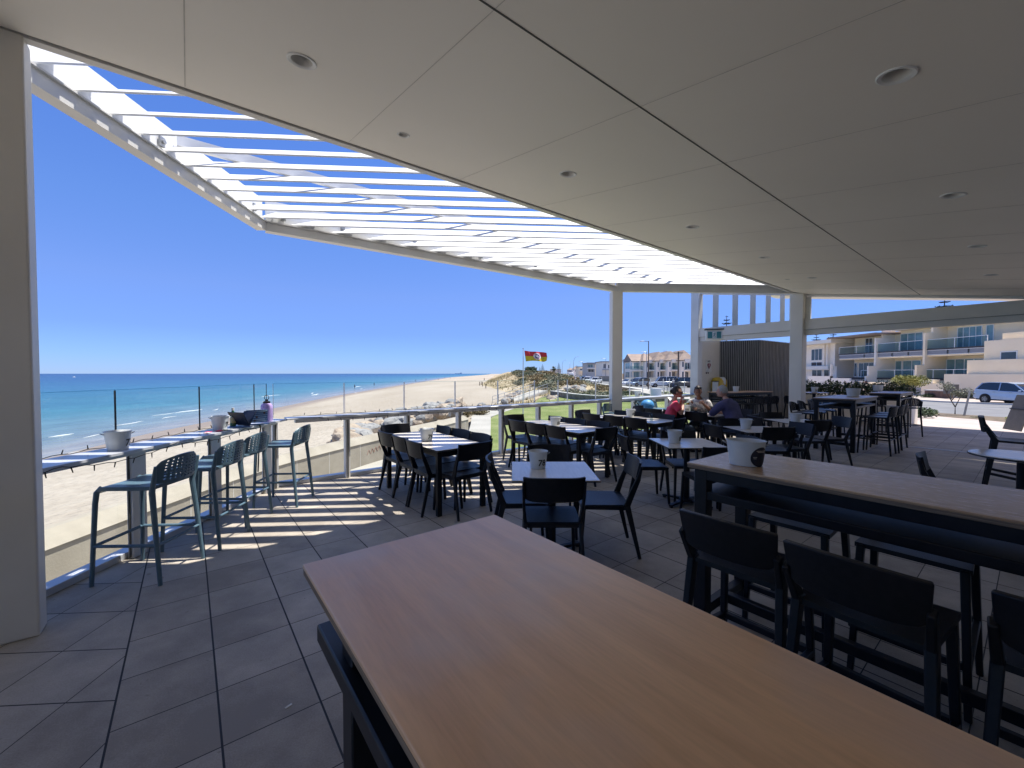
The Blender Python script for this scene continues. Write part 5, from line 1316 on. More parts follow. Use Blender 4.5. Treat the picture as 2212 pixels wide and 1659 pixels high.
for T, d, s, od in ((1850, 52, .9, 'largest'), (1862, 52, .8, 'right hand'), (1838, 55, .8, 'leftmost'), (1870, 50, .7, 'smallest, rightmost')):
    x = XT(T, d); r = empty('cordyline', (x, d, .2), 0, od+' spiky reddish cordyline in the long white planter', 'plant', 'cordylines in the white planter')
    b = MB(); rnd = random.Random(T)
    for i in range(60):
        a = rnd.uniform(0, 6.28); e = rnd.uniform(.1, 1.4); L = rnd.uniform(.7, 1.3)*s; u_ = Vector((cos(a)*cos(e), sin(a)*cos(e), sin(e))); sd_ = Vector((-sin(a), cos(a), 0))*.05
        o = len(b.v); b.v += [tuple(-sd_), tuple(sd_), tuple(u_*L-Vector((0, 0, .2*L*cos(e))))]; b.f.append((o, o+1, o+2)); b.m.append(0)
    b.build('leaves', 'leaf_red', r, smooth=False)
x = XT(1858, 50); b = MB(); b.box((x, 50, -.35), (4.2, 1.0, 1.2))
tag(b.build('planter', 'render_white', bevel=.02), 'long white rendered planter holding spiky red plants', 'planter')
# ================================================================ CARS
def mk_car(paint, L=4.55, Wd=1.84, Hh=1.66, kind='suv'):
    def f():
        r = empty('parked_car', (0, 0, 0), 0, '', 'car')
        hw = Wd/2
        if kind == 'suv':
            side = [(-L/2, .42), (-L/2+.02, .80), (-L/2+.10, 1.02), (-L/2+.30, 1.10), (-.2, 1.02), (.85, 1.00), (1.55, .93), (L/2-.12, .78), (L/2, .60), (L/2-.02, .34), (L/2-.35, .24), (-L/2+.35, .26)]
            roof = [(-L/2+.14, 1.06), (-L/2+.55, Hh-.06), (-L/2+1.0, Hh), (-.1, Hh), (.45, Hh-.10), (1.22, .98)]
        elif kind == 'sedan':
            side = [(-L/2, .45), (-L/2+.05, .92), (-1.4, .98), (.8, .94), (1.6, .84), (L/2-.08, .70), (L/2, .5), (L/2-.1, .25), (-L/2+.2, .26)]
            roof = [(-1.9, .95), (-1.15, Hh-.03), (-.5, Hh), (.25, Hh-.06), (1.15, .92)]
        elif kind == 'van':
            side = [(-L/2, .45), (-L/2+.02, 1.05), (.9, 1.08), (1.35, 1.02), (L/2-.25, .92), (L/2, .62), (L/2-.05, .35), (-L/2+.1, .32)]
            roof = [(-L/2+.02, 1.04), (-L/2+.08, Hh), (.55, Hh), (1.3, 1.02)]
        def arch(pts):   # wheel arches cut into the lower edge
            return pts
        b = MB(); n = len(side)
        cx_ = Vector((0, 0, .7))
        ring = []
        for s_, (yy, sc) in enumerate(((-hw+.03, .93), (-hw, 1.0), (-hw+.0, 1.0), (hw, 1.0), (hw, 1.0), (hw-.03, .93))): pass
        secs = [(-hw+.10, .95), (-hw+.015, 1.0), (hw-.015, 1.0), (hw-.10, .95)]
        secs = [(-hw+.01, .96), (-hw+.06, 1.0), (hw-.06, 1.0), (hw-.01, .96)]
        vs = []
        for y, k in secs:
            for x, z in side: vs.append((x*(k if abs(x) > 1.5 else 1), y, .62+(z-.62)*k))
        fs = [tuple(range(n))]+[tuple(range(3*n, 4*n))[::-1]]
        for q in range(3):
            for i in range(n): fs.append((q*n+i, (q+1)*n+i, (q+1)*n+(i+1) % n, q*n+(i+1) % n))
        b.add(vs, fs); b.build('body', paint, r, bevel=.05, seg=3)
        # greenhouse: dark glass body with painted roof, pillars
        m_ = len(roof); b = MB(); vs = []
        for sg in (-1, 1):
            for x, z in roof: t = (z-.95)/(Hh-.95); vs.append((x, sg*(hw-.07-.17*t), z-.012))
        b.add(vs, [tuple(range(m_)), tuple(range(m_, 2*m_))[::-1]]+[(i, m_+i, m_+(i+1) % m_, (i+1) % m_) for i in range(m_)])
        b.build('windows', 'car_glass', r, bevel=.02)
        b = MB(); tp = [q for q in roof if q[1] > Hh-.16]
        vs = []
        for sg in (-1, 1):
            for x, z in tp: t = (z-.95)/(Hh-.95); vs.append((x, sg*(hw-.065-.17*t), z+.005))
        k_ = len(tp); vs += [(x, y, z-.07) for x, y, z in vs]
        N = 2*k_
        fs = []
        for i in range(k_-1): fs += [(i, i+1, k_+i+1, k_+i), (N+i, N+k_+i, N+k_+i+1, N+i+1), (i, N+i, N+i+1, i+1), (k_+i, k_+i+1, N+k_+i+1, N+k_+i)]
        fs += [(0, k_, N+k_, N), (k_-1, N+k_-1, N+2*k_-1, 2*k_-1)]
        b.add(vs, fs); b.build('roof', paint, r)
        b = MB()
        for sg in (-1, 1):
            pl = [(roof[0], roof[1]), (roof[-1], roof[-2])]
            xm = (roof[0][0]+roof[-1][0])/2
            for p0, p1 in pl+[((xm, .98), (xm, Hh-.02))]:
                y0, y1 = (hw-.06-.17*(p0[1]-.95)/(Hh-.95)), (hw-.055-.17*(p1[1]-.95)/(Hh-.95))
                b.bar((p0[0], sg*y0, p0[1]), (p1[0], sg*y1, p1[1]), .07, .03, up=(0, 1, 0))
        b.build('pillars', paint, r)
        wr = .34 if kind != 'sedan' else .32; xf, xr = L*.295, -L*.295
        for sx in (xf, xr):
            for sg in (-1, 1):
                b = MB(); b.tube([(0, 0, 0), (0, sg*.012, 0)], wr+.065, 24); b.build('wheel_arch', 'tyre', r, loc=(sx, sg*(hw-.008), wr+.02))
                b = MB(); b.tube([(0, -.09, 0), (0, -.11*0, 0), (0, .09, 0)], [wr-.02, wr, wr-.02], 24); wh = b.build('wheel', 'tyre', r, loc=(sx, sg*(hw-.06), wr))
                b = MB(); b.tube([(0, sg*.088, 0), (0, sg*.098, 0)], wr*.62, 20)
                wi = b.build('rim', 'board_grey', wh)
                b = MB()
                for k in range(5):
                    a = k*2*pi/5; b.bar((0, sg*.102, 0), (cos(a)*wr*.60, sg*.102, sin(a)*wr*.60), .07, .01, up=(0, 1, 0))
                b.build('spokes', 'rim', wh)
        for sg in (-1, 1):
            b = MB(); b.box((0, 0, 0), (.10, .28, .13)); b.build('headlight', 'lamp_clear', r, loc=(L/2-.10, sg*(hw-.26), .74), bevel=.03)
            b = MB(); b.box((0, 0, 0), (.12, .26, .13)); b.build('tail_light', 'lamp_red', r, loc=(-L/2+.07, sg*(hw-.2), .90), bevel=.03)
            b = MB(); b.box((0, 0, 0), (.12, .14, .11)); b.build('mirror', paint, r, loc=(1.0 if kind != 'van' else 1.2, sg*(hw+.06), 1.05), bevel=.03)
        b = MB(); b.box((0, 0, .3), (L-.5, Wd+.012, .10)); b.build('sill', 'tyre', r, bevel=.02)
        b = MB(); b.box((-L/2-.002, 0, .55), (.02, .52, .12)); b.build('number_plate', 'paper_white', r)
        for sg in (-1, 1):
            for x in (-.72, .38):
                b = MB(); b.box((x, sg*(hw+.004), .92), (.16, .02, .025)); b.build('door_handle', 'chrome' if paint != 'x' else paint, r)
        return r
    return Proto(f)
CA_ = {'blue': mk_car('paint_blue'), 'white': mk_car('paint_white'), 'silver': mk_car('paint_silver', 4.8, 1.9, 1.78), 'sedan': mk_car('paint_white', 4.5, 1.8, 1.45, 'sedan'),
       'van': mk_car('paint_white', 5.0, 1.9, 2.0, 'van'), 'dark': mk_car('paint_dark', 4.9, 1.9, 1.9, 'van')}
def car(kind, x, y, rz, lb, grp='cars parked along the beach road', s=None):
    return CA_[kind].put((x, y, roadz(y)+.005), rz, lb, grp, s)
car('blue', 38.3, 31.2, radians(-92), 'pale blue metallic car parked across the road at the right edge of the picture', 'cars parked along the beach road')
car('van', XT(1431, 78), 78, radians(172), 'long white van seen side on in front of the townhouses', s=(1, 1, 1.0))
car('silver', XT(1380.5, 82), 82, radians(205), 'silver blue four wheel drive between the white hatchback and the white van')
car('sedan', XT(1357, 88), 88, radians(215), 'white hatchback just right of the column')
car('dark', XT(1474, 76), 76, radians(175), 'dark van parked right of the long white van')
car('white', XT(1288, 108), 108, radians(240), 'white car nearest the column on its left side')
car('white', XT(1270, 118), 118, radians(245), 'white car second from the column on its left side')
car('silver', XT(1262, 126), 126, radians(248), 'silver car leftmost of the parked group left of the column')
car('sedan', XT(1249.5, 205), 205, radians(262), 'small white car driving in the distance behind the parked group')
car('white', XT(1256, 260), 260, radians(268), 'tiny farthest white car on the road')
car('sedan', XT(1246, 330), 330, radians(268), 'tiny distant car half hidden behind the small driving car')
# camper van seen from behind
x, d = XT(1234.3, 160), 160
r = empty('camper_van', (x, d, roadz(d)), 0, 'tall white camper van seen from behind on the far part of the road', 'camper van')
b = MB(); b.prism([(-1.05, 0), (1.05, 0), (1.05, 6), (-1.05, 6)], .5, 2.45); b.build('body', 'paint_white', r, bevel=.18, seg=4)
b = MB(); b.prism([(-.92, .1), (.92, .1), (.92, 5.6), (-.92, 5.6)], 2.42, 2.95); b.build('high_roof', 'paint_white', r, bevel=.22, seg=4)
b = MB(); b.box((0, -.01, 1.75), (1.1, .05, .7)); b.build('rear_window', 'car_glass', r, bevel=.02)
for sg in (-1, 1):
    b = MB(); b.box((sg*.92, -.01, .95), (.14, .06, .4)); b.build('tail_light', 'lamp_red', r)
    for yy in (1.2, 4.8):
        b = MB(); b.tube([(sg*.75, yy, .36), (sg*1.0, yy, .36)], .36, 16); b.build('wheel', 'tyre', r)
b = MB(); b.box((0, -.03, .55), (2.0, .12, .22)); b.build('bumper', 'board_grey', r, bevel=.04)
# ================================================================ NEAR STREET ITEMS
# bike hoops, utility box
b = MB(); x, y = XT(1417.5, 44), 44
b.box((0, 0, .40), (1.0, .5, .8)); o = tag(b.build('utility_cabinet', 'post_grey', bevel=.02, loc=(x, y, -.75)), 'grey-green utility cabinet between the balustrade and the parked vans', 'cabinet')
for i, T in enumerate((1431.5, 1438.5, 1445.5, 1453, 1460.5, 1468)):
    x = XT(T, 47); b = MB(); pts = [(-.25, 0, 0), (-.25, 0, .5)]+[(-.25*cos(a), 0, .5+.25*sin(a)) for a in [pi*k/8 for k in range(1, 8)]]+[(.25, 0, .5), (.25, 0, 0)]
    b.tube(pts, .03, 8); tag(b.build('bike_hoop', 'galv', loc=(x, 47, -.745), rz=.1), ('leftmost', 'second', 'third', 'fourth', 'fifth', 'rightmost')[i]+' shiny steel bicycle hoop in the row behind the woman in pink', 'bike rack', 'steel bicycle hoops in a row')
b = MB(); b.prism([(15.2, 39), (21.2, 34), (21.2, 60), (16.8, 60)], -1.6, -.74)
struct('parking_forecourt', b, 'path_concrete', 'pale paved forecourt behind the balustrade', 'paving', smooth=False)
# planter with hedge, opposite the opening
r = empty('planter_box', uvp(17.9, 4.1, 0), 0, 'long pale planter box holding a dark hedge behind the high tables', 'planter')
b = MB(); b.uvbox(17.55, 18.15, 2.32, 6.3, -.1, .84); b.build('box', 'render_white', r, smooth=False, loc=wl(r))
b = MB(); b.uvbox(16.85, 17.54, 2.32, 3.3, -.02, .62); b.build('bench', 'render_white', r, smooth=False, loc=wl(r))
hd = empty('hedge', uvp(17.85, 4.6, .8), 0, 'dark green conifer hedge growing along the planter', 'hedge')
b = MB()
for i in range(16):
    v = 2.6+3.6*i/15; p = uvp(17.85, v, 0)-hd.location
    leaves(b, (p.x, p.y, .20+.05*(i % 3)), (.36, .36, .27), 700, .035, seed=100+i)
b.build('foliage', 'leaf_dark', hd, smooth=False)
b = MB()
for i in range(12): v = 2.7+3.4*i/11; p = uvp(17.85, v, 0)-hd.location; b.tube([(p.x, p.y, .0), (p.x, p.y, .3)], .012, 5)
b.build('stems', 'trunk_brown', hd)
p = uvp(17.52, 4.72, .52)
s = empty('framed_notice', p, atan2(EV[1], EV[0])+pi, 'blue and white framed notice on the front of the planter', 'sign')
b = MB(); b.box((0, 0, 0), (.62, .02, .42)); b.build('frame', 'paper_white', s)
b = MB(); b.box((0, -.012, 0), (.55, .006, .35)); b.box((0, .012, 0), (.55, .006, .35)); b.build('panel', 'sign_blue', s)
b = MB()
for sy in (-.017, .017):
    pts = [(.07*cos(a), sy, .05+.07*sin(a)) for a in [2*pi*k/16 for k in range(17)]]
    b.tube(pts, .012, 6); b.box((0, sy, -.09), (.34, .004, .03))
b.build('emblem', 'paper_white', s)
# topiary behind the planter and bushes
tx, ty = 16.3, 16.9
r = empty('topiary_tree', (tx, ty, -.1), 0, 'small round topped tree with yellow-green foliage beyond the high tables', 'tree')
b = MB(); b.tube([(0, 0, 0), (.02, 0, .5), (0, 0, 1.25)], [.035, .03, .02], 8)
for k in range(7): a = k*.9; b.tube([(0, 0, .9), (cos(a)*.3, sin(a)*.3, 1.3)], [.016, .008], 5)
b.build('trunk', 'trunk_brown', r)
b = MB()
for i in range(9):
    a = i*.7; q = .30 if i else 0; leaves(b, (cos(a)*q, sin(a)*q, 1.42-.06*(i % 2)), (.34, .34, .24), 330, .035, seed=50+i)
b.build('crown', 'leaf_yellow', r, smooth=False)
b = MB(); b.tube([(0, 0, 0), (0, 0, 1.15)], .022, 8); tag(b.build('garden_stake', 'galv', loc=(tx-.35, ty-.3, -.1)), 'pale straight stake beside the round topped tree', 'stake')
for T, d, k, s, lb in ((1905, 17.5, 'yellow', .62, 'yellow-green shrub left of the round topped tree'), (1985, 18, 'dark', .60, 'dark shrub right below the round topped tree'), (1925, 18.5, 'dark', .62, 'dark shrub left below the round topped tree'), (1962, 19.0, 'dark', .55, 'low dark shrub behind the stake'),
                       (1948, 16.9, 'pale', .42, 'pale leafy shrub at the end of the planter')):
    put_bush(k, XT(T, d), d, -.25, s, lb, None, s*.95)
x, y = GP(2005, 894, -.32); put_bush('green', x, y, -.36, .52, 'bright green low bush on the verge by the road', None, .42)
x, y = GP(2190, 906, -.32); put_bush('yellow', x, y, -.36, .33, 'small yellowish tuft at the far right of the verge', None, .2)
x, y = GP(2110, 900, -.32); put_bush('olive', x, y, -.40, .30, 'tiny olive plant on the verge right of the stake', None, .12)
x, y = GP(2063, 893, -.32)
r = empty('young_tree', (x, y, -.36), 0, 'thin young tree with sparse pale leaves on the verge', 'tree')
b = MB()
br = [((0, 0, 0), (0, 0, .35)), ((0, 0, .35), (-.42, 0, 1.0)), ((0, 0, .35), (.30, .05, .85)), ((-.42, 0, 1.0), (-.55, .05, 1.45)), ((-.42, 0, 1.0), (-.25, .1, 1.35)), ((.30, .05, .85), (.55, 0, 1.15)), ((.30, .05, .85), (.15, .1, 1.1)), ((-.2, 0, .65), (.05, -.1, 1.05))]
for p, q in br: b.tube([p, q], [.025, .012], 6)
b.build('trunk', 'trunk_brown', r)
b = MB()
for i, (c_, n_, s_) in enumerate((((-.5, 0, 1.38), 240, .3), ((-.2, .1, 1.3), 150, .2), ((.12, 0, 1.02), 220, .24), ((.5, 0, 1.1), 200, .24), ((.3, .1, .92), 120, .18), ((-.05, 0, .98), 100, .18), ((.75, 0, 1.0), 60, .15))):
    leaves(b, c_, (s_, s_, s_*.8), n_, .035, seed=70+i)
b.build('leaves', 'leaf_pale', r, smooth=False)
x, y = GP(2083, 895, -.32); b = MB(); b.bar((0, 0, 0), (.23, 0, 1.13), .06, .05); tag(b.build('tree_stake', 'hessian', loc=(x, y, -.36)), 'leaning pale timber stake beside the young tree', 'stake')
x1_, y1_ = GP(2064, 885, -.32); b = MB(); b.tube([(x1_, y, .02), (x, y, -.02)], .012, 5); tag(b.build('tree_tie', 'galv'), 'thin pale tie between the young tree and its stake', 'tie')
# A-frame sandwich board
x, y = GP(2212, 931, -.05)
r = empty('sandwich_board', (x+.05, y, -.05), radians(-20), 'grey and blue folding sandwich board on the sunny footpath at the right edge', 'sign board')
def leaf_(s_, m, nm):
    b = MB(); M = Matrix.Rotation(s_*.30, 3, 'Y'); b.box((s_*.15, 0, .52), (.03, .66, 1.06), M=Matrix.Rotation(-s_*.28, 3, 'Y')); return b.build(nm, m, r, bevel=.005)
leaf_(-1, 'board_grey', 'back_leaf'); leaf_(1, 'sign_blue', 'front_leaf')
b = MB(); b.box((.19, 0, .5), (.012, .5, .45), M=Matrix.Rotation(-.28, 3, 'Y')); b.build('poster', 'cushion_blue', r)
b = MB(); b.box((-.15, 0, .62), (.036, .66, .03), M=Matrix.Rotation(.28, 3, 'Y')); b.build('crossbar', 'edge_dark', r)
# blue round umbrella / beach tent on the lawn behind the balustrade
r = empty('pram', (XT(1399, 10.45), 10.45, 0), 0, 'pram with a round bright blue hood beside the balustrade, left of the woman in pink', 'pram')
b = MB(); b.ell((0, 0, .80), (.165, .15, .145), 18, 12); b.build('hood', 'bag_blue', r)
b = MB(); b.sheet(lambda a, c_: (-.12+.42*a, -.15+.3*c_, .60-.10*sin(pi*a)+.05*a), 8, 5, .03); b.build('seat', 'cloth_lightblue', r)
b = MB()
for sy in (-.16, .16):
    b.tube([(-.30, sy, .86), (-.14, sy, .62), (.28, sy, .12)], .012, 8); b.tube([(.10, sy, .55), (-.26, sy, .12)], .012, 8)
b.tube([(-.30, -.16, .86), (-.30, .16, .86)], .014, 8); b.build('frame', 'black_metal', r)
for sx in (-.26, .28):
    for sy in (-.18, .18):
        b = MB(); b.tube([(sx, sy-.02, .10), (sx, sy+.02, .10)], .10, 16); b.build('wheel', 'tyre', r)
b = MB(); b.prism([(5.2, 13.5), (7.6, 13), (8.2, 17), (5.4, 17.5)], -1.5, -.80)
struct('side_terrace', b, 'path_concrete', 'small paved terrace beside the deck', 'paving', smooth=False)
# ships on the horizon
for T, L_, lb in ((1262/2212*0+1052, 60, 'tiny pale ship on the horizon above the beach'),):
    d = 9000; x = XT(1050, d); b = MB(); b.box((0, 0, 5), (160, 30, 14)); b.box((50, 0, 20), (30, 25, 18)); tag(b.build('ship', 'paint_white', loc=(x-600, d, ZS)), lb, 'ship')
b = MB(); b.ell((0, 0, 0), (2.6, 1, .5), 10, 6); b.box((0, 0, .8), (1.5, .8, .8)); tag(b.build('boat', 'paint_white', loc=(XT(160, 700), 700, ZS+.2)), 'tiny white boat far out on the sea at the left', 'boat')
# ================================================================ FURNITURE
def mk_chair():
    r = empty('dining_chair', (0, 0, 0), 0, '', 'chair'); m = 'black_plastic'
    b = MB(); b.sheet(lambda a, c: ((a-.5)*(.42+.03*c)*(1-.03*(2*c-1)**4), -.20+.42*c, .462-.010*sin(pi*a)*sin(pi*c)-.012*max(0, c-.85)/.15), 8, 8, .022); b.build('seat', m, r)
    b = MB()
    for p, q in (((-.2, .205, .435), (.2, .205, .435)), ((-.195, -.19, .435), (.195, -.19, .435)), ((-.205, -.19, .435), (-.205, .20, .435)), ((.205, -.19, .435), (.205, .20, .435))): b.bar(p, q, .026, .034)
    b.build('seat_frame', m, r)
    def bk(a, c):
        s = 2*a-1; h = .19-.012*s*s
        return ((.235-.012*(1-c))*s, -.262-.045*(1-s*s)-.035*c+.005, .640+h*c+.012*abs(s)**6*c+.02*(1-c)*(abs(s)**8))
    b = MB(); b.sheet(bk, 14, 5, .020); b.build('backrest', m, r, bevel=.004, seg=2)
    for s in (-1, 1):
        b = MB(); b.bar((s*.205, .195, .445), (s*.222, .225, 0), .030, .040, .024, .028, up=(0, 1, 0)); b.build('leg', m, r, bevel=.006)
        b = MB(); b.bar((s*.212, -.175, .47), (s*.232, -.285, 0), .028, .052, .024, .028, up=(0, 1, 0))
        b.bar((s*.212, -.170, .44), (s*.222, -.215, .56), .028, .056, .024, .048, up=(0, 1, 0)); b.bar((s*.222, -.210, .55), (s*.228, -.272, .70), .024, .050, .020, .04, up=(0, 1, 0)); b.bar((s*.228, -.268, .69), (s*.232, -.296, .80), .020, .035, .016, .02, up=(0, 1, 0))
        b.build('rear_leg', m, r, bevel=.006)
    return r
PCH = Proto(mk_chair)
def mk_barstool():      # black high stool with the same curved back
    r = empty('bar_stool', (0, 0, 0), 0, '', 'bar stool'); m = 'black_plastic'
    b = MB(); b.sheet(lambda a, c: ((a-.5)*(.40+.03*c), -.19+.38*c, .69-.010*sin(pi*a)*sin(pi*c)), 8, 8, .024); b.build('seat', m, r)
    def bk(a, c):
        s = 2*a-1
        return ((.215-.01*(1-c))*s, -.250-.04*(1-s*s)-.035*c, .765+.185*c-.012*s*s*c+.03*abs(s)**8*(1-c))
    b = MB(); b.sheet(bk, 14, 5, .022); b.build('backrest', m, r, bevel=.005)
    for s in (-1, 1):
        b = MB(); b.bar((s*.19, .18, .68), (s*.215, .225, 0), .034, .044, .028, .032, up=(0, 1, 0)); b.build('leg', m, r, bevel=.006)
        b = MB(); b.bar((s*.195, -.17, .70), (s*.222, -.265, 0), .034, .060, .028, .034, up=(0, 1, 0)); b.bar((s*.195, -.165, .67), (s*.208, -.262, .84), .032, .055, .024, .040, up=(0, 1, 0)); b.build('rear_leg', m, r, bevel=.006)
    b = MB(); b.bar((-.208, .21, .24), (.208, .21, .24), .03, .034); b.bar((-.208, -.225, .30), (.208, -.225, .30), .028, .03)
    for s in (-1, 1): b.bar((s*.208, .21, .24), (s*.210, -.225, .30), .028, .03)
    b.build('footrest', m, r, bevel=.004)
    return r
PBS = Proto(mk_barstool)
def mk_shellstool(m):      # rounded perforated shell stool
    def f():
        r = empty('bar_stool', (0, 0, 0), 0, '', 'bar stool')
        b = MB(); b.sheet(lambda a, c: ((a-.5)*.42*(1-.04*(2*c-1)**6), -.20+.42*c, .745-.008*sin(pi*a)*sin(pi*c)-.03*max(0, (c-.86)/.14)**2), 10, 10, .03); b.build('seat', m, r, bevel=.004)
        nu, nv = 23, 17
        def bk(a, c):
            s = 2*a-1; w_ = .222*(1-.22*max(0, (c-.5)/.5)**3); z = .765+.20*c-.055*abs(s)**3.2*max(0, c-.35)
            return (w_*s, -.215-.075*(1-s*s)-.030*c, z-.012*(1-c)*(1-s*s))
        b = MB(); b.sheet(bk, nu, nv, .014, skip=lambda i, j: 3 <= i <= nu-4 and 2 <= j <= nv-3 and i % 2 == 1 and j % 2 == 0); b.build('backrest', m, r)
        for s in (-1, 1):
            b = MB(); b.tube([(s*.165, .20, .735), (s*.195, .212, .70), (s*.205, .215, .62), (s*.225, .238, 0)], [.017, .019, .018, .015], 10); b.build('leg', m, r)
            b = MB(); b.tube([(s*.222, -.243, .90), (s*.218, -.225, .80), (s*.205, -.20, .70), (s*.215, -.225, .45), (s*.228, -.265, 0)], [.010, .016, .021, .019, .015], 10); b.build('rear_leg', m, r)
        b = MB()
        P = [(-.216, .226, .30), (.216, .226, .30), (.221, -.243, .30), (-.221, -.243, .30)]
        for k in (0, 1, 3): b.tube([P[k], P[(k+1) % 4]], .013, 8)
        b.tube([P[2], P[3]], .011, 8)
        b.build('footrest', m, r)
        return r
    return Proto(f)
PSB, PSK = mk_shellstool('blue_plastic'), mk_shellstool('black_plastic')
G = 'sea-blue perforated stools at the bar shelf'
for x, y, lb, a in ((-2.93, 3.29, 'blue-grey perforated bar stool nearest the camera at the bar shelf', 0), (-2.92, 3.90, 'second blue-grey perforated bar stool from the camera, between the first and third', .02),
                 (-3.02, 4.46, 'third blue-grey perforated bar stool, in front of the tablet computer', -.03), (-2.85, 5.10, 'farthest blue-grey perforated bar stool, standing alone near the balustrade corner', .02)):
    PSB.put((x, y, 0), pi/2+.04+a, lb, G)
# ---- tables
def bolt_table(name, L, Wd, lb, loc, rz, grp, top='wood_light', z=.75, edge='edge_dark'):
    r = empty(name, loc, rz, lb, 'table', grp)
    b = MB(); b.box((0, 0, z-.011), (Wd, L, .020)); t = b.build('tabletop', top, r, bevel=.003, seg=1)
    b = MB(); b.box((0, 0, z-.012), (Wd+.004, L+.004, .014)); b.build('edge_band', edge, t, bevel=.002, seg=1)
    b = MB(); i = .03
    for s in (-1, 1): b.box((s*(Wd/2-.04), 0, z-.055), (.03, L-.08, .06)); b.box((0, s*(L/2-.04), z-.055), (Wd-.08-.03, .03, .06))
    b.build('apron', 'black_metal', r)
    for sx in (-1, 1):
        for sy in (-1, 1):
            b = MB(); b.box((sx*(Wd/2-.045), sy*(L/2-.045), (z-.024)/2), (.055, .055, z-.024)); b.build('leg', 'black_metal', r, bevel=.003, seg=1)
    return r
GT = 'long dining tables under the louvres'
# (u0,u1,v0,v1)
TB = {'79': (2.14, 2.82, 4.07, 5.62), '80': (4.38, 5.11, 4.03, 5.65), '85': (6.23, 6.98, 4.0, 5.55), '88': (8.15, 8.87, 3.90, 5.5)}
names = {'79': 'the long table nearest the sea', '80': 'the second long table from the sea', '85': 'the third long table from the sea', '88': 'the table of the three diners'}
lbs = {'79': 'long pale topped dining table striped with sun, nearest the sea, holding bucket 79', '80': 'second long pale topped dining table from the sea, striped with sun',
       '85': 'third long pale topped dining table from the sea, just left of the diners', '88': 'long dining table where the three people are sitting, holding bucket 88'}
random.seed(9)
for k, (u0, u1, v0, v1) in TB.items():
    bolt_table('dining_table', v1-v0, u1-u0, lbs[k], uvp((u0+u1)/2, (v0+v1)/2, 0), RZB, GT)
    g = 'chairs around '+names[k]
    j = lambda s=.02: random.uniform(-s, s)
    pos = ['nearest', 'middle', 'farthest']
    for i, v in enumerate((4.40, 4.86, 5.34)):
        PCH.put(uvp(u0+.17+j(), v+j(.03)+(v0-4.05), 0), -BA+j(.06), '%s black chair on the left side of %s' % (pos[i], names[k]), g)
    for i, v in enumerate((4.40, 4.86, 5.34)):
        if k == '88' and i < 2: uu = u1+.30
        else: uu = u1-.17
        PCH.put(uvp(uu+j(), v+j(.03)+(v0-4.05)-(.25 if k == '88' else 0), 0), -BA+pi+j(.06), '%s black chair on the right side of %s' % (pos[i], names[k]), g)
    PCH.put(uvp((u0+u1)/2+j()-(.08 if k == '88' else 0), v0+(.07 if k != '88' else -.30), 0), RZB+j(.1), 'black chair at the near end of %s' % names[k], g)
    PCH.put(uvp((u0+u1)/2+j(), v1+.12, 0), RZB+pi+j(.1), 'black chair at the far end of %s' % names[k], g)
# ---- square pedestal tables
def mk_ped():
    r = empty('pedestal_table', (0, 0, 0), 0, '', 'table'); z = .75; Wd = .705
    b = MB(); b.box((0, 0, z-.008), (Wd, Wd, .014)); t = b.build('tabletop', 'wood_light', r, bevel=.002, seg=1)
    b = MB(); b.box((0, 0, z-.012), (Wd+.003, Wd+.003, .010)); b.build('edge_band', 'edge_dark', t)
    b = MB(); b.box((0, 0, z-.03), (.36, .05, .025)); b.box((0, 0, z-.031), (.05, .36, .025)); b.build('cleat', 'black_metal', r)
    b = MB(); b.tube([(0, 0, .05), (0, 0, z-.03)], .036, 14); b.lathe([(.09, .035), (.085, .06), (.05, .075)], n=18); b.build('pedestal', 'black_metal', r)
    b = MB()
    for k in range(4):
        a = k*pi/2+pi/4*.0+.6; b.bar((cos(a)*.04, sin(a)*.04, .045), (cos(a)*.33, sin(a)*.33, .028), .05, .035, .045, .02); b.lathe([(.022, 0), (.022, .02)], (cos(a)*.31, sin(a)*.31, 0), 10)
    b.build('cross_base', 'black_metal', r, bevel=.004)
    return r
PPD = Proto(mk_ped); GP2 = 'small square pedestal tables'
pt = [('78', .352, 3.61, 'small square pedestal table with bucket 78, nearest the camera', 'the small square table with bucket 78'),
      ('86', 2.155, 5.055, 'second small square pedestal table, left of the high varnished table', 'the second small square table'),
      ('87', 3.77, 6.30, 'third small square pedestal table, in front of the man in blue', 'the third small square table'), ('90', 5.10, 7.40, 'fourth and farthest small square pedestal table', 'the fourth small square table')]
for n_, x, y, lb, nm in pt: PPD.put((x, y, 0), 0, lb, GP2)
def ch(x, y, a, lb, g): PCH.put((x, y, 0), a, lb, g)
g = 'chairs around '+pt[0][4]
ch(.315, 3.33, .0, 'black chair in the foreground, back to the camera, at the table with bucket 78', g)
ch(.09, 3.80, -pi/2+.05, 'black chair left of the small square table with bucket 78, facing right', g)
ch(.83, 3.76, pi/2-.05, 'black chair right of the small square table with bucket 78, facing left', g)
ch(.40, 4.15, pi, 'black chair behind bucket 78, facing the camera', g)
g = 'chairs around '+pt[1][4]
ch(1.70, 5.22, -pi/2-.02, 'black chair left of the second small square table, seat shining', g); ch(2.62, 5.00, pi/2+.1, 'black chair right of the second small square table', g)
ch(2.22, 4.60, .05, 'black chair on the near side of the second small square table', g); ch(2.25, 5.30, pi-.03, 'black chair behind the bucket on the second small square table', g)
g = 'chairs around '+pt[2][4]
ch(3.33, 6.28, -pi/2+.12, 'black chair left of the third small square table, back curved towards the camera', g); ch(4.26, 6.40, pi/2+.15, 'black chair right of the third small square table', g)
ch(3.86, 6.22, .0, 'black chair on the near side of the third small square table', g); ch(3.77, 6.76, pi, 'black chair on the far side of the third small square table', g)
g = 'chairs around '+pt[3][4]
ch(4.68, 7.45, -pi/2, 'black chair left of the fourth small square table', g); ch(5.62, 7.35, pi/2, 'black chair right of the fourth small square table', g)
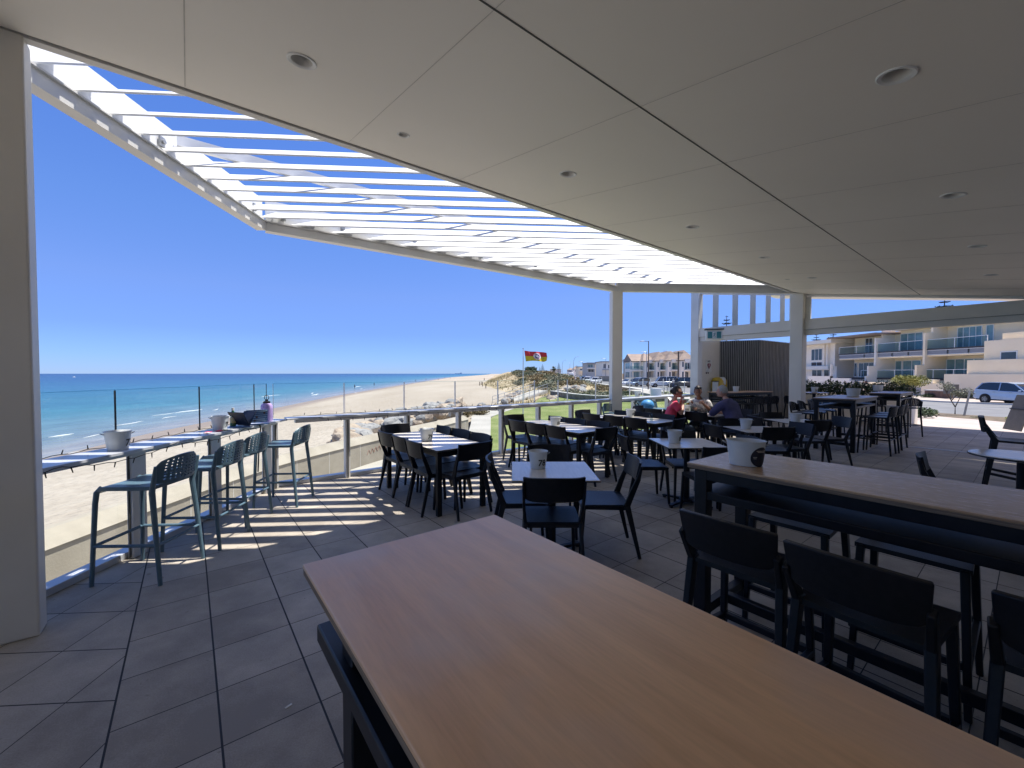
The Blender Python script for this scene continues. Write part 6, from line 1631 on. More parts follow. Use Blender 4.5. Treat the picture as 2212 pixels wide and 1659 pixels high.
ch(5.08, 7.12, .05, 'black chair on the near side of the fourth small square table', g); ch(5.15, 7.9, pi, 'black chair on the far side of the fourth small square table', g)
# ---- high tables
def high_table(u0, u1, v0, v1, z, lb, grp, top, axis_v=True, legs=None, loc=None, rz=None, shelf=True, inset=0):
    """long high table; length along v when axis_v"""
    uc, vc = (u0+u1)/2, (v0+v1)/2; WX, WY = u1-u0, v1-v0
    r = empty('high_table', loc or uvp(uc, vc, 0), RZB if rz is None else rz, lb, 'high table', grp)
    b = MB(); b.box((0, 0, z-.006), (WX, WY, .012)); t = b.build('tabletop', top, r, bevel=.003, seg=2)
    b = MB(); b.box((0, 0, z-.0215), (WX-.003, WY-.003, .019)); b.build('ply_edge', 'ply_edge', t, bevel=.002, seg=1)
    b = MB(); i = .045; hx, hy = WX/2-i, WY/2-i
    for s in (-1, 1): b.box((s*(hx-inset*.4), 0, z-.062), (.05, 2*(hy-inset), .06)); b.box((0, s*(hy-inset), z-.062), (2*(hx-inset*.4)-.05, .05, .06))
    b.build('frame', 'black_metal', r, bevel=.003, seg=1)
    if shelf:
        b = MB()
        if WY > WX: b.box((0, 0, z-.185), (WX-.05, WY-.09, .05))
        else: b.box((0, 0, z-.185), (WX-.09, WY-.05, .05))
        b.build('shelf', 'black_metal', r, bevel=.006)
    n = legs or 2
    for sx in (-1, 1):
        for k in range(n):
            if WY > WX: x, y = sx*(hx-.01-inset*.15), -hy+.03+inset*.85+(2*hy-.06-inset*1.7)*k/(n-1)
            else: y, x = sx*(hy-.01), -hx+.03+(2*hx-.06)*k/(n-1)
            b = MB(); b.box((x, y, (z-.035)/2), (.075, .075, z-.035)); b.build('leg', 'black_metal', r, bevel=.004, seg=1)
    b = MB()
    if WY > WX:
        for s in (-1, 1): b.box((0, s*(hy-.03), .16), (2*hx-.09, .05, .06))
        b.box((0, 0, .16), (.05, 2*hy-.11, .06))
    else:
        for s in (-1, 1): b.box((s*(hx-.03), 0, .16), (.05, 2*hy-.09, .06))
        b.box((0, 0, .16), (2*hx-.11, .05, .06))
    b.build('stretcher', 'black_metal', r, bevel=.004, seg=1)
    return r
GH = 'tall wooden topped tables on black frames'
high_table(.245, .915, -1.15, 1.275, 1.06, 'large worn wooden high table in the foreground', GH, 'wood_worn', legs=2, inset=.2)
high_table(2.385, 3.045, -1.4, 1.31, 1.06, 'glossy varnished wooden high table at the right with the white tub on it', GH, 'wood_varnished', legs=3)
high_table(10.45, 12.3, 2.22, 2.95, 1.09, 'dark high table in front of the planter among the black stools', GH, 'wood_pinkish')
high_table(15.2, 17.0, 2.28, 2.95, 1.06, 'farthest high table outside near the planter end', GH, 'wood_pinkish')
# (table in front of the slatted enclosure)
p0 = Vector(GP(1559, 848, 1.06)); p1 = Vector(GP(1661, 845.5, 1.06)); pc = (p0+p1)/2+Vector((.0, .3)); L_ = (p1-p0).length; a_ = atan2((p1-p0).y, (p1-p0).x)
high_table(0, L_, 0, .65, 1.06, 'reddish wooden high table in front of the slatted enclosure', GH, 'wood_worn', loc=(pc.x, pc.y, 0), rz=a_)
BT3 = (pc, a_)
# round pedestal table near the post
r = empty('round_table', (8.62, 11.75, 0), 0, 'narrow round high table just right of the grey post', 'high table')
b = MB(); b.lathe([(.001, 1.045), (.34, 1.045), (.345, 1.05), (.345, 1.062), (.001, 1.064)], n=32); b.build('tabletop', 'wood_pinkish', r)
b = MB(); b.tube([(0, 0, .02), (0, 0, 1.045)], .04, 14); b.lathe([(.24, 0), (.24, .02), (.05, .04)], n=24); b.build('pedestal', 'black_metal', r)
G = 'black stools between the two foreground tables'
for u, v, a, lb in ((2.16, .86, .02, 'black bar stool beyond the foreground table, with its back to the camera, upper left one'), (2.12, .385, -.05, 'black bar stool beyond the foreground table, with its back to the camera, middle one'),
                 (2.20, -.13, .03, 'black bar stool beyond the foreground table, lower right one at the picture edge')):
    PBS.put(uvp(u, v, 0), -BA+a, lb, G)
G = 'black stools on the far side of the glossy high table'
for v, lb in ((.92, 'black bar stool tucked under the far side of the glossy high table, left one'), (.38, 'black bar stool tucked under the far side of the glossy high table, right one')):
    PBS.put(uvp(3.02, v, 0), -BA+pi, lb, G)
G = 'black stools around the high tables by the street'
for u, v, a, lb in ((10.75, 3.15, pi, 'black rounded stool on the planter side of the dark high table, nearest the post'), (11.35, 3.18, pi, 'black rounded stool on the planter side of the dark high table, second one'), (11.95, 3.15, pi+.1, 'black rounded stool on the planter side of the dark high table, third one'),
                 (10.85, 1.98, 0, 'black rounded stool on the near side of the dark high table, first one'), (11.40, 1.96, .05, 'black rounded stool on the near side of the dark high table, second one'), (11.95, 1.98, -.05, 'black rounded stool on the near side of the dark high table, third one'),
                 (14.75, 2.75, -pi/2, 'black rounded stool left of the farthest high table'), (16.2, 3.2, pi, 'black rounded stool behind the farthest high table')):
    PSK.put(uvp(u, v, 0), RZB+a, lb, G)
PSK.put((10.05, 10.52, 0), pi/2+.25, 'black rounded stool standing alone in profile against the sunlit footpath', G)
PSK.put((8.25, 11.9, 0), -pi/2, 'black rounded stool left of the narrow round high table', G); PSK.put((8.95, 11.3, 0), .5, 'black rounded stool right of the narrow round high table', G)
G = 'black stools at the table by the slatted enclosure'
bd = Vector((cos(BT3[1]), sin(BT3[1])));
for t, lb in ((.05, 'black rounded stool on the near side of the reddish high table, left one'), (.35, 'black rounded stool on the near side of the reddish high table, middle one'), (.65, 'black rounded stool on the near side of the reddish high table, right one')):
    q = BT3[0]+bd*t+Vector((.0, -.52)); PSK.put((q.x, q.y, 0), BT3[1]+.05, lb, G)
for t, lb in ((-.4, 'black rounded stool behind the reddish high table, left one'), (.2, 'black rounded stool behind the reddish high table, right one')):
    q = BT3[0]+bd*t+Vector((0, .55)); PSK.put((q.x, q.y, 0), BT3[1]+pi, lb, G)
G = 'grey armless chairs by the far balustrade'
for u, v, a, lb in ((7.85, 6.05, pi, 'grey rounded chair beside the blue cart near the far balustrade'), (9.25, 6.1, pi-.1, 'grey rounded chair behind the woman in pink, left one'), (9.75, 6.1, pi+.1, 'grey rounded chair behind the woman in pink, right one')):
    o = PSB.put(uvp(u, v, -.30), RZB+a, lb, G, scale=(1.02, 1.0, 1.0))
    o.location.z = 0; o.scale = (1.05, 1.0, .92)
# right edge: low round table and two stools
r = empty('round_table', (5.31, 4.27, 0), 0, 'low round pale topped table at the right edge of the picture', 'table')
b = MB(); b.lathe([(.001, .722), (.375, .722), (.38, .730), (.38, .742), (.372, .748), (.001, .749)], n=44); b.build('tabletop', 'wood_light', r)
b = MB(); b.lathe([(.381, .724), (.384, .726), (.384, .738), (.381, .740)], n=44, closed=True); b.build('edge_band', 'edge_dark', r)
b = MB(); b.tube([(0, 0, .04), (0, 0, .722)], .034, 14)
for k in range(4): a = k*pi/2+.4; b.bar((0, 0, .04), (cos(a)*.3, sin(a)*.3, .02), .05, .03)
b.build('pedestal', 'black_metal', r)
PBS.put((6.38, 5.20, 0), .73+pi, 'black bar stool seen side on behind the low round table at the right edge', None, scale=(1, 1, 1.1))
ch(4.13, 3.72, .75+pi, 'black chair whose curved back just shows above the glossy high table', None)
# ================================================================ BUCKETS
def bucket(x, y, z, txt, lb, big=False, aim=40, grp='white number buckets on the tables', sticker=False):
    r = empty('bucket', (x, y, z+.001), 0, lb, 'bucket', grp)
    rb, rt, h, sx, sy = (.066, .086, .152, 1, 1) if not big else (.100, .122, .175, 1.08, .84) if big is True else (.080, .097, .144, 1.06, .84)
    ca = atan2(-y, -x)            # direction to the camera
    r.rotation_euler = (0, 0, ca+pi/2+radians(aim)*0)
    prof = [(.001, .006), (rb-.002, .006), (rb, 0)]
    n = 8
    for i in range(n+1):
        t = i/n; rr = rb+(rt-rb)*t
        prof.append((rr, .004+(h-.006)*t))
    k = h*.62
    prof2 = [(.001, .004), (rb, 0)]
    for zz in [0, .15, .35, .50, .54, .58, .62, .66, .70, .9, .985]:
        rr = rb+(rt-rb)*zz; rr += .0014 if zz in (.54, .62) else 0; prof2.append((rr, h*zz+.001))
    prof2 += [(rt+.004, h*.985), (rt+.005, h), (rt+.001, h+.002), (rt-.003, h*.985), (rb-.002, .012), (.001, .010)]
    b = MB(); b.lathe(prof2, n=36, sx=sx, sy=sy, closed=True); b.build('pail', 'bucket_white', r, ang=50)
    for s in (-1, 1):
        b = MB(); pts = []
        for i in range(9):
            a = -.32+.64*i/8; e = sin(pi*i/8); ang = (0 if s > 0 else pi)+a*s
            rr = rt+.001+.018*e; pts.append((cos(ang)*rr*sx, sin(ang)*rr*sy, h*.84+.012*e))
        b.tube(pts, .0026, 6); b.build('handle', 'galv', r)
    if txt:
        v_, f_ = text_geo(txt, h*.50); b = MB(); vs = []
        for px, py, _ in v_:
            zz = h*.36+py; rr = rb+(rt-rb)*zz/h+.0022; a = -pi/2+radians(aim)+px/rr
            vs.append((cos(a)*rr*sx, sin(a)*rr*sy, zz))
        b.add(vs, f_); b.build('number', 'print_black', r, smooth=False)
    if sticker:
        b = MB()
        def st(a, c): # disc on the pail
            th = 2*pi*a; rad = .058*c; px, py = cos(th)*rad, sin(th)*rad; zz = h*.40+py; rr = rb+(rt-rb)*zz/h+.0025; an = -pi/2+radians(52)+px/rr
            return (cos(an)*rr*sx, sin(an)*rr*sy, zz)
        b.sheet(st, 28, 6); b.build('sticker', 'dark_navy', r, smooth=False)
        b = MB()
        for x0_, x1_, z_ in ((-.026, .028, .036), (-.020, .022, .029), (-.040, -.022, .0), (-.038, -.024, -.008)):
            b.tube([(cos(a)*rr*sx, sin(a)*rr*sy, h*.40+z_) for a, rr in [(-pi/2+radians(52)+(x0_+(x1_-x0_)*q/6)/rb, rb+(rt-rb)*(h*.4+z_)/h+.003) for q in range(7)]], .0016, 5)
        b.build('small_print', 'joint_grey', r)
    return r
bucket(-1.08, 5.2, .75, '79', 'white bucket numbered 79 on the long table nearest the sea')
bucket(.70, 6.62, .75, '80', 'white bucket numbered 80 on the second long table from the sea', aim=50)
bucket(2.33, 8.1, .75, '85', 'white bucket on the third long table from the sea', aim=60)
bucket(3.88, 9.1, .75, '88', 'white bucket numbered 88 among the glasses of the diners', aim=-5)
bucket(.235, 3.70, .75, '78', 'white bucket numbered 78 on the small square table', aim=30)
bucket(2.0, 5.05, .75, '86', 'white bucket on the second small square table', aim=70)
bucket(3.60, 6.32, .75, '87', 'white bucket on the third small square table', aim=82)
bucket(4.98, 7.22, .75, '90', 'white bucket with its number turned away on the fourth small square table', aim=130)
bucket(1.385, 2.43, 1.061, None, 'large white oval tub with a dark round sticker on the glossy high table', 2, sticker=True)
bucket(-3.255, 3.39, .973, '73', 'large white tub numbered 73 on the bar shelf nearest the camera', aim=66)
bucket(-3.27, 4.60, .973, '75', 'white tub on the bar shelf between the glass post and the green bottle', aim=70)
bucket(3.42, 11.2, .976, '81', 'white bucket on the far bar shelf just right of the cream column', aim=45)
bucket(7.66, 9.24, 1.091, None, 'white bucket on the dark high table in front of the planter', True)
bucket(11.55, 13.0, 1.061, None, 'grey shaded bucket on the farthest high table', True)
bucket(8.6, 11.7, 1.065, '97', 'white bucket on the narrow round high table beside the grey post', aim=40)
bucket((1590-1106)/890*BT3[0].y, BT3[0].y, 1.061, None, 'white bucket on the reddish high table by the slatted enclosure')
# ================================================================ THINGS ON THE BAR SHELF
zs = .973
r = empty('water_bottle', (-3.25, 5.45, zs), 0, 'large translucent purple water bottle with a black loop cap on the shelf corner', 'water bottle')
b = MB(); b.lathe([(.001, .004), (.066, 0), (.070, .01), (.071, .17), (.070, .20), (.058, .225), (.040, .236), (.040, .240), (.001, .240)], n=28); b.build('bottle_body', 'purple_plastic', r)
b = MB(); b.lathe([(.043, .236), (.043, .258), (.034, .262), (.018, .266), (.018, .282), (.001, .284)], n=20); b.build('cap', 'print_black', r)
b = MB(); b.tube([(.030*cos(a), 0, .310+.030*sin(a)) for a in [2*pi*k/16 for k in range(17)]], .0045, 6); b.build('loop', 'print_black', r)
r = empty('beer_bottle', (-3.30, 4.86, zs), 0, 'green glass beer bottle with a pale label behind the tablet case', 'bottle')
b = MB(); b.lathe([(.001, .003), (.030, 0), (.031, .01), (.031, .13), (.028, .15), (.015, .175), (.013, .205), (.0145, .21), (.0145, .22), (.001, .222)], n=20); b.build('glass_body', 'green_glass', r)
b = MB(); b.lathe([(.0316, .045), (.0316, .115)], n=20, closed=True); b.build('label', 'label_gold', r)
b = MB(); b.lathe([(.0151, .19), (.0151, .222), (.001, .2235)], n=14); b.build('foil', 'paper_white', r)
r = empty('tablet_computer', (-3.19, 4.86, zs), radians(-20), 'tablet computer in a dark blue folding case standing on the bar shelf', 'tablet')
b = MB(); b.box((0, .055, .085), (.20, .006, .20), M=Matrix.Rotation(radians(-28), 3, 'X')); b.build('case_cover', 'dark_navy', r, bevel=.002)
b = MB(); b.box((0, -.045, .10), (.255, .008, .175), M=Matrix.Rotation(radians(28), 3, 'X')); b.build('case_back', 'dark_navy', r, bevel=.003)
b = MB(); b.box((0, -.02, .004), (.24, .12, .006)); b.build('base_flap', 'sign_blue', r)
r = empty('tablet_computer', (-3.16, 5.10, zs), radians(38), 'open patterned tablet with blue stripes and orange spots leaning on the bar shelf', 'tablet')
M_ = Matrix.Rotation(radians(22), 3, 'X')
b = MB(); b.box((0, .05, .095), (.235, .006, .175), M=M_); b.build('panel', 'sign_blue', r, bevel=.003)
def onp(x, z): q = M_ @ Vector((x, -.0045, z)); return (q.x, q.y+.05, q.z+.095)
b = MB()
for i in range(6): b.bar(onp(-.112, -.072+.028*i), onp(.112, -.072+.028*i+.004), .004, .010)
b.build('stripes', 'cloth_lightblue', r)
b = MB()
for x, z in ((-.07, .03), (.0, -.01), (.08, .045), (-.02, -.06)): b.ell(onp(x, z), (.014, .004, .012), 10, 6)
b.build('spots', 'brick_brown', r)
b = MB(); b.box((0, -.05, .004), (.235, .11, .006)); b.build('keyboard_flap', 'sign_blue', r)
b = MB(); b.tube([(-3.10, 5.05, .975), (-3.085, 5.04, .93), (-3.09, 5.02, .80), (-3.11, 5.03, .55), (-3.10, 5.0, .40)], .008, 8)
tag(b.build('charging_cable', 'print_black'), 'thick black cable hanging from the tablet over the edge of the bar shelf', 'cable')
b = MB(); random.seed(2)
for i, m in enumerate(('heart_red', 'paper_white')):
    pass
r = empty('snack_wrappers', (-3.20, 4.40, zs), 0, 'small red, green and white sweet wrappers on the bar shelf before the tub', 'wrappers')
for m, nm, cs in (('cloth_pink', 'red_wrapper', ((-.02, -.05), (.03, .04), (0, .1))), ('leaf_green', 'green_wrapper', ((.04, .12),)), ('paper_white', 'white_wrapper', ((.05, .17), (.01, -.1)))):
    b = MB()
    for x, y in cs:
        b.sheet(lambda a, c: (x+(a-.5)*.05, y+(c-.5)*.06, .004+.012*abs(noise.noise(Vector((a*3+x*50, c*3, y*9))))), 5, 5, .0012)
    b.build(nm, m, r, smooth=False)
b = MB(); b.ell((0, 0, 0), (.018, .018, .022), 10, 8); tag(b.build('light_bulb', 'paper_white', loc=(X0+.135, 3.60+.095, .62)), 'small white bulb fitting on the first balustrade post behind the nearest stool', 'bulb')
# leaf scrap on the paving
x, y = GP(623, 1527, 0); b = MB(); b.sheet(lambda a, c: ((a-.5)*.012, (c-.5)*.032, .004+.003*sin(a*3)), 3, 4, .0008); tag(b.build('paper_scrap', 'paper_white', loc=(x, y, 0), rz=-.6), 'tiny pale scrap of paper on the paving in the foreground', 'litter')
# ================================================================ GLASSES
def cup(x, y, z, r_, h, fill, lb, col=None, grp=None):
    r = empty('drinking_glass', (x, y, z+.001), 0, lb, 'glass', grp)
    b = MB(); b.lathe([(.001, .004), (r_*.78, 0), (r_, h), (r_-.002, h), (r_*.78-.002, .006), (.001, .006)], n=20, closed=True); b.build('tumbler', col or 'cup_clear', r)
    if fill:
        b = MB(); t = fill; b.lathe([(.001, .008), (r_*.74, .008), ((r_*.78+(r_-r_*.78)*t)-.004, h*t), (.001, h*t)], n=18); b.build('drink', 'beer', r)
        b = MB(); b.lathe([(.001, h*t), ((r_*.78+(r_-r_*.78)*t)-.004, h*t+.001), ((r_*.78+(r_-r_*.78)*t)-.004, h*t+.014), (.001, h*t+.015)], n=18); b.build('froth', 'foam', r)
    return r
cup(XT(1552, 8.75), 8.75, .75, .040, .15, .62, 'half full glass of beer on the table in front of the man in blue')
cup(XT(1491, 9.0), 8.9, .75, .042, .15, 0, 'empty clear plastic cup right of bucket 88')
cup(XT(1440, 8.6), 8.65, .75, .040, .12, 0, 'clear cup in front of the woman in pink, left one')
cup(XT(1451, 8.6), 8.60, .75, .040, .11, 0, 'clear cup in front of the woman in pink, right one')
cup(XT(1462, 8.9), 8.9, .75, .045, .15, 0, 'turquoise cup beside bucket 88', 'teal_cup')
cup(XT(1374, 7.9)+.13, 7.4, .75, .035, .11, 0, 'small empty tumbler on the third long table from the sea')
# ================================================================ PEOPLE
def skin_bake(V, E, R, root=0, sub=2):
    me = bpy.data.meshes.new('sk'); bm = bmesh.new(); ly = bm.verts.layers.skin.verify(); vs = [bm.verts.new(v) for v in V]
    for a, c_ in E: bm.edges.new((vs[a], vs[c_]))
    for v, r_ in zip(vs, R): v[ly].radius = (r_, r_) if not isinstance(r_, tuple) else r_
    vs[root][ly].use_root = True
    bm.to_mesh(me); bm.free()
    o = bpy.data.objects.new('sk', me); COL.objects.link(o)
    m = o.modifiers.new('s', 'SKIN'); m.use_smooth_shade = True; m.branch_smoothing = .6
    s = o.modifiers.new('u', 'SUBSURF'); s.levels = sub; s.render_levels = sub
    dg = bpy.context.evaluated_depsgraph_get(); dg.update()
    m2 = bpy.data.meshes.new_from_object(o.evaluated_get(dg))
    r = ([tuple(v.co) for v in m2.vertices], [tuple(p.vertices) for p in m2.polygons])
    bpy.data.objects.remove(o); bpy.data.meshes.remove(me); bpy.data.meshes.remove(m2)
    return r
def headgeo(b, c_, yaw, pitch, s=1.0, mi=0):
    """face looks along local +y before yaw; returns rotation matrix"""
    M = Matrix.Rotation(yaw, 3, 'Z') @ Matrix.Rotation(pitch, 3, 'X')
    def f(q):
        k = 1.0
        if q.z < 0: k -= .10*(-q.z)**1.5*(1 if q.y < 0 else .35)
        return k
    b.ell(c_, (.074*s, .094*s, .116*s), 20, 14, M=M, f=f, mi=mi)
    P = lambda x, y, z: M @ Vector((x*s, y*s, z*s))+Vector(c_)
    b.ell(P(0, .062, -.062), (.040*s, .034*s, .040*s), 10, 8, M=M, mi=mi)          # jaw and chin
    b.ell(P(0, .098, -.018), (.012*s, .020*s, .024*s), 8, 6, M=M, mi=mi)           # nose
    b.ell(P(0, .086, .022), (.048*s, .014*s, .012*s), 10, 6, M=M, mi=mi)           # brow
    b.ell(P(0, .090, -.052), (.024*s, .010*s, .008*s), 8, 6, M=M, mi=mi)           # lips
    for sx in (-1, 1): b.ell(P(sx*.075, -.005, -.012), (.010*s, .020*s, .030*s), 8, 6, M=M, mi=mi)
    return M, P
def hand(V, E, R, wi, wrist, dirn, palm, r0=.009, curl=.5):
    """five fingers; dirn forearm direction, palm = palm normal"""
    d = Vector(dirn).normalized(); n = Vector(palm).normalized(); s = d.cross(n).normalized(); w_ = Vector(wrist)
    k = len(V); V.append(w_+d*.055); R.append((.034, .018)); E.append((wi, k)); pk = k
    for i, (o, L) in enumerate(((-.030, .060), (-.010, .072), (.011, .068), (.030, .052))):
        a = w_+d*.088+s*o; b_ = a+(d*cos(curl)+n*sin(curl))*L*.55; c_ = b_+(d*cos(curl*2.2)+n*sin(curl*2.2))*L*.5
        q = len(V); V += [a, b_, c_]; R += [r0, r0*.9, r0*.75]; E += [(pk, q), (q, q+1), (q+1, q+2)]
    a = w_+d*.035-s*.040; b_ = a+(d*.7+n*.5-s*.4).normalized()*.035; c_ = b_+(d*.8+n*.6).normalized()*.028
    q = len(V); V += [a, b_, c_]; R += [.011, .010, .008]; E += [(pk, q), (q, q+1), (q+1, q+2)]
def figure(label, loc, rz, J, skin_m, hair_m, top_m, leg_m, headyaw=0, headpitch=0, hair='short', glasses=True, top_r=1.0, hands=True, name='person', group=None, sleeves='short', sub=2, hat=None):
    """J: dict of joint positions in local space (x right, y front, z up)"""
    r = empty(name, loc, rz, label, 'person', group)
    V, E, R = [], [], []
    ix = {}
    def add(k, p, rad, par=None):
        ix[k] = len(V); V.append(Vector(p)); R.append(rad)
        if par is not None: E.append((ix[par], ix[k]))
    j = {k: Vector(v) for k, v in J.items() if isinstance(v, tuple)}
    mid = lambda a, c_, t=.5: j[a]+(j[c_]-j[a])*t
    add('pel', j['pel'], (.145, .11)); add('wai', mid('pel', 'che', .45), (.13, .10), 'pel'); add('che', j['che'], (.15, .105), 'wai'); add('nb', j['nek'], .058, 'che'); add('nt', mid('nek', 'hed', .55), .052, 'nb')
    for s in ('L', 'R'):
        add('sh'+s, j['sh'+s], .062, 'che'); add('ua'+s, mid('sh'+s, 'el'+s), .047, 'sh'+s); add('el'+s, j['el'+s], .040, 'ua'+s); add('fa'+s, mid('el'+s, 'wr'+s, .4), .038, 'el'+s); add('wr'+s, j['wr'+s], .026, 'fa'+s)
        add('hi'+s, j['hi'+s], .095, 'pel'); add('th'+s, mid('hi'+s, 'kn'+s), .080, 'hi'+s); add('kn'+s, j['kn'+s], .058, 'th'+s); add('ca'+s, mid('kn'+s, 'an'+s, .35), .055, 'kn'+s); add('an'+s, j['an'+s], .036, 'ca'+s); add('to'+s, j['an'+s]+Vector(J.get('toe', (0, .17, -.03))), .034, 'an'+s)
    nb_ = len(V)
    if hands:
        for s in ('L', 'R'):
            d = (j['wr'+s]-j['el'+s]).normalized(); n = Vector(J.get('palm'+s, (0, 0, -1)))
            if abs(d.dot(n)) > .9: n = Vector((1, 0, 0))
            n = (n-d*d.dot(n)).normalized(); hand(V, E, R, ix['wr'+s], j['wr'+s], d, n, curl=J.get('curl', .55))
    sv, sf = skin_bake(V, E, R, 0, sub)
    b = MB(); b.add(sv, sf); M, P = headgeo(b, j['hed'], headyaw, headpitch)
    b.build('body', skin_m, r, ang=180)
    # hair
    b = MB()
    if hair == 'short':
        def hf(q):
            fr = 1.0
            if q.y > .45 and q.z < .55: fr = .80
            if q.z < -.35: fr = .80
            return fr*(1+.03*noise.noise(q*6))
        b.ell(P(0, -.008, .012), (.081, .102, .124), 24, 18, M=M, f=hf)
    else:
        b.ell(P(0, -.010, .012), (.080, .100, .122), 24, 18, M=M, f=lambda q: (.80 if (q.y > .4 and q.z < .6) or q.z < -.5 else 1)*(1+.02*noise.noise(q*5)))
        b.ell(P(0, -.105, .01), (.038, .04, .045), 12, 8, M=M)
    b.build('hair', hair_m, r, ang=180)
    if glasses:
        b = MB(); gz = .008 if glasses is True else .095
        for s in (-1, 1):
            b.ell(P(s*.034, .098 if glasses is True else .060, gz), (.030, .010, .024), 12, 8, M=M); b.tube([P(s*.058, .088 if glasses is True else .05, gz), P(s*.080, .0, gz)], .0045, 5)
        b.tube([P(-.02, .104 if glasses is True else .064, gz+.005), P(.02, .104 if glasses is True else .064, gz+.005)], .005, 5)
        b.build('sunglasses', 'car_glass', r)
    # top garment
    g = top_r; V2, E2, R2 = [], [], []
    def a2(p, rad, par=None):
        V2.append(Vector(p)); R2.append(rad)
        if par is not None: E2.append((par, len(V2)-1))
        return len(V2)-1
    g = g*1.10; pe = a2(j['pel']+Vector((0, 0, -.02)), (.165*g, .128*g)); wa = a2(mid('pel', 'che', .35), (.155*g, .125*g), pe); w2 = a2(mid('pel', 'che', .7), (.16*g, .128*g), wa); cc = a2(j['che'], (.176*g, .132*g), w2); nn_ = a2(j['nek']+(j['nek']-j['che'])*.14, .070*g, cc)
    for s in ('L', 'R'):
        a = a2(j['sh'+s], .080*g, cc); c_ = a2(mid('sh'+s, 'el'+s, .5), .066*g, a); e = a2(mid('sh'+s, 'el'+s, .72 if sleeves == 'short' else 1.0), .062*g if sleeves == 'short' else .054*g, c_)
        if sleeves == 'long': a2(mid('el'+s, 'wr'+s, .55), .046*g, e)
    sv, sf = skin_bake(V2, E2, R2, 0, sub); b = MB(); b.add([(x+.006*noise.noise(Vector((x*14, y*14, z*9))), y+.008*noise.noise(Vector((x*11, y*12, z*16+5))), z) for x, y, z in sv], sf); b.build('shirt', top_m, r, ang=180)
    V2, E2, R2 = [], [], []
    pe = a2(j['pel']+Vector((0, 0, .03)), (.152, .118))
    for s in ('L', 'R'):
        a = a2(j['hi'+s], .105, pe); c_ = a2(mid('hi'+s, 'kn'+s), .090, a); e = a2(j['kn'+s], .070, c_); q = a2(mid('kn'+s, 'an'+s, .45), .066, e); a2(mid('kn'+s, 'an'+s, .92), .055, q)
    sv, sf = skin_bake(V2, E2, R2, 0, sub); b = MB(); b.add(sv, sf); b.build('trousers', leg_m, r, ang=180)
    b = MB()
    for s in ('L', 'R'):
        p = j['an'+s]+Vector(J.get('toe', (0, .17, -.03)))*.42+Vector((0, 0, -.025)); b.ell(p, (.045, .125, .042), 12, 8)
    b.build('shoes', 'print_black', r)
    return r
def seated(lean=.1, arms=None, knee=.44, pelz=.50):
    c = dict(pel=(0, -.02, pelz), che=(0, -.02+lean*.75, pelz+.40), nek=(0, lean*1.0, pelz+.55), hed=(0, .03+lean*1.25, pelz+.715))
    for s, k in (('L', -1), ('R', 1)):
        c['sh'+s] = (k*.185, -.01+lean*.92, pelz+.485); c['el'+s] = (k*.24, .16+lean, pelz+.24); c['wr'+s] = (k*.15, .36+lean, pelz+.30)
        c['hi'+s] = (k*.10, .0, pelz-.02); c['kn'+s] = (k*.12, knee, pelz-.02); c['an'+s] = (k*.12, knee-.02, .07)
    c.update(arms or {}); return c
woman = dict(elL=(-.21, .26, .80), wrL=(-.05, .24, 1.02), elR=(.22, .20, .78), wrR=(.02, .27, .96), palmL=(0, 1, 0), palmR=(0, 1, .3), curl=.95)
figure('woman in a bright pink t-shirt and sunglasses drinking at the table by the balustrade', uvp(7.86, 4.72, 0), -1.75, seated(.10, woman), 'skin_light', 'hair_dark', 'cloth_pink', 'cloth_denim', headyaw=-.15, headpitch=-.08, hair='tied', glasses=True)
man1 = dict(elL=(-.24, .24, .78), wrL=(-.14, .42, .92), elR=(.26, .24, .80), wrR=(.08, .44, .84), palmL=(1, 0, 0), palmR=(0, 0, -1), curl=.95)
figure('dark haired man in a white patterned shirt leaning forward with a glass of beer', uvp(9.22, 4.72, 0), -BA+pi+.25, seated(.28, man1, pelz=.49), 'skin_dark', 'hair_dark', 'cloth_white', 'cloth_denim', headyaw=.35, headpitch=-.25, hair='short', glasses='up')
man2 = dict(elL=(-.27, .36, .80), wrL=(-.02, .50, .80), elR=(.27, .34, .80), wrR=(.08, .52, .79), palmL=(0, 0, -1), palmR=(0, 0, -1))
figure('grey haired man in a blue shirt, seen from behind, leaning on the table', uvp(8.42, 3.60, 0), .50, seated(.24, man2, pelz=.52), 'skin_light', 'hair_grey', 'cloth_blue', 'cloth_denim', headyaw=.3, headpitch=-.1, hair='short', glasses=False, top_r=1.22, sleeves='long')
cup(*(uvp(8.86, 4.86, 0).xy), .86, .040, .14, .6, 'glass of beer held up by the dark haired man', None)
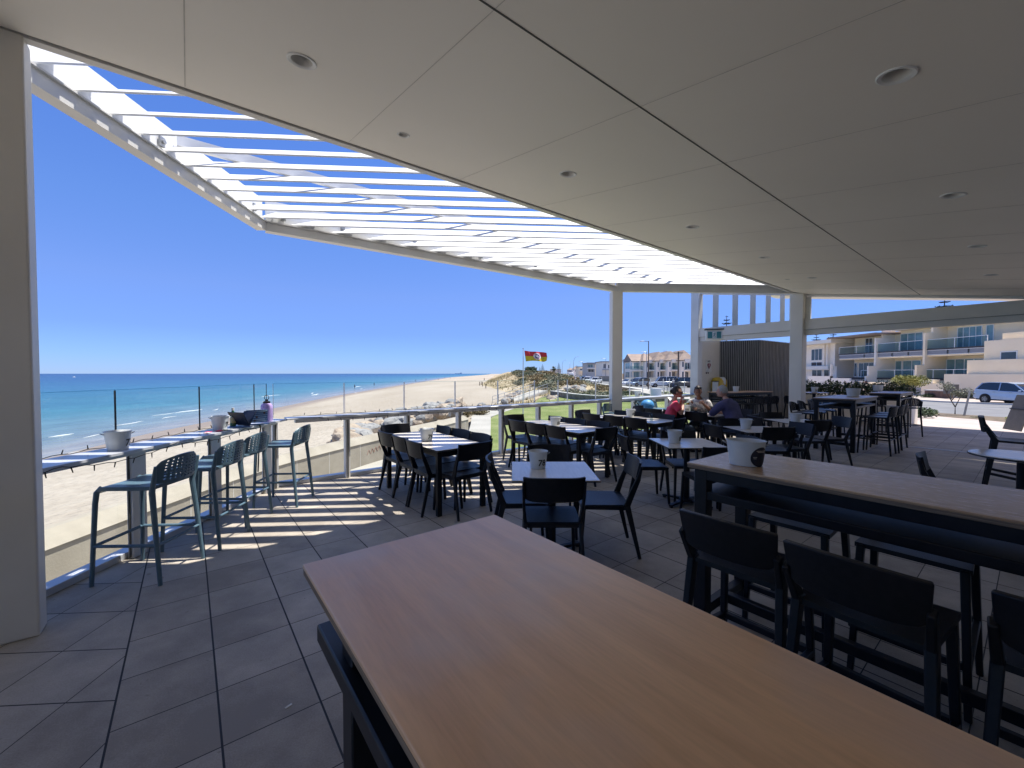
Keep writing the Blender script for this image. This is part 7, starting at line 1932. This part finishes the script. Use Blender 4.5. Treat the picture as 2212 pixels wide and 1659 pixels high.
# paper held by the dark haired man
p = uvp(8.62, 5.05, 0)
b = MB(); b.sheet(lambda a, c: ((a-.5)*.32, (c-.5)*.25, .03*sin(a*4)+.05*c), 8, 6, .002); o = tag(b.build('menu_paper', 'paper_white', loc=(p.x, p.y, .93), rz=.4), 'white paper menu held by the dark haired man', 'paper'); o.rotation_euler = (.5, .25, .5)
def standing(step=.12):
    c = dict(pel=(0, 0, .95), che=(0, .02, 1.33), nek=(0, .02, 1.48), hed=(0, .04, 1.64))
    for s, k in (('L', -1), ('R', 1)):
        c['sh'+s] = (k*.18, .01, 1.42); c['el'+s] = (k*.23, -.02+k*step*.4, 1.14); c['wr'+s] = (k*.22, .10+k*step*.5, .93)
        c['hi'+s] = (k*.09, 0, .90); c['kn'+s] = (k*.10, .03-k*step*.6, .50); c['an'+s] = (k*.10, -.02-k*step*1.2, .08)
    return c
def far(lb, T, d, z, rz, top, leg, hair='hair_dark', grp=None, skin='skin_light', sub=1):
    figure(lb, (XT(T, d), d, z), rz, standing(), skin, hair, top, leg, glasses=False, grp_=None, sub=sub) if False else figure(lb, (XT(T, d), d, z), rz, standing(), skin, hair, top, leg, glasses=False, sub=sub, group=grp, hands=True)
far('white haired person in a white shirt and dark shorts standing beside the dark van', 1454.5, 70, roadz(70)+.02, .4, 'cloth_white', 'cloth_denim', 'hair_grey')
far('walker in white on the dune path, left one of the pair', 1243, 92, dunez(XT(1243, 92), 92)-.05, .2, 'cloth_white', 'cloth_white', 'hair_grey')
far('walker in a light blue top on the dune path, right one of the pair', 1254, 92, dunez(XT(1254, 92), 92)-.05, -.2, 'cloth_lightblue', 'cloth_lightblue')
far('person in a blue top standing by the parked cars just left of the column', 1317, 88, roadz(88), 1.2, 'sign_blue' if False else 'cloth_blue', 'cloth_denim')
G = 'people walking on the distant beach'
for T, yy, cl, lb in ((766, 839, 'cloth_denim', 'bather at the waterline nearest the camera'), (808, 833.5, 'cloth_denim', 'pair of bathers wading in the shallows'), (898, 824.5, 'cloth_denim', 'walker on the wet sand, second group along the beach'),
                    (920, 821, 'heart_red', 'walker in red on the wet sand in the distance'), (961, 816.5, 'cloth_denim', 'far walker on the waterline'), (947, 821, 'heart_red', 'far walker in red on the sand'),
                    (1046, 822.5, 'cloth_denim', 'walker beside the timber posts on the sand'), (973, 818.5, 'heart_red', 'tiny far walker on the dry sand')):
    x, y = GP(T, yy, -4.2 if T < 1000 else -2.6)
    far(lb, T, y, -4.4 if T < 1000 else -2.6, random.uniform(0, 6), cl, 'cloth_denim', grp=G)
